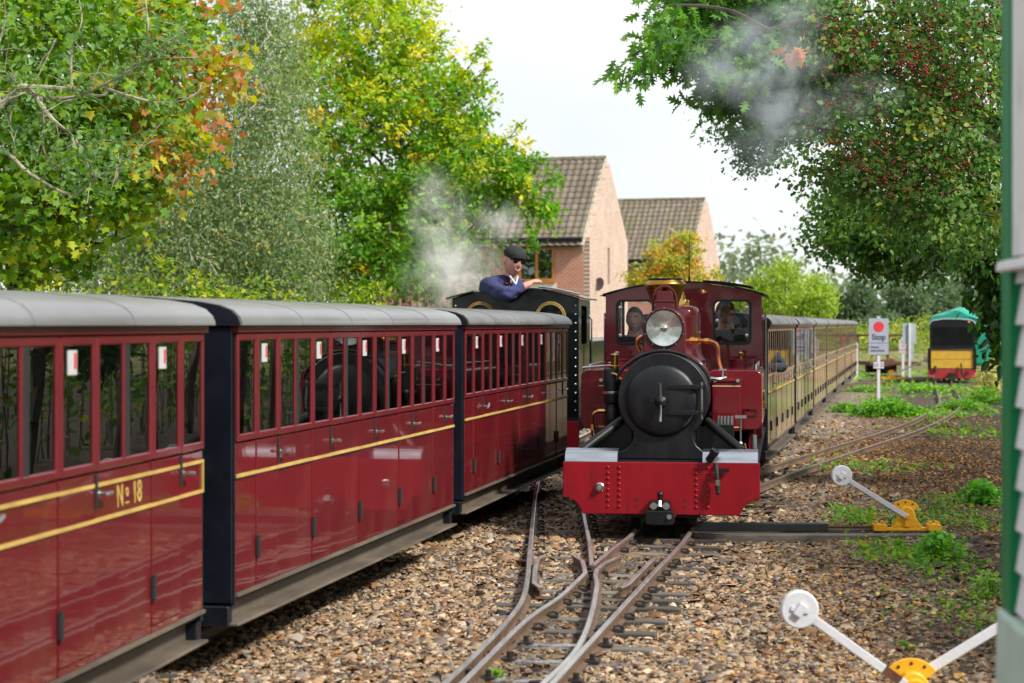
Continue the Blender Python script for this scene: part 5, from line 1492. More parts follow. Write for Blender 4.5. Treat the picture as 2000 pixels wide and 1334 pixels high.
# --- hedge top behind the left-hand carriages
def hedge(name, label, pts, h0, h1, depth, n, per, size, colfn, seed, cr=0.16, shape='oval'):
    rng = np.random.default_rng(seed)
    base = Vector(pts[0])
    root = tag(empty(name, base), label, 'hedge')
    P_ = spline([Vector(p) - base for p in pts], 10)
    A = np.array([p[:] for p in P_])
    i = rng.uniform(0, len(A) - 1.001, n); k = i.astype(int); t = (i - k)[:, None]
    c = A[k] * (1 - t) + A[k + 1] * t
    c[:, 1] += rng.normal(0, depth, n); c[:, 0] += rng.normal(0, depth*0.3, n)
    hh = h1 + 0.16*np.sin(c[:, 0]*2.1) + 0.1*np.sin(c[:, 0]*5.7)
    c[:, 2] = h0 + (hh - h0) * rng.random(n)**0.7
    b = MB()
    for q in range(0, n, 4): b.cyl((c[q][0], c[q][1], 0), (c[q][0] + rng.normal(0, .08), c[q][1] + rng.normal(0, .08), c[q][2]), 0.012, 0.004, n=4)
    st = b.build('stems', M['bark'], root); st['kind'] = 'stuff'
    v, f, cc = leaves(c, np.tile([[0, -0.5, 0.4]], (n, 1)), per, cr, size, shape, colfn, rng)
    o = obj('foliage', mass_mesh('foliage', v, f, cc, M['leaf']), root); o['kind'] = 'stuff'
    return root
hedge('hedge', 'yellow-green clipped hedge showing above the grey carriage roofs', [(-7.5, 21.0, -.08), (-5.0, 21.6, -.08), (-3.2, 22.6, -.08), (-1.6, 25.0, -.08)], 0.3, 2.02, 0.3, 620, 16, 0.075,
      mixpal([(0.16, 0.24, 0.02), (0.08, 0.16, 0.02), (0.34, 0.34, 0.03), (0.05, 0.11, 0.018)], [3, 3, 1.5, 2], 0.5), 31)
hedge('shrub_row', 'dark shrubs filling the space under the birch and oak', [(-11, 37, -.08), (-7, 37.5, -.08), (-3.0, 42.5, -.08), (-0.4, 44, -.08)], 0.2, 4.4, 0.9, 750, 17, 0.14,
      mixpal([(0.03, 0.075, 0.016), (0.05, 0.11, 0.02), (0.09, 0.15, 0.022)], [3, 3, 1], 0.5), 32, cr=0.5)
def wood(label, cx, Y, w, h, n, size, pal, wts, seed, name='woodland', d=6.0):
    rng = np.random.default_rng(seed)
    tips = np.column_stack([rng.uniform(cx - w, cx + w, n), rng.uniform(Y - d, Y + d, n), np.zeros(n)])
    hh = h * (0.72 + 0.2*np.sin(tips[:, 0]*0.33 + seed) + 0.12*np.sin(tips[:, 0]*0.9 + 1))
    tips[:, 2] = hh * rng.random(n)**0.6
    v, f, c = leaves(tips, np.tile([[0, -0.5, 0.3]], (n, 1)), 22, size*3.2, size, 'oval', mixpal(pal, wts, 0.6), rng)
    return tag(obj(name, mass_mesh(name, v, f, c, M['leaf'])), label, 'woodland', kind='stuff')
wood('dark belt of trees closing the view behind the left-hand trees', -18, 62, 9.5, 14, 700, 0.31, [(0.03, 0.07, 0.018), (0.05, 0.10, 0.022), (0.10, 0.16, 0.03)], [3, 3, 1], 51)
wood('distant woodland along the horizon, paled with painted haze', 32, 165, 60, 8.5, 850, 0.68, [(0.10, 0.135, 0.09), (0.13, 0.165, 0.11), (0.08, 0.11, 0.075)], [3, 2, 2], 52, d=12)  # distance haze mixed into the leaf colours
wood('tangle of yellowing bushes and dry grass behind the signs', 15.0, 72, 9, 1.6, 700, 0.125, [(0.17, 0.23, 0.04), (0.10, 0.17, 0.03), (0.28, 0.29, 0.06), (0.28, 0.24, 0.13)], [3, 4, 1.4, 1], 53, name='bushes', d=3.0)

# --- small autumn tree and willows behind the maroon train
tree('autumn_tree', 'small orange and green tree in front of the farther house', (5.2, 62, -0.08), (5.2, 62, 1.5),
     [ell(1310, 505, 55, 40, 62, 0.9), ell(1280, 545, 60, 35, 62, 0.9), ell(1350, 545, 55, 30, 62, 0.9), ell(1335, 480, 35, 25, 62, 0.6)],
     230, 18, 0.24, 0.13, 'oval', mixpal([(0.46, 0.24, 0.07), (0.24, 0.27, 0.04), (0.14, 0.22, 0.03), (0.50, 0.20, 0.08)], [1.6, 3, 3, 0.8], 0.7), seed=61, max_r=0.09)
for k, (x, y, rx, ry, Y, lab, sd_) in enumerate([(1525, 575, 60, 62, 78, 'tallest yellow-green willow bush behind the train of carriages', 62), (1590, 590, 38, 40, 74, 'rightmost yellow-green willow bush beside the carriage ends', 63), (1460, 600, 40, 36, 80, 'low willow bush just right of the maroon cab roof', 64)]):
    c = px(x, 640, Y)
    tree('willow_bush', lab, (c.x, Y, -0.08), (c.x, Y, 0.8), [ell(x, y, rx, ry, Y, 1.2), ell(x - rx*0.4, y + 20, rx*0.7, ry*0.7, Y, 1.0), ell(x + rx*0.2, y - ry*0.6, rx*0.4, ry*0.6, Y, 0.6)], 230, 22, 0.34, 0.14, 'oval',
         mixpal([(0.17, 0.26, 0.04), (0.24, 0.32, 0.06), (0.12, 0.20, 0.035), (0.36, 0.29, 0.06)], [3, 3, 3, 0.3], 0.5), seed=sd_, cat='bush', group='willow bushes behind the train', up=0.2, hang=-1.2, max_r=0.08)
# --- pines on the horizon, distance haze painted into their leaf colours
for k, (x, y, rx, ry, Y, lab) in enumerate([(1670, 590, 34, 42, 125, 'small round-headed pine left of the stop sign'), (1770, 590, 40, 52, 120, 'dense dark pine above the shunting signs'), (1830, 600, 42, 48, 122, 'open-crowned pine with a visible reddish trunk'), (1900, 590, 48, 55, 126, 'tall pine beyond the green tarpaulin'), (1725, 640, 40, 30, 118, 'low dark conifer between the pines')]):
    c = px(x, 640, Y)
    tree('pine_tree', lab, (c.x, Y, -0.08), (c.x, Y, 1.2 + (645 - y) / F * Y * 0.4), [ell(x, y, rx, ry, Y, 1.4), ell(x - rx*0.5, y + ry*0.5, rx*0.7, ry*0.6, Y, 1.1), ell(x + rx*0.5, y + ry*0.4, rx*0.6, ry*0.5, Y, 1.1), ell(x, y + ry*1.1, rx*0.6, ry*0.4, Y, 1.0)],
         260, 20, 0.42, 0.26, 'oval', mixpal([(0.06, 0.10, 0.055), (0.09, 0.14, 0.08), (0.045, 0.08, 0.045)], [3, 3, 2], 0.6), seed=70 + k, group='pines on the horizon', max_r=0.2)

# --- right-hand trees: hawthorn with berries, overhanging red oak, dark lower tree, glossy evergreen
HB = np.array((5.1, 16.6, -0.08))
def haw_col(pos, ti, rng):
    return mixpal([(0.06, 0.145, 0.04), (0.10, 0.19, 0.055), (0.04, 0.10, 0.03), (0.17, 0.25, 0.07), (0.30, 0.27, 0.03), (0.17, 0.15, 0.05)], [3, 3.5, 2, 1.8, 0.2, 0.2], 0.45)(pos, ti, rng)
tree('hawthorn_tree', 'hawthorn full of dark red berries hanging in from the right', tuple(HB), (5.0, 16.6, 2.4),
     [ell(1840, 90, 150, 110, 16.2, 0.9), ell(1700, 120, 150, 100, 16.4, 0.8), ell(1860, 240, 140, 120, 16.0, 0.9), ell(1730, 270, 150, 100, 16.2, 0.9), ell(1780, 370, 150, 80, 16.0, 0.8),
      ell(1880, 400, 100, 110, 15.8, 0.8), ell(1640, 330, 70, 50, 16.2, 0.5), ell(1900, -40, 180, 110, 16.4, 1.0), ell(1600, 60, 90, 80, 16.6, 0.6), ell(2040, 250, 120, 260, 16.2, 1.0)],
     900, 30, 0.20, 0.050, 'hawthorn', haw_col, seed=81, up=0.5, out=0.6, hang=0.4, inner=0.5, max_r=0.11)
def berries():
    rng = np.random.default_rng(82)
    tips, d, i = crown_points([ell(1740, 190, 190, 170, 15.5, 0.35), ell(1850, 120, 110, 120, 15.4, 0.3), ell(1760, 330, 130, 70, 15.3, 0.3), ell(1640, 60, 70, 50, 15.8, 0.3)], 130, rng, 0.5)
    n = len(tips) * 7
    pos = np.repeat(tips, 7, axis=0) + rng.normal(0, 0.055, (n, 3))
    V, f = ico()
    v, f, c = scatter(V, f, pos - HB, rand_rot(n, rng), rng.uniform(0.008, 0.0125, n), pick([(0.16, 0.006, 0.012), (0.24, 0.012, 0.015), (0.09, 0.006, 0.01)], [3, 1, 1], n, rng))
    r = bpy.data.objects['hawthorn_tree']
    o = obj('berries', mass_mesh('berries', v, f, c, M['leaf_gloss']), r); o['kind'] = 'stuff'
berries()
RB = np.array((5.6, 21.0, -0.08))
ROCOL = mixpal([(0.05, 0.135, 0.028), (0.085, 0.19, 0.03), (0.035, 0.095, 0.025), (0.12, 0.23, 0.03)], [3, 3, 2, 1], 0.5)
rot_ = tree('red_oak_tree', 'large-leaved red oak overhanging the line at top right', tuple(RB), (5.2, 20.5, 3.2),
     [ell(1380, 40, 90, 70, 17.0, 0.6), ell(1500, 60, 110, 90, 17.2, 0.7), ell(1320, 90, 50, 40, 16.8, 0.35), ell(1560, 140, 110, 90, 17.3, 0.7), ell(1440, 150, 70, 60, 17.2, 0.5), ell(1480, -30, 210, 60, 17.3, 0.8)],
     300, 16, 0.24, 0.14, 'redoak', ROCOL, seed=83, up=0.5, hang=1.0, max_r=0.13)
# the nearest big leaves singly
def single_leaves():
    rng = np.random.default_rng(84)
    mats = []
    for i, (pal) in enumerate([(0.07, 0.17, 0.028), (0.10, 0.215, 0.032), (0.05, 0.125, 0.027), (0.13, 0.25, 0.035), (0.45, 0.20, 0.06)]):
        v, f = LEAF['redoak']
        mats.append(mass_mesh('leaf', v, f, np.tile([pal], (len(v), 1)), M['leaf']))
    spots = []
    spine = [(1215, 155), (1240, 120), (1262, 100), (1290, 85), (1300, 60), (1330, 95), (1280, 30), (1310, 20), (1350, 60), (1400, 95), (1430, 60), (1460, 110), (1500, 90), (1540, 60), (1380, 130), (1420, 140), (1475, 160), (1550, 130), (1600, 110)]
    for (x, y) in spine:
        for k in range(13):
            spots.append((x + rng.normal(0, 17), y + rng.normal(0, 15), 16.3 + rng.normal(0, 0.15)))
    B = Vector(tuple(RB))
    tw = MB()
    for line in ([(1640, 20), (1500, 60), (1400, 80), (1300, 80), (1240, 105), (1205, 140)], [(1500, 60), (1420, 20), (1320, 10), (1275, 20)], [(1640, 20), (1580, 100), (1500, 120), (1420, 130)]):
        pts = spline([px(x, y, 16.3) - B for x, y in line], 5)
        tw.tube(pts, [max(0.005, 0.028*(1 - i/len(pts))) for i in range(len(pts))], 5)
    tw.tube(spline([px(1640, 20, 16.3) - B, px(1720, -60, 17.2) - B, Vector((-0.2, -0.4, 4.6)), Vector((-0.3, -0.3, 3.3))], 6), 0.035, 6)
    tw.build('limb', M['bark'], rot_, smooth=True)
    for i, (x, y, Y) in enumerate(spots):
        Rm = leaf_frames(1, rng, np.array([[-0.3, -0.8, 0.1]]), up=0.3, out=0.8, rnd=0.55, hang=1.6)[0]
        M4 = Matrix(Rm.tolist()).to_4x4(); M4.translation = px(x, y, Y) - B
        o = obj('leaf', mats[rng.choice(4, p=[.35, .25, .25, .15])], rot_)
        o.matrix_local = M4 @ Matrix.Scale(rng.uniform(0.11, 0.175), 4)
    for k in range(7):
        Rm = leaf_frames(1, rng, np.array([[-0.3, -0.8, 0.1]]), up=0.2, out=0.8, rnd=0.4, hang=2)[0]
        M4 = Matrix(Rm.tolist()).to_4x4(); M4.translation = px(1545 + rng.normal(0, 10), 92 + rng.normal(0, 7), 15.8) - B
        o = obj('leaf', mats[4], rot_); o.matrix_local = M4 @ Matrix.Scale(0.14, 4); o['label'] = 'withered orange leaf'
single_leaves()
tree('field_oak', 'dark small-leaved branch hanging below the red oak at the smoke', (6.2, 23.0, -0.08), (5.8, 22.5, 3.4),
     [ell(1480, 235, 95, 60, 21, 0.8), ell(1500, 285, 55, 40, 21, 0.5), ell(1560, 190, 100, 60, 21.5, 0.8), ell(1620, 220, 90, 60, 22, 0.8), ell(1465, 318, 30, 16, 21, 0.25), ell(1590, 120, 130, 80, 21.8, 0.8)],
     380, 28, 0.22, 0.062, 'oak', mixpal([(0.045, 0.10, 0.045), (0.07, 0.14, 0.06), (0.03, 0.075, 0.035)], [3, 2, 2], 0.5), seed=85, inner=0.5, max_r=0.1)
tree('elm_tree', 'dark rounded tree overhanging the siding in front of the sky', (7.6, 27.0, -0.08), (7.4, 27, 2.6),
     [ell(1700, 430, 110, 70, 26, 1.0), ell(1650, 470, 70, 50, 26, 0.7), ell(1780, 480, 110, 60, 26, 1.0), ell(1740, 520, 80, 25, 26, 0.6), ell(1850, 440, 90, 90, 26, 1.0), ell(1640, 400, 50, 30, 26, 0.5)],
     420, 26, 0.27, 0.085, 'oval', mixpal([(0.045, 0.11, 0.026), (0.07, 0.15, 0.03), (0.03, 0.075, 0.02), (0.11, 0.18, 0.03)], [3, 2.5, 2, 0.8], 0.5), seed=86, inner=0.5, max_r=0.14)
tree('cherry_laurel', 'glossy dark-leaved evergreen filling the right edge beside the kiosk', (5.35, 18.5, -0.08), (5.2, 18.5, 1.2),
     [ell(1915, 470, 70, 60, 19, 0.6), ell(1958, 550, 45, 80, 19, 0.5), ell(1985, 650, 40, 80, 19, 0.4), ell(1850, 455, 60, 45, 19.4, 0.5), ell(2020, 560, 70, 160, 19, 0.6)],
     330, 14, 0.20, 0.115, 'oval', mixpal([(0.035, 0.10, 0.018), (0.055, 0.14, 0.022), (0.025, 0.075, 0.015)], [3, 2, 2], 0.4), leafmat='leaf_gloss', seed=87, hang=1.4, up=0.35, out=0.6, max_r=0.07)
# trees farther right, out of the picture, that shade the yard and show in the carriage windows
for k, (x, y, hh, lab) in enumerate([(6.2, 11.5, 4.6, 'leafy tree standing right of the kiosk'), (7.5, 6.5, 4.8, 'leafy tree standing well right of the camera')]):
    rng = np.random.default_rng(200 + k)
    root = tag(empty('broadleaf_tree', (x, y, -0.08)), lab, 'tree')
    tips, dirs, _ = crown_points([(np.array((0, 0, 2.6)), np.array((1.6, 2.4, 2.3)))], 330, rng, 0.4)
    tips[:, 2] = np.maximum(tips[:, 2], 0.3)
    skeleton('trunk', (0, 0, 0), (0, 0, 1.0), tips[:200], root, M['bark'], rng)
    v, f, c = leaves(tips, dirs, 16, 0.4, 0.13, 'oval', mixpal([G1, G2, G3], [2, 2, 2]), rng)
    o = obj('crown', mass_mesh('crown', v, f, c, M['leaf']), root); o['kind'] = 'stuff'

wood('unseen belt of trees added behind the camera to darken reflections', 0, -16, 22, 8, 420, 0.42, [(0.03, 0.07, 0.018), (0.05, 0.10, 0.022), (0.08, 0.13, 0.03)], [3, 3, 1], 54, d=2.5)  # out of view, added to darken reflections and cut frontal sky light

hedge('unseen_hedge', 'unseen tall dark hedge added on the right for window reflections and shade', [(4.6, 7.5, -.08), (5.0, 12.0, -.08), (6.6, 20.5, -.08), (9.2, 30.0, -.08), (12.2, 40.0, -.08)], 0.1, 3.0, 0.35, 850, 15, 0.14,
      mixpal([(0.035, 0.08, 0.02), (0.055, 0.12, 0.025), (0.09, 0.16, 0.03), (0.20, 0.15, 0.03)], [3, 3, 1.5, 0.5], 0.5), 33, cr=0.45)  # out of view, added for dark carriage-window reflections and yard shade
# ================================================================== houses
M['brick_front'] = brick_mat('red_brick_front', 0, (0.42, 0.13, 0.085), (0.31, 0.085, 0.055), (0.46, 0.34, 0.28))
M['brick_gable'] = brick_mat('pale_brick_gable', 1, (0.62, 0.48, 0.41), (0.52, 0.36, 0.29), (0.24, 0.17, 0.14), 0.5)
M['tile'] = mat('concrete_roof_tile', (0.155, 0.128, 0.098), 0.85, var=0.25, scale=3, dirt=(0.115, 0.118, 0.045), dscale=1.1, dlo=0.5, dhi=0.72, bump=0.15, objvar=0.22)
M['tile_joined'] = mat('concrete_roof_tiles_far', (0.155, 0.128, 0.098), 0.85, var=0.35, scale=3.5, dirt=(0.115, 0.118, 0.045), dscale=1.1, dlo=0.5, dhi=0.72)

def tile_verts(w=0.30, l=0.40):
    """wavy interlocking tile, long axis +y up the slope"""
    prof = [(-w/2, 0.0), (-w*0.33, 0.035), (-w*0.15, 0.045), (w*0.03, 0.02), (w*0.2, 0.0), (w*0.38, 0.0), (w*0.52, 0.014)]
    v = []; f = []
    n = len(prof)
    for y, dz in ((0, 0.030), (l, 0.0)):
        for x, z in prof: v.append((x, y, z + dz))
    for x, z in prof: v.append((x, 0, z - 0.012))
    for i in range(n - 1):
        f.append((i, i+1, n+i+1, n+i)); f.append((2*n+i, 2*n+i+1, i+1, i))
    return v, f

def house(label, corner, L_, W, ze, zr, windows, gable_slits, ntile, ang=math.radians(18), dish=None):
    root = tag(empty('brick_house', (corner[0], corner[1], -0.1), -ang), label, 'house')
    zr -= 0.0
    MB().box(-L_, -0.001, 0.0, 0.25, 0, ze).build('front_wall', M['brick_front'], root)
    gp_ = [(0.26, 0), (W, 0), (W, ze), (W/2, zr - 0.12), (0.26, ze + (zr - 0.12 - ze)*0.26/(W/2)), ]
    gp_ = [(0.0, 0), (W, 0), (W, ze), (W/2, zr - 0.14), (0.0, ze)]
    MB().plate(gp_, [[(y - w/2, z0), (y + w/2, z0), (y + w/2, z1), (y - w/2, z1)] for y, w, z0, z1 in gable_slits], 0.0, 0.25, 'yz').build('gable_wall', M['brick_gable'], root, loc=(-0.25 + 0.252, 0.0, 0))
    MB().box(-L_, 0, W - 0.25, W, 0, ze).build('back_wall', M['brick_front'], root)
    MB().prism(gp_, -L_, -L_ + 0.25, 'yz').build('gable_wall', M['brick_gable'], root)
    for y, w, z0, z1 in gable_slits:
        wn = MB().plate([(y - w/2, z0), (y + w/2, z0), (y + w/2, z1), (y - w/2, z1)], [[(y - w/2 + 0.05, z0 + 0.05), (y + w/2 - 0.05, z0 + 0.05), (y + w/2 - 0.05, z1 - 0.05), (y - w/2 + 0.05, z1 - 0.05)]], 0.16, 0.262, 'yz').build('window', M['woodframe'], root, loc=(-0.248, 0, 0))
        MB().box(0.12, 0.13, y - w/2, y + w/2, z0, z1).build('pane', M['lens_dark'], wn)
    for x0, x1, z0, z1 in windows:
        mid = (x0 + x1)/2
        fr = MB().plate([(x0, z0), (x1, z0), (x1, z1), (x0, z1)], [[(x0 + 0.09, z0 + 0.09), (mid - 0.05, z0 + 0.09), (mid - 0.05, z1 - 0.08), (x0 + 0.09, z1 - 0.08)], [(mid + 0.07, z0 + 0.11), (x1 - 0.10, z0 + 0.11), (x1 - 0.10, z1 - 0.10), (mid + 0.07, z1 - 0.10)]], -0.045, -0.003).build('window', M['woodframe'], root, bev=0.01, seg=1)
        MB().box(x0 + 0.05, x1 - 0.05, -0.0028, -0.0012, z0 + 0.05, z1 - 0.05).build('room_dark', M['darkroom'], fr)
        MB().box(x0 + 0.05, x1 - 0.05, -0.0065, -0.0035, z0 + 0.62*(z1 - z0), z1 - 0.05).build('blind', M['blind'], fr)
        MB().box(x0 + 0.05, x1 - 0.05, -0.013, -0.010, z0 + 0.05, z1 - 0.05).build('pane', M['glass'], fr)
        MB().box(x0 - 0.05, x1 + 0.05, -0.09, -0.002, z0 - 0.06, z0 - 0.002).build('sill', M['woodframe'], fr)
        MB().box(x0 - 0.1, x1 + 0.1, -0.02, -0.002, z0 - 0.34, z0 - 0.063).build('sill_course', M['plaster'], fr)
    # eaves
    MB().box(-L_ - 0.1, 0.02, -0.30, -0.003, ze - 0.16, ze + 0.02).build('fascia', M['fascia'], root)
    MB().cyl((-L_ - 0.1, -0.36, ze - 0.02), (0.03, -0.36, ze - 0.02), 0.06, n=10).build('gutter', M['fascia'], root, smooth=True)
    for k, (zz, d) in enumerate(((ze - 0.26, 0.05), (ze - 0.36, 0.10), (ze - 0.46, 0.06))): MB().box(-0.30, -0.0, -0.02 - d, -0.003, zz - 0.08, zz).build('corbel', M['brick_front'], root)
    # roof planes
    sl = math.atan2(zr - ze, W/2)
    run = math.hypot(W/2 + 0.35, (zr - ze)*(W/2 + 0.35)/(W/2))
    roof = empty('roof', (0, -0.35, ze - 0.35*math.tan(sl) + 0.10), 0, root); roof.rotation_euler = (sl, 0, 0)
    KIDS.setdefault(root.name, []).append(roof.name)
    MB().box(-L_ - 0.1, 0.08, 0, run, -0.10, -0.02).build('roof_deck', M['fascia'], roof)
    bk = MB().box(-L_ - 0.1, 0.08, 0, run, -0.10, 0.04).build('roof_back', M['tile_joined'], root, loc=(0, W + 0.35, ze - 0.35*math.tan(sl) + 0.10)); bk.rotation_euler = (math.pi - sl, 0, 0); bk.scale = (1, 1, -1)
    tv, tf = tile_verts()
    tm = MB().add(tv, tf).mesh('roof_tile', M['tile'], True, 60)
    pitch = 0.335; nr = int(run / pitch) + 1; ncol = int((L_ + 0.1) / 0.30)
    cells = [(c, r) for c in range(ncol) for r in range(nr)]
    joined = MB()
    for k, (c, r) in enumerate(cells):
        x, y = -0.08 - c*0.30, r*pitch - 0.04
        if y > run - 0.15: continue
        if k < ntile:
            o = obj('roof_tile', tm, roof, loc=(x, y, random.uniform(-0.004, 0.006)))
            o.rotation_euler = (0, 0, random.uniform(-.02, .02))
        else:
            joined.add([(a + x, b_ + y, q) for a, b_, q in tv], tf)
    if joined.v:
        o = joined.build('roof_tiles', M['tile_joined'], roof, smooth=True, angle=60); o['kind'] = 'stuff'
    for k in range(int(L_/0.45)):
        MB().lathe([(0.14, -k*0.45 - 0.43), (0.15, -k*0.45)], (0.08, W/2, zr + 0.03), 'x', 12).build('ridge_tile', M['tile'], root, smooth=True)
    # verges
    for s in (-1, 1):
        y0, y1 = (W/2, -0.35) if s < 0 else (W/2, W + 0.35)
        MB().bar((0.045, y0, zr + 0.03), (0.045, y1, ze - 0.35*math.tan(sl) + 0.07), 0.10, 0.12).build('verge', M['verge'], root)
    if dish:
        y, z = dish
        d = MB().lathe([(0.0, 0.0), (0.14, -0.012), (0.28, -0.05), (0.285, -0.045), (0.12, -0.002), (0.0, 0.012)], (0, 0, 0), 'z', 24)
        o = d.build('satellite_dish', M['dish'], root, smooth=True, loc=(0.40, y - 0.25, z)); o.rotation_euler = (math.radians(75), 0, math.radians(-25)); o.scale = (1, 1, -1)
        MB().tube([(0.0, y + 0.1, z - 0.05), (0.2, y, z - 0.05), (0.40, y - 0.2, z)], 0.02, 6).tube([(0.40, y - 0.25, z - 0.2), (0.62, y - 0.5, z - 0.12)], 0.012, 6).build('dish_bracket', M['dish'], root)
    return root
house('nearer brick house with tiled roof, pale gable and orange-framed window', (2.87, 80.0), 9.0, 6.0, 5.05, 8.42,
      [(-2.72, -1.22, 3.32, 4.72)], [(2.9, 0.34, 3.25, 4.75)], 300, dish=(1.15, 3.2))
house('farther tiled brick house to the right, half behind an orange tree', (9.51, 106.0), 9.0, 6.0, 5.05, 8.35, [(-2.6, -1.5, 3.1, 4.4)], [(2.5, 0.34, 3.1, 4.4)], 0)

# ================================================================== signs
def board(name, label, x, y0, y1, w_px, ground_y, cat='sign', face='sign_grey', post_w=0.045, Y=None, group=None):
    Y = Y or F*1.58/(ground_y - 633)
    c = px(x, ground_y, Y)
    root = tag(empty(name, (c.x, Y, -0.08)), label, cat, group)
    z0 = px(x, y1, Y).z + 0.08; z1 = px(x, y0, Y).z + 0.08; w = w_px / F * Y
    return root, z0, z1, w, Y
# stop board
root, z0, z1, w, Y = board('stop_sign', 'grey stop board with red disc on a white post beside the carriages', 1716, 622, 692, 38, 789)
MB().box(-0.03, 0.03, 0.0, 0.05, 0, z1 + 0.03).build('post', M['white'], root, bev=0.004)
MB().box(-0.036, 0.036, -0.006, 0.056, z1 + 0.03, z1 + 0.045).build('post_cap', M['white'], root)
pl = MB().prism(rrect(-w/2, w/2, z0, z1, 0.012), -0.012, -0.001).build('plate', M['sign_grey'], root)
MB().plate(rrect(-w/2 - 0.004, w/2 + 0.004, z0 - 0.004, z1 + 0.004, 0.014), [rrect(-w/2 + 0.004, w/2 - 0.004, z0 + 0.004, z1 - 0.004, 0.010)], -0.0135, -0.0122).build('border', M['sign_back'], pl)
hh = z1 - z0
MB().prism(circ(0, z1 - hh*0.235, 0.106, 36), -0.0145, -0.0125).build('disc', M['notice_red'], pl)
obj('lettering', text_mesh('Stop', 0.158, M['sign_blue'], 0.0008, 0.94, 0.0035), pl, loc=(0, -0.0135, z1 - hh*0.525), rot=(math.radians(90), 0, 0))
MB().box(-w/2 + 0.004, w/2 - 0.004, -0.0140, -0.0125, z1 - hh*0.685 - 0.004, z1 - hh*0.685 + 0.004).build('rule', M['sign_blue'], pl)
obj('lettering', text_mesh('Await', 0.074, M['sign_blue'], 0.0008, 0.95, 0.001, 'LEFT'), pl, loc=(-w/2 + 0.03, -0.0135, z1 - hh*0.80), rot=(math.radians(90), 0, 0))
obj('lettering', text_mesh('instructions', 0.074, M['sign_blue'], 0.0008, 0.80, 0.001, 'LEFT'), pl, loc=(-w/2 + 0.03, -0.0135, z1 - hh*0.895), rot=(math.radians(90), 0, 0))
zz = px(0, 713, Y).z + 0.08
p2 = MB().box(-0.103, 0.103, -0.012, -0.001, zz - 0.066, zz + 0.066).build('number_plate', M['white'], root)
MB().plate([(-0.105, zz - 0.068), (0.105, zz - 0.068), (0.105, zz + 0.068), (-0.105, zz + 0.068)], [[(-0.098, zz - 0.061), (0.098, zz - 0.061), (0.098, zz + 0.061), (-0.098, zz + 0.061)]], -0.0135, -0.0122).build('border', M['sign_back'], p2)
for t_, x_ in (('U', -0.055), ('2', 0.058)): obj('lettering', text_mesh(t_, 0.10, M['sign_blue'], 0.0008, 1.0, 0.002), p2, loc=(x_, -0.0135, zz), rot=(math.radians(90), 0, 0))
for q in (-0.012, 0.014): MB().cyl((0.0, -0.014, zz + q), (0.0, -0.012, zz + q), 0.007, n=8).build('screw', M['sign_blue'], p2)
# limit of shunt board
root, z0, z1, w, Y = board('shunt_limit_sign', 'small white limit of shunt board on a white post', 1764, 663, 689, 17, 740)
MB().box(-0.035, 0.035, 0.0, 0.06, 0, z1 + 0.06).build('post', M['white'], root)
pl = MB().box(-w/2, w/2, -0.012, -0.001, z0, z1).build('plate', M['notice_white'], root)
for t_, dz in (('LIMIT', 0.115), ('OF', 0.0), ('SHUNT', -0.115)): obj('lettering', text_mesh(t_, 0.085, M['notice_red'], 0.0008, 0.85, 0.0), pl, loc=(0, -0.0135, (z0 + z1)/2 + dz), rot=(math.radians(90), 0, 0))
# backs of two plates on one post
root, z0, z1, w, Y = board('sign_back', 'tall white post carrying grey sign plates seen from behind', 1777, 632, 702, 24, 741)
MB().box(-0.03, 0.03, 0.0, 0.06, 0, z1 + 0.02).build('post', M['white'], root)
for a, b_, x0, x1 in ((0.42, 1.0, -0.19, 0.17), (0.2, 0.40, -0.10, 0.13), (0.0, 0.18, -0.09, 0.12)):
    MB().box(x0, x1, 0.061, 0.072, z0 + (z1 - z0)*a, z0 + (z1 - z0)*b_).build('plate', M['sign_back'], root)
MB().box(0.17, 0.185, 0.055, 0.08, z0 + (z1 - z0)*0.42, z1).build('plate_edge', M['white'], root)

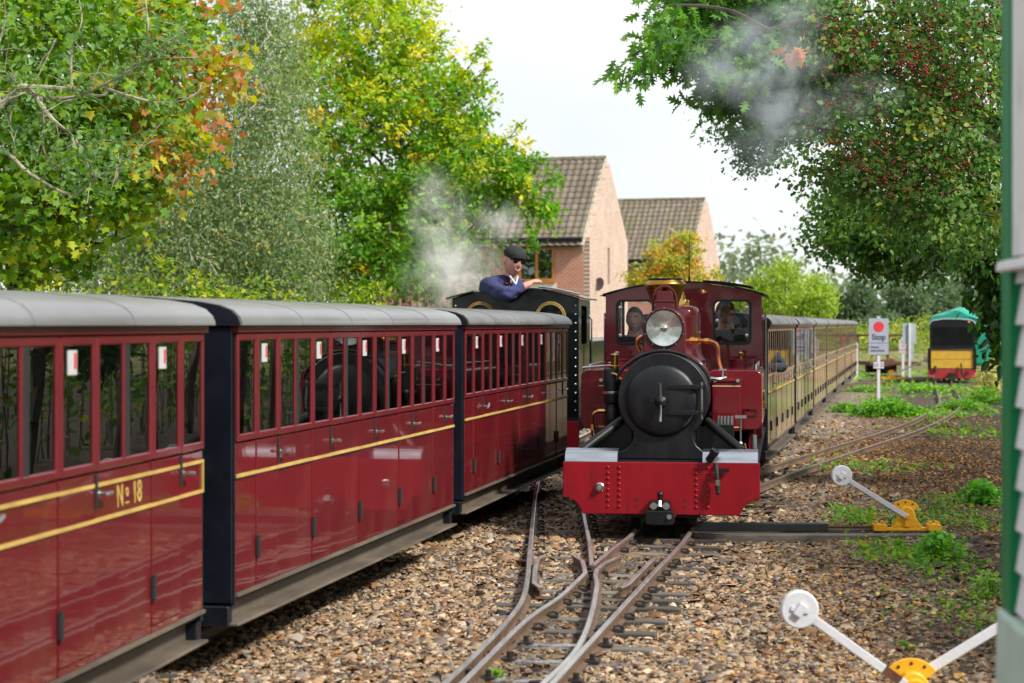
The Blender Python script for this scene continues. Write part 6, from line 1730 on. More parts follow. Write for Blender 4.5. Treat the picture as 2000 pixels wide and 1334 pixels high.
# ================================================================== point levers
def lever(label, x, gy, tilt, size, Y, flip=1, full=True, group='weighted point levers', tip=(-0.4, 0.33)):
    c = px(x, gy, Y); 
    root = tag(empty('point_lever', (c.x, Y, c.z)), label, 'point lever', group)
    s = size
    bs = MB().box(-0.24*s, 0.24*s, -0.035*s, 0.035*s, 0, 0.024*s)
    bo = bs.build('base', M['yellow'], root, bev=0.004)
    for q in (-1, 1):
        ft = MB().prism(rrect(*sorted((q*0.15*s, q*0.25*s)), 0.0, 0.05*s, 0.01*s, 2), -0.06*s, 0.06*s).build('foot', M['yellow'], bo, bev=0.004)
        for e in (-0.04, 0.04):
            for g_ in (0.175, 0.225): MB().cyl((q*g_*s, e*s, 0.05*s), (q*g_*s, e*s, 0.068*s), 0.014*s, n=6).build('bolt', M['yellow'], ft)
    ho = [(-0.115, 0.024), (0.115, 0.024), (0.065, 0.10), (0.055, 0.145), (0.03, 0.172), (0.0, 0.18), (-0.03, 0.172), (-0.055, 0.145), (-0.065, 0.10)]
    MB().prism([(a*s, b_*s) for a, b_ in ho], -0.028*s, 0.028*s).build('housing', M['yellow'], bo, bev=0.008, smooth=True, angle=30)
    qd = [(0.0, 0.10)] + [(0.125*math.cos(math.radians(a)), 0.10 + 0.125*math.sin(math.radians(a))) for a in range(35, 146, 10)]
    qq = MB().prism([(a*s, b_*s) for a, b_ in qd], 0.03*s, 0.048*s).build('quadrant', M['yellow'], bo, bev=0.003)
    for a in (60, 90, 120): MB().cyl((0.105*s*math.cos(math.radians(a)), 0.0295*s, s*(0.10 + 0.105*math.sin(math.radians(a)))), (0.105*s*math.cos(math.radians(a)), 0.027*s, s*(0.10 + 0.105*math.sin(math.radians(a)))), 0.007*s, n=8).build('hole', M['under'], qq)
    MB().box(-0.018*s, 0.018*s, -0.043*s, -0.0285*s, 0.03*s, 0.125*s).cyl((0, -0.055*s, 0.105*s), (0, -0.04*s, 0.105*s), 0.014*s, n=8).build('pivot_block', M['yellow'], bo, bev=0.002)
    # arm and weight
    ax, az = tip[0]*s, tip[1]*s
    p0 = Vector((0, -0.045*s, 0.105*s)); p1 = Vector((ax, -0.045*s, az))
    d = (p1 - p0).normalized()
    arm = MB().bar(p0, p1, 0.012*s, 0.036*s).build('arm', M['white'], root, bev=0.003)
    wt = MB().lathe([(0.0, -0.022*s), (0.070*s, -0.022*s), (0.076*s, -0.016*s), (0.076*s, 0.016*s), (0.070*s, 0.022*s), (0.0, 0.022*s)], (p1.x + d.x*0.03*s, p1.y - 0.03*s, p1.z + d.z*0.03*s), 'y', 32).build('weight', M['white'], root, smooth=True)
    MB().box(-0.018*s, 0.018*s, -0.014*s, 0.002*s, -0.028*s, 0.028*s, M=Matrix.Translation((p1.x + d.x*0.03*s, p1.y - 0.053*s, p1.z + d.z*0.03*s)) @ Matrix.Rotation(0.6, 4, 'Y')).build('weight_boss', M['white'], wt, bev=0.004)
    MB().box(-0.036*s, 0.036*s, -0.006*s, 0.002*s, -0.008*s, 0.008*s, M=Matrix.Translation((p1.x + d.x*0.03*s, p1.y - 0.0525*s, p1.z + d.z*0.03*s)) @ Matrix.Rotation(0.2, 4, 'Y')).build('cotter', M['white'], wt)
    return root
lever('white weighted lever on a yellow stand at the end of dark timbers', 1770, 1036, 0, 1.0, 14.75, tip=(-0.465, 0.395))
# the two timbers and cover box it stands on
for k, (y, lab) in enumerate(((14.55, 'nearer weathered timber under the yellow lever stand'), (14.98, 'farther weathered timber under the yellow lever stand'))):
    t_ = MB().box(-1.05, 0.98, -0.06, 0.06, -0.10, -0.028).build('timber', M['sleeper'], None, bev=0.008)
    t_.location = (2.27, y, 0.0); tag(t_, lab, 'timber', 'timbers under the lever')
cv = MB().prism([(-0.06, -0.028), (0.06, -0.028), (0.05, 0.03), (-0.05, 0.03)], -0.55, 0.45, 'yz').build('rodding_cover', M['black'], None, bev=0.005)
cv.location = (1.88, 14.77, 0.0); cv.rotation_euler = (0, 0, -0.02)
tag(cv, 'low black cover box over the point rodding beside the maroon locomotive', 'cover box')
rod = MB().cyl((-0.45, 0, 0), (0.3, 0, 0), 0.012, n=8).build('point_rod', M['rust'], None); rod.location = (2.6, 14.77, 0.0); tag(rod, 'thin steel rod running from the cover box to the lever', 'rod')
# foreground lever, two arms
lv = lever('foreground lever with a white disc weight and a second arm behind the kiosk', 1783, 1398, 0, 1.0, 8.0, tip=(-0.442, 0.42))
s = 1.0
MB().bar((0.03, 0.05, 0.15), (0.50, 0.05, 0.435), 0.012, 0.04).build('arm', M['white'], lv, bev=0.003)
MB().bar((-0.06, -0.045, 0.105 + 0.06*0.7127), (-0.125, -0.045, 0.105 + 0.125*0.7127), 0.0135, 0.0375).build('rusty_socket', M['rust'], lv)
MB().lathe([(0.0, -0.06), (0.05, -0.06), (0.055, -0.05), (0.055, 0.0)], (0, 0, 0.10), 'y', 20).build('pivot_cap', M['yellow'], lv, smooth=True)
lever('distant lever with grey weight and yellow stand below the shunting signs', 1742, 741, 0, 1.15, 54.2, tip=(0.78, 0.46))
tb = MB().box(-0.75, 1.2, -0.12, 0.12, -0.10, 0.0).build('timber', M['sleeper'], None); tb.location = (px(1735, 742, 54.0).x, 54.2, 0.0); tag(tb, 'distant sleeper-ends timber carrying the far lever stand', 'timber', 'timbers under the lever')

# ================================================================== covered wagon in the siding
WY = 53.0
wg = tag(empty('works_wagon', (11.68, WY, 0), -math.atan(0.2)), 'works wagon with yellow planks and red beam in the siding', 'wagon')
bm_ = MB().prism(rrect(-0.63, 0.63, 0.06, 0.30, 0.02, 2), 0, 0.06).build('buffer_beam', M['wagon_red'], wg, bev=0.005)
obj('lettering', text_mesh('PW', 0.09, M['plaster'], 0.001, 0.9), bm_, loc=(-0.53, -0.002, 0.11), rot=(math.radians(90), 0, 0))
MB().box(-0.10, 0.10, -0.14, 0.0, 0.05, 0.15).cyl((-0.05, -0.15, 0.18), (-0.05, -0.1, 0.18), 0.03, n=8).box(-0.08, 0.08, -0.1, 0.0, 0.151, 0.21).build('coupler', M['under'], wg)
MB().cyl((-0.44, -0.04, 0.2), (-0.44, -0.04, 0.36), 0.028, n=8).ball((-0.44, -0.04, 0.36), 0.035).build('hose', M['under'], wg)
MB().tube([(0.23, -0.04, 0.46), (0.24, -0.06, 0.30), (0.25, -0.06, 0.15)], 0.022, 6).build('hose', M['rubber'], wg)
MB().cyl((0.42, -0.06, 0.24), (0.42, 0, 0.24), 0.045, n=12).build('lamp', M['rust'], wg, smooth=True)
for z0_, z1_ in ((0.325, 0.555), (0.565, 0.80)): MB().box(-0.55, 0.55, 0.01, 0.05, z0_, z1_).build('plank', M['plank_yellow'], wg, bev=0.006)
for x in (-0.59, 0.59): MB().box(x - 0.04, x + 0.04, -0.02, 0.06, 0.305, 0.86).build('corner_post', M['black'], wg)
MB().box(-0.63, 0.63, 0.0, 0.06, 0.801, 0.83).build('top_rail', M['rust'], wg)
hb = [(-0.58, 0.84), (0.60, 0.84), (0.60, 1.50), (0.57, 1.56), (0.50, 1.60), (0.2, 1.635), (-0.2, 1.635), (-0.48, 1.60), (-0.55, 1.56), (-0.58, 1.50)]
hb_o = MB().prism(hb, 0.0, 0.03).build('headboard', M['black'], wg)
MB().tube([(x, -0.004, z) for x, z in hb[2:]], 0.016, 6).build('headboard_rim', M['sign_back'], hb_o, smooth=True)
MB().box(-0.50, 0.52, -0.012, -0.001, 0.95, 1.42).build('headboard_panel', M['gloss_black'], hb_o)
MB().cyl((0.44, -0.02, 1.56), (0.44, -0.001, 1.56), 0.028, n=12).build('reflector', M['yellow'], hb_o)
MB().box(-0.60, 0.60, 0.061, 2.8, 0.22, 0.30).build('deck', M['under'], wg)
for x in (-0.60, 0.60): MB().box(x - 0.02, x + 0.02, 0.061, 2.8, 0.301, 0.82).build('side_board', M['plank_yellow'], wg)
for y in (0.6, 2.2):
    w = MB()
    for s_ in (-1, 1): w.lathe([(0.02, 0.17*s_), (0.165, 0.17*s_), (0.167, 0.185*s_), (0.15, 0.24*s_), (0.0, 0.24*s_)], (0, y, 0.15), 'x', 20)
    w.cyl((-0.23, y, 0.15), (0.23, y, 0.15), 0.03, n=8)
    w.build('wheelset', M['under'], wg)
# tarpaulin draped over a load behind the headboard
def tarp():
    rng = np.random.default_rng(5)
    prof = [(-0.50, 0.55), (-0.50, 1.2), (-0.52, 1.58), (-0.45, 1.68), (-0.15, 1.76), (0.18, 1.88), (0.55, 1.72), (0.80, 1.58), (0.90, 1.2), (0.98, 0.75), (0.90, 0.36)]
    P_ = spline([(x, 0, z) for x, z in prof], 4)
    v = []; f = []; ny = 26
    for j in range(ny):
        y = 0.30 + j*0.11
        for i, p in enumerate(P_):
            a = i / len(P_)
            fold = 0.035*math.sin(j*0.9 + a*9) + 0.03*math.sin(j*2.3 - a*14) + rng.normal(0, 0.008)
            sag = 0.06*math.sin(j*0.55)*math.sin(a*3.1)
            v.append((p.x*(1 + 0.03*math.sin(j*0.8)) + fold*(1 if p.x > 0 else -1)*0.9, y + 0.04*math.sin(a*17), p.z + fold*0.4 + sag))
    n = len(P_)
    f = [(j*n+i, j*n+i+1, (j+1)*n+i+1, (j+1)*n+i) for j in range(ny-1) for i in range(n-1)]
    f.append(list(range(n)))
    b = MB().add(v, f)
    o = b.build('tarpaulin', M['tarp'], None, smooth=True, angle=50)
    o.location = wg.location; o.rotation_euler = wg.rotation_euler
    m = o.modifiers.new('solid', 'SOLIDIFY'); m.thickness = 0.01
    tag(o, 'crumpled bright green tarpaulin draped over the wagon in the siding', 'tarpaulin')
tarp()
# rusty skeleton wagon behind the signs
sk = tag(empty('skeleton_wagon', (px(1742, 720, 60).x, 60.0, 0.0), 0.1), 'rusty open-framed wagon half hidden behind the signs', 'wagon')
MB().box(-0.55, 0.9, 0, 2.4, 0.25, 0.36).build('deck', M['rust'], sk)
for x in (-0.42, 0.55):
    for y in (0.05, 2.3): MB().box(x - 0.035, x + 0.035, y - 0.035, y + 0.035, 0.361, 1.18).build('upright', M['rust'], sk)
for z in (0.72, 1.14):
    for y in (0.05, 2.3): MB().bar((-0.384, y, z), (0.514, y, z + (0.03 if z > 1 else 0)), 0.05, 0.05).build('cross_rail', M['rust'], sk)
MB().bar((-0.42, 0.086, 1.16), (-0.42, 2.26, 1.16), 0.05, 0.05).bar((0.55, 0.086, 1.16), (0.55, 2.26, 1.16), 0.05, 0.05).build('side_rail', M['rust'], sk)
for k in range(4): MB().cyl((-0.7 + 0.1*k, -0.06, 0.30 - 0.02*k), (0.05*k, -0.05, 0.42 - 0.03*k), 0.07, n=10).build('pipe', M['rust'], sk)
MB().box(-0.34, -0.26, -0.05, 0.0, 0.95, 1.12).build('tail_lamp', M['notice_red'], sk, bev=0.02)
for y in (0.5, 1.9): MB().lathe([(0.0, -0.25), (0.16, -0.25), (0.16, 0.25), (0.0, 0.25)], (0, y, 0.16), 'x', 18).build('wheelset', M['under'], sk)
# white marker post by the far carriages
mk = MB().box(-0.05, 0.05, -0.04, 0.04, -0.08, 0.95).box(-0.035, 0.035, -0.03, 0.03, 0.95, 0.98).build('marker_post', M['white'], None, bev=0.01); mk.location = px(1672, 700, 57).xy.to_3d()
tag(mk, 'short white marker post beside the last carriages', 'post')

# ================================================================== kiosk on the right edge
KS = 0.0936
ko = tag(empty('kiosk', (1.228, 5.0, -0.08), -math.atan(KS)), 'white boarded kiosk with green corner trim at the right edge', 'building')
zb = 0.08
def kz(y_px): return H - (y_px - 633)/F*5.0 + 0.08
MB().box(0.04, 2.2, -4.0, -0.02, 0.02, 2.75).build('wall_core', M['board_white'], ko)
MB().box(0.0, 0.039, -0.125, 0.0, kz(1185), 2.75).build('corner_board', M['green_trim'], ko, bev=0.004)
MB().box(0.0, 0.2, 0.001, 0.02, kz(1185), 2.75).build('corner_board', M['green_trim'], ko, bev=0.004)
z = kz(1180); k = 0
while z < kz(545):
    b = MB().prism([(0.012, z), (0.039, z), (0.039, z + 0.098), (0.028, z + 0.098)], -4.0, -0.126)
    b.build('siding_board', M['board_white'], ko); z += 0.1
MB().prism([(-0.03, 0.0), (0.039, 0.0), (0.039, kz(1190)), (-0.012, kz(1190))], -4.0, 0.02).build('plinth', M['pale_green'], ko, bev=0.01)
MB().prism([(-0.032, kz(533)), (0.039, kz(533)), (0.039, kz(508)), (-0.028, kz(514))], -3.2, -0.10).build('window_sill', M['board_white'], ko, bev=0.004)
wf = MB().plate([(-3.1, kz(504)), (-0.126, kz(504)), (-0.126, 2.6), (-3.1, 2.6)], [[(-2.95, kz(495)), (-0.36, kz(495)), (-0.36, 2.5), (-2.95, 2.5)]], 0.005, 0.0385, 'yz').build('window_frame', M['board_white'], ko)
MB().box(0.028, 0.032, -2.96, -0.35, kz(496), 2.51).build('pane', M['glass'], wf)
MB().prism([(-0.25, 2.76), (1.1, 3.2), (2.45, 2.76)], -4.3, 0.2).build('roof', M['roof_dark'], ko)

# ================================================================== weeds
def weed(label, x, gy, rx, rh, n, size, pal, wts, seed, Y=None, group='weeds in the yard', shape='oval'):
    rng = np.random.default_rng(seed)
    Y = Y or F*1.58/(gy - 633)
    c = px(x, gy, Y)
    w = rx / F * Y; h = rh / F * Y
    root = tag(empty('weed_clump', (c.x, Y, -0.08)), label, 'weed', group)
    p = rng.normal(0, 0.42, (n, 3)) * np.array([w, w*0.8, 0])
    p[:, 2] = rng.random(n) * h * np.exp(-(p[:, 0]/w)**2)
    b = MB()
    for q in range(0, n, 7): b.cyl((p[q][0]*0.8, p[q][1]*0.8, 0), tuple(p[q]), 0.003, 0.0015, n=4)
    st = b.build('stems', M['green_stem'], root); st['kind'] = 'stuff'
    rot = leaf_frames(n, rng, np.tile([[0, 0, 0.2]], (n, 1)), up=1.0, rnd=0.7, hang=0.1)
    v0, f0 = LEAF[shape]
    v, f, cc = scatter(v0, f0, p, rot, size*rng.uniform(0.6, 1.3, n), pick(pal, wts, n, rng))
    o = obj('foliage', mass_mesh('foliage', v, f, cc, M['leaf']), root); o['kind'] = 'stuff'
M['green_stem'] = mat('green_stem', (0.09, 0.15, 0.03), 0.7)
WP = [(0.10, 0.23, 0.03), (0.15, 0.30, 0.04), (0.06, 0.15, 0.025)]
weed('broad bright weed patch at the foot of the stop sign', 1735, 815, 85, 34, 1500, 0.085, WP, [3, 2, 2], 101)
weed('smaller weed patch left of the stop sign by the carriages', 1655, 805, 35, 18, 420, 0.07, WP, [3, 2, 2], 102)
weed('weed patch between the siding rails', 1880, 800, 60, 18, 600, 0.08, WP, [3, 3, 1], 103)
weed('weeds right of the siding curve', 1925, 790, 45, 34, 500, 0.08, WP, [3, 3, 1], 104)
weed('leafy weed below the yellow lever stand', 1835, 1095, 62, 58, 420, 0.042, [(0.10, 0.26, 0.035), (0.16, 0.34, 0.05)], [2, 1], 105, shape='hawthorn')
weed('leafy green weed at the kiosk side, upper right', 1915, 985, 52, 45, 460, 0.05, [(0.08, 0.24, 0.035), (0.13, 0.32, 0.05)], [2, 1], 106, shape='hawthorn')
weed('thin pale weed left of the yellow lever stand foot', 1755, 1075, 14, 22, 60, 0.04, WP, [2, 3, 1], 107)
weed('weeds along the foot of the kiosk wall', 1930, 1175, 45, 60, 300, 0.035, [(0.14, 0.27, 0.05), (0.22, 0.32, 0.07)], [2, 1], 108)
weed('sparse grass behind the yellow lever stand', 1830, 1000, 70, 40, 420, 0.03, [(0.10, 0.18, 0.04), (0.16, 0.22, 0.06)], [2, 1], 109)
weed('tiny weed beside the pale stones in the foreground', 1772, 1268, 20, 14, 50, 0.03, WP, [2, 2, 1], 110)
weed('tiny weed between the switch rails at the bottom edge', 967, 1330, 22, 22, 60, 0.03, WP, [2, 3, 1], 111)
weed('low weeds beyond the first weed patch beside the carriages', 1690, 765, 50, 10, 420, 0.08, WP, [3, 3, 1], 112)
weed('tall grass tuft beside the wagon', 1930, 770, 30, 60, 380, 0.12, [(0.40, 0.33, 0.16), (0.30, 0.28, 0.10), (0.16, 0.24, 0.05)], [3, 2, 1], 113)
weed('green growth around the wagon wheels', 1800, 765, 60, 12, 500, 0.09, WP, [3, 3, 1], 114)
def cover():
    rng = np.random.default_rng(120)
    n = 26000
    y = 15 + 50 * rng.random(n)**1.1; x = np.interp(y, [a for a, b in MAINP], [b for a, b in MAINP]) + 0.95 + rng.gamma(1.7, 1.9, n) * (y / 30)
    k = (x / y < 0.262) & ((np.sin(x*1.9 + 1.0) + np.sin(y*0.83 + x*0.5) + np.sin(y*2.3 - x) * 0.6 + rng.normal(0, 0.5, n)) > 0.55 + np.interp(y, [15, 26, 34], [1.0, 0.9, 0.0]))
    x, y = x[k], y[k]
    n2 = 5200; y2 = rng.uniform(8.5, 17, n2); x2 = np.interp(y2, [8.5, 17], [1.65, 2.6]) + rng.gamma(2.0, 0.35, n2)
    k2 = (x2 / y2 < 0.262) & ((np.sin(x2*5 + 1.0) + np.sin(y2*2.1 + x2*2) + rng.normal(0, 0.6, n2)) > 0.7)
    x = np.concatenate([x, x2[k2]]); y = np.concatenate([y, y2[k2]]); n = len(x)
    pos = np.column_stack([x, y, np.full(n, -0.075) + rng.random(n)*0.07])
    rot = leaf_frames(n, rng, np.zeros((n, 3)), up=1.0, rnd=0.6, hang=-0.2)
    v0, f0 = LEAF['oval']
    v, f, c = scatter(v0, f0, pos, rot, rng.uniform(0.035, 0.08, n) * np.interp(y, [8, 15, 60], [0.45, 0.8, 2.0]), pick(WP + [(0.24, 0.28, 0.05)], [3, 3, 2, 1], n, rng))
    tag(obj('ground_weeds', mass_mesh('ground_weeds', v, f, c, M['leaf'])), 'patchy low green weeds over the soil right of the train', 'weeds', kind='stuff')
cover()
# ================================================================== people
def skin_mesh(name, joints, bones, m, parent, sub=2, root_j=0, wrinkle=0.0):
    """joints {key: (pos, radius)} grown into one continuous surface"""
    keys = list(joints); ix = {k: i for i, k in enumerate(keys)}
    me = bpy.data.meshes.new(name)
    me.from_pydata([tuple(joints[k][0]) for k in keys], [(ix[a], ix[b]) for a, b in bones], [])
    o = bpy.data.objects.new(name, me); C.objects.link(o)
    sm = o.modifiers.new('skin', 'SKIN'); sm.use_smooth_shade = True
    sk_ = me.skin_vertices[0].data
    for k in keys:
        r = joints[k][1]
        sk_[ix[k]].radius = (r, r) if not hasattr(r, '__len__') else r
        sk_[ix[k]].use_root = (ix[k] == root_j)
    ss = o.modifiers.new('sub', 'SUBSURF'); ss.levels = sub; ss.render_levels = sub
    me.materials.append(m)
    dg = bpy.context.evaluated_depsgraph_get()
    me2 = bpy.data.meshes.new_from_object(o.evaluated_get(dg))
    me2.name = name
    me2.polygons.foreach_set('use_smooth', [True]*len(me2.polygons))
    bpy.data.objects.remove(o, do_unlink=True)
    me2.materials.clear(); me2.materials.append(m)
    if wrinkle:
        from mathutils import noise
        for v in me2.vertices:
            c = v.co
            q = noise.noise(Vector((c.x*9, c.y*9, c.z*26))) + 0.6*noise.noise(Vector((c.x*34 + 5, c.y*34, c.z*20))) + 0.5*noise.noise(c*13 + Vector((9, 2, 4)))
            v.co = c + v.normal * q * wrinkle
    return obj(name, me2, parent)

def head_mesh(m, scale=1.0, jaw=1.0):
    """face looks along -y; chin to crown 0.235"""
    nu, nv = 40, 30
    v = []
    for j in range(nv + 1):
        t = math.pi * j / nv
        for i in range(nu):
            a = 2*math.pi*i/nu
            x, y, z = math.sin(t)*math.sin(a), -math.sin(t)*math.cos(a), math.cos(t)
            X, Yv, Z = x*0.077, y*0.098, z*0.118
            if z < 0.1:
                k = (0.1 - z)
                X *= 1 - 0.26*k**1.6/jaw
                if y > 0: Yv *= 1 - 0.45*min(1, k)
                else: Yv *= 1 - 0.10*k
            if y < 0:
                fr = -y
                X *= 1 - 0.04*fr
                Yv -= 0.022*math.exp(-((X/0.012)**2) - ((Z + 0.022)/0.020)**2)*fr      # nose tip
                Yv -= 0.012*math.exp(-((X/0.009)**2) - ((Z - 0.008)/0.026)**2)*fr      # bridge
                for s in (-1, 1): Yv += 0.011*math.exp(-(((X - s*0.031)/0.016)**2) - ((Z - 0.010)/0.012)**2)*fr
                Yv -= 0.006*math.exp(-((Z - 0.030)/0.010)**2 - (X/0.045)**2)*fr         # brow
                Yv -= 0.009*math.exp(-((Z + 0.098)/0.018)**2 - (X/0.022)**2)*fr         # chin
                Yv -= 0.005*math.exp(-((Z + 0.058)/0.010)**2 - (X/0.022)**2)*fr         # lips
                for s in (-1, 1): Yv -= 0.006*math.exp(-(((X - s*0.042)/0.018)**2) - ((Z + 0.022)/0.02)**2)*fr
            v.append((X*scale, Yv*scale, Z*scale))
    f = [(j*nu+i, j*nu+(i+1) % nu, (j+1)*nu+(i+1) % nu, (j+1)*nu+i) for j in range(nv) for i in range(nu)]
    b = MB().add(v, f)
    for s in (-1, 1): b.ball((s*0.076*scale, 0.012*scale, 0.0), 0.010*scale, 0.020*scale, 0.032*scale, 10)
    return b.mesh('head', m, True, 80)

def face_bits(h, smile, brow=True, glasses=False, sc=1.0):
    for s in (-1, 1):
        if not glasses:
            MB().ball((s*0.031, -0.0835, 0.010), 0.0125, 0.006, 0.0075, 10).build('eye', M['teeth'], h, smooth=True)
            MB().ball((s*0.031, -0.0885, 0.010), 0.006, 0.0025, 0.006, 8).build('iris', M['eye'], h, smooth=True)
        if brow: MB().tube([(s*0.014, -0.101, 0.030), (s*0.032, -0.099, 0.036), (s*0.050, -0.088, 0.031)], [0.003, 0.0045, 0.002], 6).build('eyebrow', M['hair'], h, smooth=True)
    if smile:
        MB().prism([(-0.027, -0.050), (-0.014, -0.0575), (0, -0.0595), (0.014, -0.0575), (0.027, -0.050), (0.016, -0.0675), (0, -0.0705), (-0.016, -0.0675)], -0.0985, -0.092).build('teeth', M['teeth'], h)
        MB().tube([(-0.030, -0.094, -0.048), (-0.014, -0.100, -0.056), (0, -0.102, -0.058), (0.014, -0.100, -0.056), (0.030, -0.094, -0.048)], [0.002, 0.003, 0.003, 0.003, 0.002], 6).tube([(-0.024, -0.095, -0.062), (0, -0.101, -0.0735), (0.024, -0.095, -0.062)], [0.002, 0.004, 0.002], 6).build('lips', M['lip'], h, smooth=True)
    else:
        MB().tube([(-0.024, -0.093, -0.060), (0, -0.101, -0.058), (0.024, -0.093, -0.060)], [0.0015, 0.004, 0.0015], 6).tube([(-0.020, -0.093, -0.064), (0, -0.1, -0.067), (0.020, -0.093, -0.064)], [0.0015, 0.005, 0.0015], 6).build('lips', M['lip'], h, smooth=True)

def hair_cap(h, top=0.012, back=0.0, m='hair', front_z=0.055):
    nu, nv = 28, 14; v = []; f = []
    for j in range(nv + 1):
        for i in range(nu):
            a = 2*math.pi*i/nu
            lim = math.radians(52) if math.cos(a) > 0.6 else math.radians(52 + (36 if abs(math.sin(a)) > 0.75 else 50)*min(1, (0.6 - math.cos(a))/0.6))
            t = lim * j / nv
            x, y, z = math.sin(t)*math.sin(a), -math.sin(t)*math.cos(a), math.cos(t)
            v.append((x*(0.077 + top*0.55), y*(0.098 + top*0.6), z*(0.118 + top)))
    f = [(j*nu+i, j*nu+(i+1) % nu, (j+1)*nu+(i+1) % nu, (j+1)*nu+i) for j in range(nv) for i in range(nu)]
    o = MB().add(v, f).build('hair', M[m], h, smooth=True)
    return o

def fingers(J, B, wrist, tipdir, palmdir, side, key):
    """palm and five unequal bent fingers on joint dict J"""
    w = Vector(wrist); t = Vector(tipdir).normalized(); p = Vector(palmdir).normalized(); sd_ = t.cross(p).normalized() * side
    J[key + 'palm'] = (w + t*0.05, (0.036, 0.018))
    B.append((key, key + 'palm'))
    for i, (o_, L_) in enumerate(((0.030, 0.070), (0.011, 0.080), (-0.009, 0.074), (-0.028, 0.058))):
        a = w + t*0.085 + sd_*o_; b_ = a + t*L_*0.55 + p*0.012; c = b_ + t*L_*0.25 + p*L_*0.42
        J[key + 'f%da' % i] = (a, 0.0105); J[key + 'f%db' % i] = (b_, 0.0092); J[key + 'f%dc' % i] = (c, 0.008)
        B += [(key + 'palm', key + 'f%da' % i), (key + 'f%da' % i, key + 'f%db' % i), (key + 'f%db' % i, key + 'f%dc' % i)]
    a = w + t*0.035 + sd_*0.038 + p*0.006; b_ = a + t*0.036 + sd_*0.016 + p*0.012; c = b_ + t*0.028 + p*0.012
    J[key + 't0'] = (a, 0.012); J[key + 't1'] = (b_, 0.0105); J[key + 't2'] = (c, 0.0085)
    B += [(key + 'palm', key + 't0'), (key + 't0', key + 't1'), (key + 't1', key + 't2')]

def person(label, loc, rz, pose, coat, skin='skin', trouser='trouser'):
    root = tag(empty('person', loc, rz), label, 'person', None)
    J = {k: (Vector(p), r) for k, (p, r) in pose.items()}
    B = [('pelvis', 'waist'), ('waist', 'chest'), ('chest', 'neck'), ('neck', 'skull')]
    for s in 'lr':
        B += [('chest', s + 'sho'), (s + 'sho', s + 'elb'), (s + 'elb', s + 'wri'), ('pelvis', s + 'hip'), (s + 'hip', s + 'kne'), (s + 'kne', s + 'ank'), (s + 'ank', s + 'toe')]
    for s, sd_ in (('l', -1), ('r', 1)):
        d = J[s + 'wri'][0] - J[s + 'elb'][0]
        fingers(J, B, J[s + 'wri'][0], d, pose.get(s + 'palmdir', ((0, 0, -1), 0))[0], sd_, s + 'wri')
    J = {k: v for k, v in J.items() if not k.endswith('palmdir')}
    Jb = dict(J)
    for k in ('pelvis', 'waist', 'chest', 'lsho', 'rsho', 'lelb', 'relb'):
        p, r = J[k]; Jb[k] = (p, tuple(q*0.72 for q in r) if hasattr(r, '__len__') else r*0.66)
    skin_mesh('body', Jb, B, M[skin], root, 2, list(J).index('pelvis'))
    cj = {}
    for k in ('pelvis', 'waist', 'chest', 'lsho', 'rsho', 'lelb', 'relb', 'lwri', 'rwri'):
        p, r = J[k]
        cj[k] = (p, (r[0] + 0.02, r[1] + 0.02) if hasattr(r, '__len__') else r + 0.02)
    cj['collar'] = (J['chest'][0].lerp(J['neck'][0], 0.75), 0.078)
    for s in 'lr':
        p, r = cj[s + 'wri']; e = cj[s + 'elb'][0]
        cj[s + 'wri'] = (p.lerp(e, 0.02), 0.044)
        q = (e + cj[s + 'sho'][0])/2; cj[s + 'arm'] = (q + Vector((0, 0, 0.006)), 0.068)
        q = (e + cj[s + 'wri'][0])/2; cj[s + 'fore'] = (q, 0.053)
    cb_ = [('pelvis', 'waist'), ('waist', 'chest'), ('chest', 'collar')] + [(a, b_) for s in 'lr' for a, b_ in (('chest', s + 'sho'), (s + 'sho', s + 'arm'), (s + 'arm', s + 'elb'), (s + 'elb', s + 'fore'), (s + 'fore', s + 'wri'))]
    skin_mesh('jacket', cj, cb_, coat, root, 3, 0, wrinkle=0.011)
    tj = {k: (J[k][0], (J[k][1] if not hasattr(J[k][1], '__len__') else max(J[k][1])) + 0.014) for k in ('pelvis', 'lhip', 'rhip', 'lkne', 'rkne', 'lank', 'rank')}
    skin_mesh('trousers', tj, [('pelvis', 'lhip'), ('lhip', 'lkne'), ('lkne', 'lank'), ('pelvis', 'rhip'), ('rhip', 'rkne'), ('rkne', 'rank')], M[trouser], root, 1, 0)
    return root

def legs_standing(z0, x=0.0, y=0.0):
    d = {}
    for s, k in (('l', 1), ('r', -1)):
        d[s + 'hip'] = ((x + k*0.09, y, z0 + 0.90), 0.085); d[s + 'kne'] = ((x + k*0.10, y - 0.01, z0 + 0.50), 0.058)
        d[s + 'ank'] = ((x + k*0.10, y + 0.02, z0 + 0.09), 0.04); d[s + 'toe'] = ((x + k*0.11, y - 0.14, z0 + 0.04), 0.035)
    return d

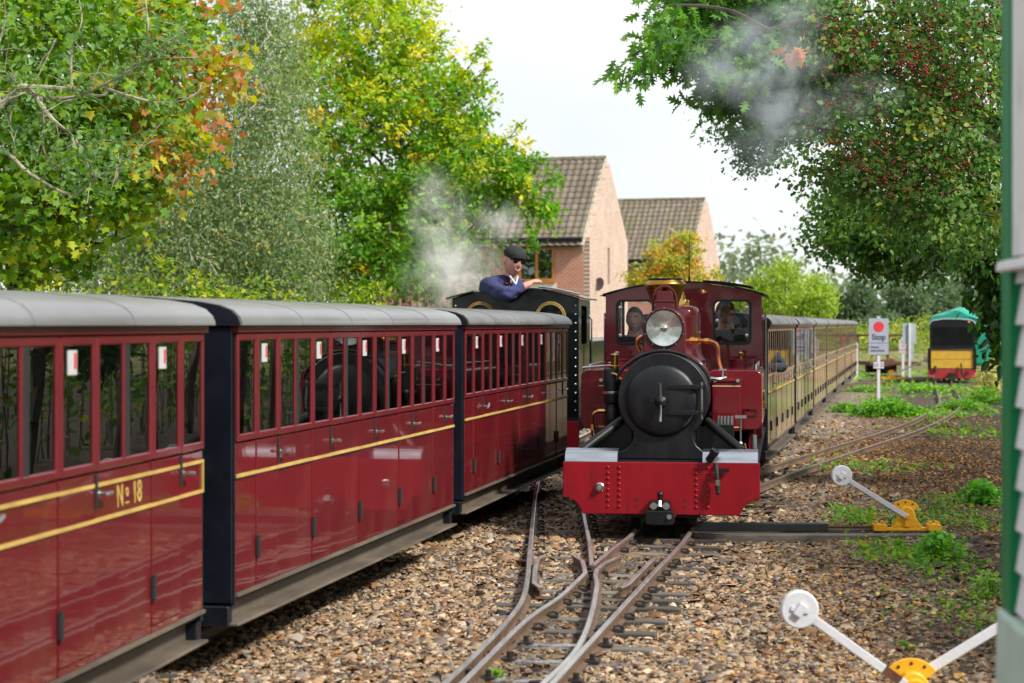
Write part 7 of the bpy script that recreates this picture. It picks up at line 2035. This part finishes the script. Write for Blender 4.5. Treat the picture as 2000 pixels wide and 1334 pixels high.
# driver of the black locomotive, standing in the roof hatch, right arm over the cab sheet, smiling at us
# person space: +x is the photo's right, -y towards the camera
DY = 21.85
hc = px(1003, 511, DY)                     # head centre
SC = 1.22
D0 = Vector((hc.x - 0.05*SC, DY, 0.0))
z_h = hc.z / SC
pose = {'pelvis': ((-0.02, 0.16, z_h - 0.74), (0.15, 0.12)), 'waist': ((-0.06, 0.15, z_h - 0.52), (0.155, 0.125)), 'chest': ((-0.06, 0.07, z_h - 0.27), (0.175, 0.13)),
        'neck': ((0.02, 0.03, z_h - 0.115), 0.068), 'skull': ((0.05, 0.0, z_h - 0.02), 0.06),
        'rsho': ((-0.175, -0.06, z_h - 0.215), 0.078), 'relb': ((-0.02, -0.36, z_h - 0.315), 0.058), 'rwri': ((0.155, -0.30, z_h - 0.222), 0.036),
        'lsho': ((0.12, 0.18, z_h - 0.25), 0.072), 'lelb': ((0.24, 0.20, z_h - 0.50), 0.05), 'lwri': ((0.28, 0.02, z_h - 0.58), 0.034),
        'rpalmdir': ((0.5, 0.4, -0.75), 0), 'lpalmdir': ((0, 0, -1), 0)}
lg = legs_standing(0.0, -0.02, 0.12)
fl = 0.53 / SC
pose.update({k: ((p[0], p[1], fl + p[2] * (z_h - 0.80 - fl) / 0.90), r) for k, (p, r) in lg.items()})
drv = person('smiling driver in flat cap, dark glasses and navy jacket above the black cab', tuple(D0), 0, pose, M['jacket'])
drv.scale = (SC, SC, SC)
hd = obj('head', head_mesh(M['skin'], 1.10, 1.9), drv, loc=(0.05, -0.015, z_h - 0.005), rot=(math.radians(6), math.radians(8), math.radians(30)))
face_bits(hd, True, brow=False, glasses=True)
hair_cap(hd, 0.012)
for s in (-1, 1):
    MB().prism(rrect(s*0.034 - 0.027, s*0.034 + 0.027, -0.008, 0.030, 0.013), -0.104, -0.098).build('sunglass_lens', M['lens_dark'], hd, bev=0.002)
    MB().bar((s*0.060, -0.098, 0.024), (s*0.083, 0.02, 0.018), 0.005, 0.008).build('sunglass_arm', M['cap'], hd)
MB().bar((-0.010, -0.106, 0.022), (0.010, -0.106, 0.022), 0.006, 0.006).build('sunglass_bridge', M['cap'], hd)
def flat_cap(h):
    nu, nv = 36, 12; v = []; f = []
    for j in range(nv + 1):
        t = (j / nv)
        for i in range(nu):
            a = 2*math.pi*i/nu
            fx, fy = math.sin(a), -math.cos(a)
            rr = math.sin(t*math.pi/2)
            front = max(0, -fy)
            x = fx*rr*(0.098 + 0.006*front); y = fy*rr*(0.118 + 0.018*front) + 0.004
            z = 0.062 + 0.088*math.cos(t*math.pi/2)**0.75 - 0.030*front*rr + 0.004*math.sin(a*8)*rr*(1 - t)
            if j == nv: x *= 0.90; y *= 0.90; z -= 0.018
            v.append((x, y, z))
    f = [(j*nu+i, j*nu+(i+1) % nu, (j+1)*nu+(i+1) % nu, (j+1)*nu+i) for j in range(nv) for i in range(nu)]
    f.append(list(range(nv*nu, (nv+1)*nu)))
    o = MB().add(v, f).build('flat_cap', M['cap'], h, smooth=True, angle=70)
    pk = [(math.sin(math.radians(a))*0.080, -0.070 - math.cos(math.radians(a))*0.075) for a in range(-80, 81, 10)]
    b = MB().prism(pk, 0.030, 0.040, 'xy').build('cap_peak', M['cap'], o, bev=0.003)
    b.rotation_euler = (math.radians(-10), 0, 0); b.location = (0, 0, -0.012)
flat_cap(hd)
MB().prism([(-0.05, 0.045), (0.0, -0.05), (0.05, 0.045), (0.035, 0.055), (0.0, -0.015), (-0.035, 0.055)], -0.008, 0.008).build('shirt_collar', M['shirt'], drv, loc=(0.062, -0.075, z_h - 0.175), rot=(math.radians(-25), 0, math.radians(30)), bev=0.004)

def seated(z_h, hx=0.0, hy=0.0):
    p = {'pelvis': ((0, 0.08, z_h - 0.70), (0.15, 0.12)), 'waist': ((0, 0.09, z_h - 0.52), (0.14, 0.115)), 'chest': ((0, 0.06, z_h - 0.255), (0.17, 0.12)), 'neck': ((hx*0.6, 0.03, z_h - 0.115), 0.064), 'skull': ((hx, hy, z_h - 0.02), 0.058),
         'lpalmdir': ((0, 0, -1), 0), 'rpalmdir': ((0, 0, -1), 0)}
    for s, k in (('l', 1), ('r', -1)):
        p[s + 'sho'] = ((k*0.18, 0.06, z_h - 0.215), 0.072); p[s + 'elb'] = ((k*0.23, 0.02, z_h - 0.53), 0.05); p[s + 'wri'] = ((k*0.14, -0.2, z_h - 0.56), 0.034)
        p[s + 'hip'] = ((k*0.09, 0.06, z_h - 0.72), 0.085); p[s + 'kne'] = ((k*0.11, -0.34, z_h - 0.70), 0.06); p[s + 'ank'] = ((k*0.11, -0.36, z_h - 0.98), 0.042); p[s + 'toe'] = ((k*0.11, -0.46, z_h - 1.02), 0.035)
    return p
# driver behind the left-hand cab window of the maroon locomotive
def loco_pt(x, y, z): return loco.matrix_basis @ Vector((x, y, z))
for lab, lx, ly, zc, turn, pale, gl in (('bare-headed driver in a dark navy overall behind the left cab window', -0.445, 3.46, 1.535, -8, 'skin_pale', False), ('second crewman with glasses, looking aside behind the right cab window', 0.36, 3.58, 1.60, 55, 'skin', True)):
    w0 = loco_pt(lx, ly, 0)
    pr = person(lab, (w0.x, w0.y, 0), -LOCO_TH, seated(zc), M['navy_shirt'], pale)
    hd = obj('head', head_mesh(M[pale], 0.98, 1.15), pr, loc=(0, 0, zc), rot=(0, math.radians(-3), math.radians(turn)))
    face_bits(hd, False); hair_cap(hd, 0.006 if not gl else 0.003)
    if gl:
        for s in (-1, 1): MB().lathe([(0.020, -0.004), (0.023, 0.0), (0.020, 0.004)], (s*0.033, -0.104, 0.008), 'y', 16).bar((s*0.056, -0.098, 0.012), (s*0.080, 0.015, 0.012), 0.003, 0.004).build('spectacle_rim', M['steel'], hd)
    MB().prism(rrect(-0.16, 0.16, zc - 0.9, zc - 0.80, 0.02), -0.05, 0.28).build('seat', M['bench'], pr)
# passenger's navy sleeve leaning out of the first carriage
pp = px(1526, 716, 21.9)
ps = seated(1.62)
ps['relb'] = ((0.385, -0.16, 1.12), 0.045); ps['rwri'] = ((0.20, -0.34, 1.14), 0.034); ps['rsho'] = ((0.19, -0.02, 1.33), 0.068)
ps['lelb'] = ((-0.22, 0.02, 1.1), 0.05); ps['lwri'] = ((-0.1, -0.2, 1.06), 0.034); ps['lsho'] = ((-0.17, 0.06, 1.35), 0.068)
c0 = bpy.data.objects['carriage.003']
w0 = c0.matrix_basis @ Vector((0.36, 1.55, 0))
pr = person('passenger in navy leaning an elbow out of the first carriage behind the locomotive', (w0.x, w0.y, -0.08), c0.rotation_euler.z, ps, M['navy_shirt'], 'skin')
hd = obj('head', head_mesh(M['skin'], 1.0, 1.1), pr, loc=(0, 0, 1.62)); face_bits(hd, False); hair_cap(hd)

# ================================================================== steam and smoke
def plume(name, label, blobs, col, dens, scale, seed, thr=0.45):
    """closed hull round the plume with a thin, noisy volume inside"""
    c = sum((Vector(b[0]) for b in blobs), Vector()) / len(blobs)
    mn = Vector([min(b[0][i] - b[1][i] for b in blobs) for i in range(3)]); mxx = Vector([max(b[0][i] + b[1][i] for b in blobs) for i in range(3)])
    m = bpy.data.materials.new(name); m.use_nodes = True
    t = m.node_tree; N = t.nodes; L = t.links; N.clear()
    o = N.new('ShaderNodeOutputMaterial'); pv = N.new('ShaderNodeVolumePrincipled')
    pv.inputs['Color'].default_value = (*col, 1); pv.inputs['Anisotropy'].default_value = 0.2
    tcn = N.new('ShaderNodeTexCoord')
    total = None
    for (p, r, wgt) in blobs:
        mpn = N.new('ShaderNodeMapping'); mpn.vector_type = 'POINT'
        mpn.inputs['Scale'].default_value = [1/q for q in r]
        mpn.inputs['Location'].default_value = [-(p[i] - c[i])/r[i] for i in range(3)]
        L.new(tcn.outputs['Object'], mpn.inputs[0])
        ln = N.new('ShaderNodeVectorMath'); ln.operation = 'LENGTH'; L.new(mpn.outputs[0], ln.inputs[0])
        mr = N.new('ShaderNodeMapRange'); mr.interpolation_type = 'SMOOTHSTEP'
        mr.inputs[1].default_value = 1.0; mr.inputs[2].default_value = 0.0; mr.inputs[3].default_value = 0.0; mr.inputs[4].default_value = wgt
        L.new(ln.outputs['Value'], mr.inputs[0])
        if total is None: total = mr.outputs[0]
        else:
            ad = N.new('ShaderNodeMath'); ad.operation = 'MAXIMUM'; L.new(total, ad.inputs[0]); L.new(mr.outputs[0], ad.inputs[1]); total = ad.outputs[0]
    nz = N.new('ShaderNodeTexNoise'); nz.inputs['Scale'].default_value = scale; nz.inputs['Detail'].default_value = 7; nz.inputs['Roughness'].default_value = 0.62; nz.inputs['Distortion'].default_value = 0.9
    L.new(tcn.outputs['Object'], nz.inputs['Vector'])
    mr = N.new('ShaderNodeMapRange'); mr.inputs[1].default_value = thr; mr.inputs[2].default_value = thr + 0.28
    L.new(nz.outputs[0], mr.inputs[0])
    mu = N.new('ShaderNodeMath'); mu.operation = 'MULTIPLY'; L.new(total, mu.inputs[0]); L.new(mr.outputs[0], mu.inputs[1])
    m2 = N.new('ShaderNodeMath'); m2.operation = 'MULTIPLY'; L.new(mu.outputs[0], m2.inputs[0]); m2.inputs[1].default_value = dens
    L.new(m2.outputs[0], pv.inputs['Density']); L.new(pv.outputs[0], o.inputs['Volume'])
    b = MB().box(*[q for i in range(3) for q in (mn[i] - c[i], mxx[i] - c[i])])
    ob = b.build(name, m, None, loc=c)
    tag(ob, label, 'smoke' if 'smoke' in name else 'steam', kind='stuff')
    m.cycles.volume_step_rate = 2.0
def blob(x, y, rx, ry, Y, dy, w=1.0): return (tuple(px(x, y, Y)), (rx/F*Y, dy, ry/F*Y), w)
plume('steam_cloud', 'white steam drifting up left of the black cab', [blob(885, 530, 120, 110, 25.5, 0.55), blob(860, 430, 85, 100, 25.5, 0.45, 0.7), blob(925, 565, 80, 70, 25.5, 0.45, 0.9), blob(965, 430, 80, 60, 25.5, 0.4, 0.4), blob(845, 370, 60, 70, 25.5, 0.35, 0.35)], (0.98, 0.985, 0.985), 5.5, 2.8, 1, 0.41)
plume('smoke_plume', 'thin blue-grey chimney smoke drifting through the overhanging oak', [blob(1500, 110, 150, 120, 15.2, 0.4), blob(1430, 140, 120, 100, 15.2, 0.35, 0.8), blob(1535, 220, 120, 95, 15.2, 0.35, 0.9), blob(1480, 290, 100, 80, 15.2, 0.3, 0.6), blob(1545, 40, 100, 80, 15.2, 0.3, 0.7), blob(1690, 190, 110, 60, 15.2, 0.25, 0.35)], (0.82, 0.90, 0.985), 5.2, 3.8, 2, 0.42)
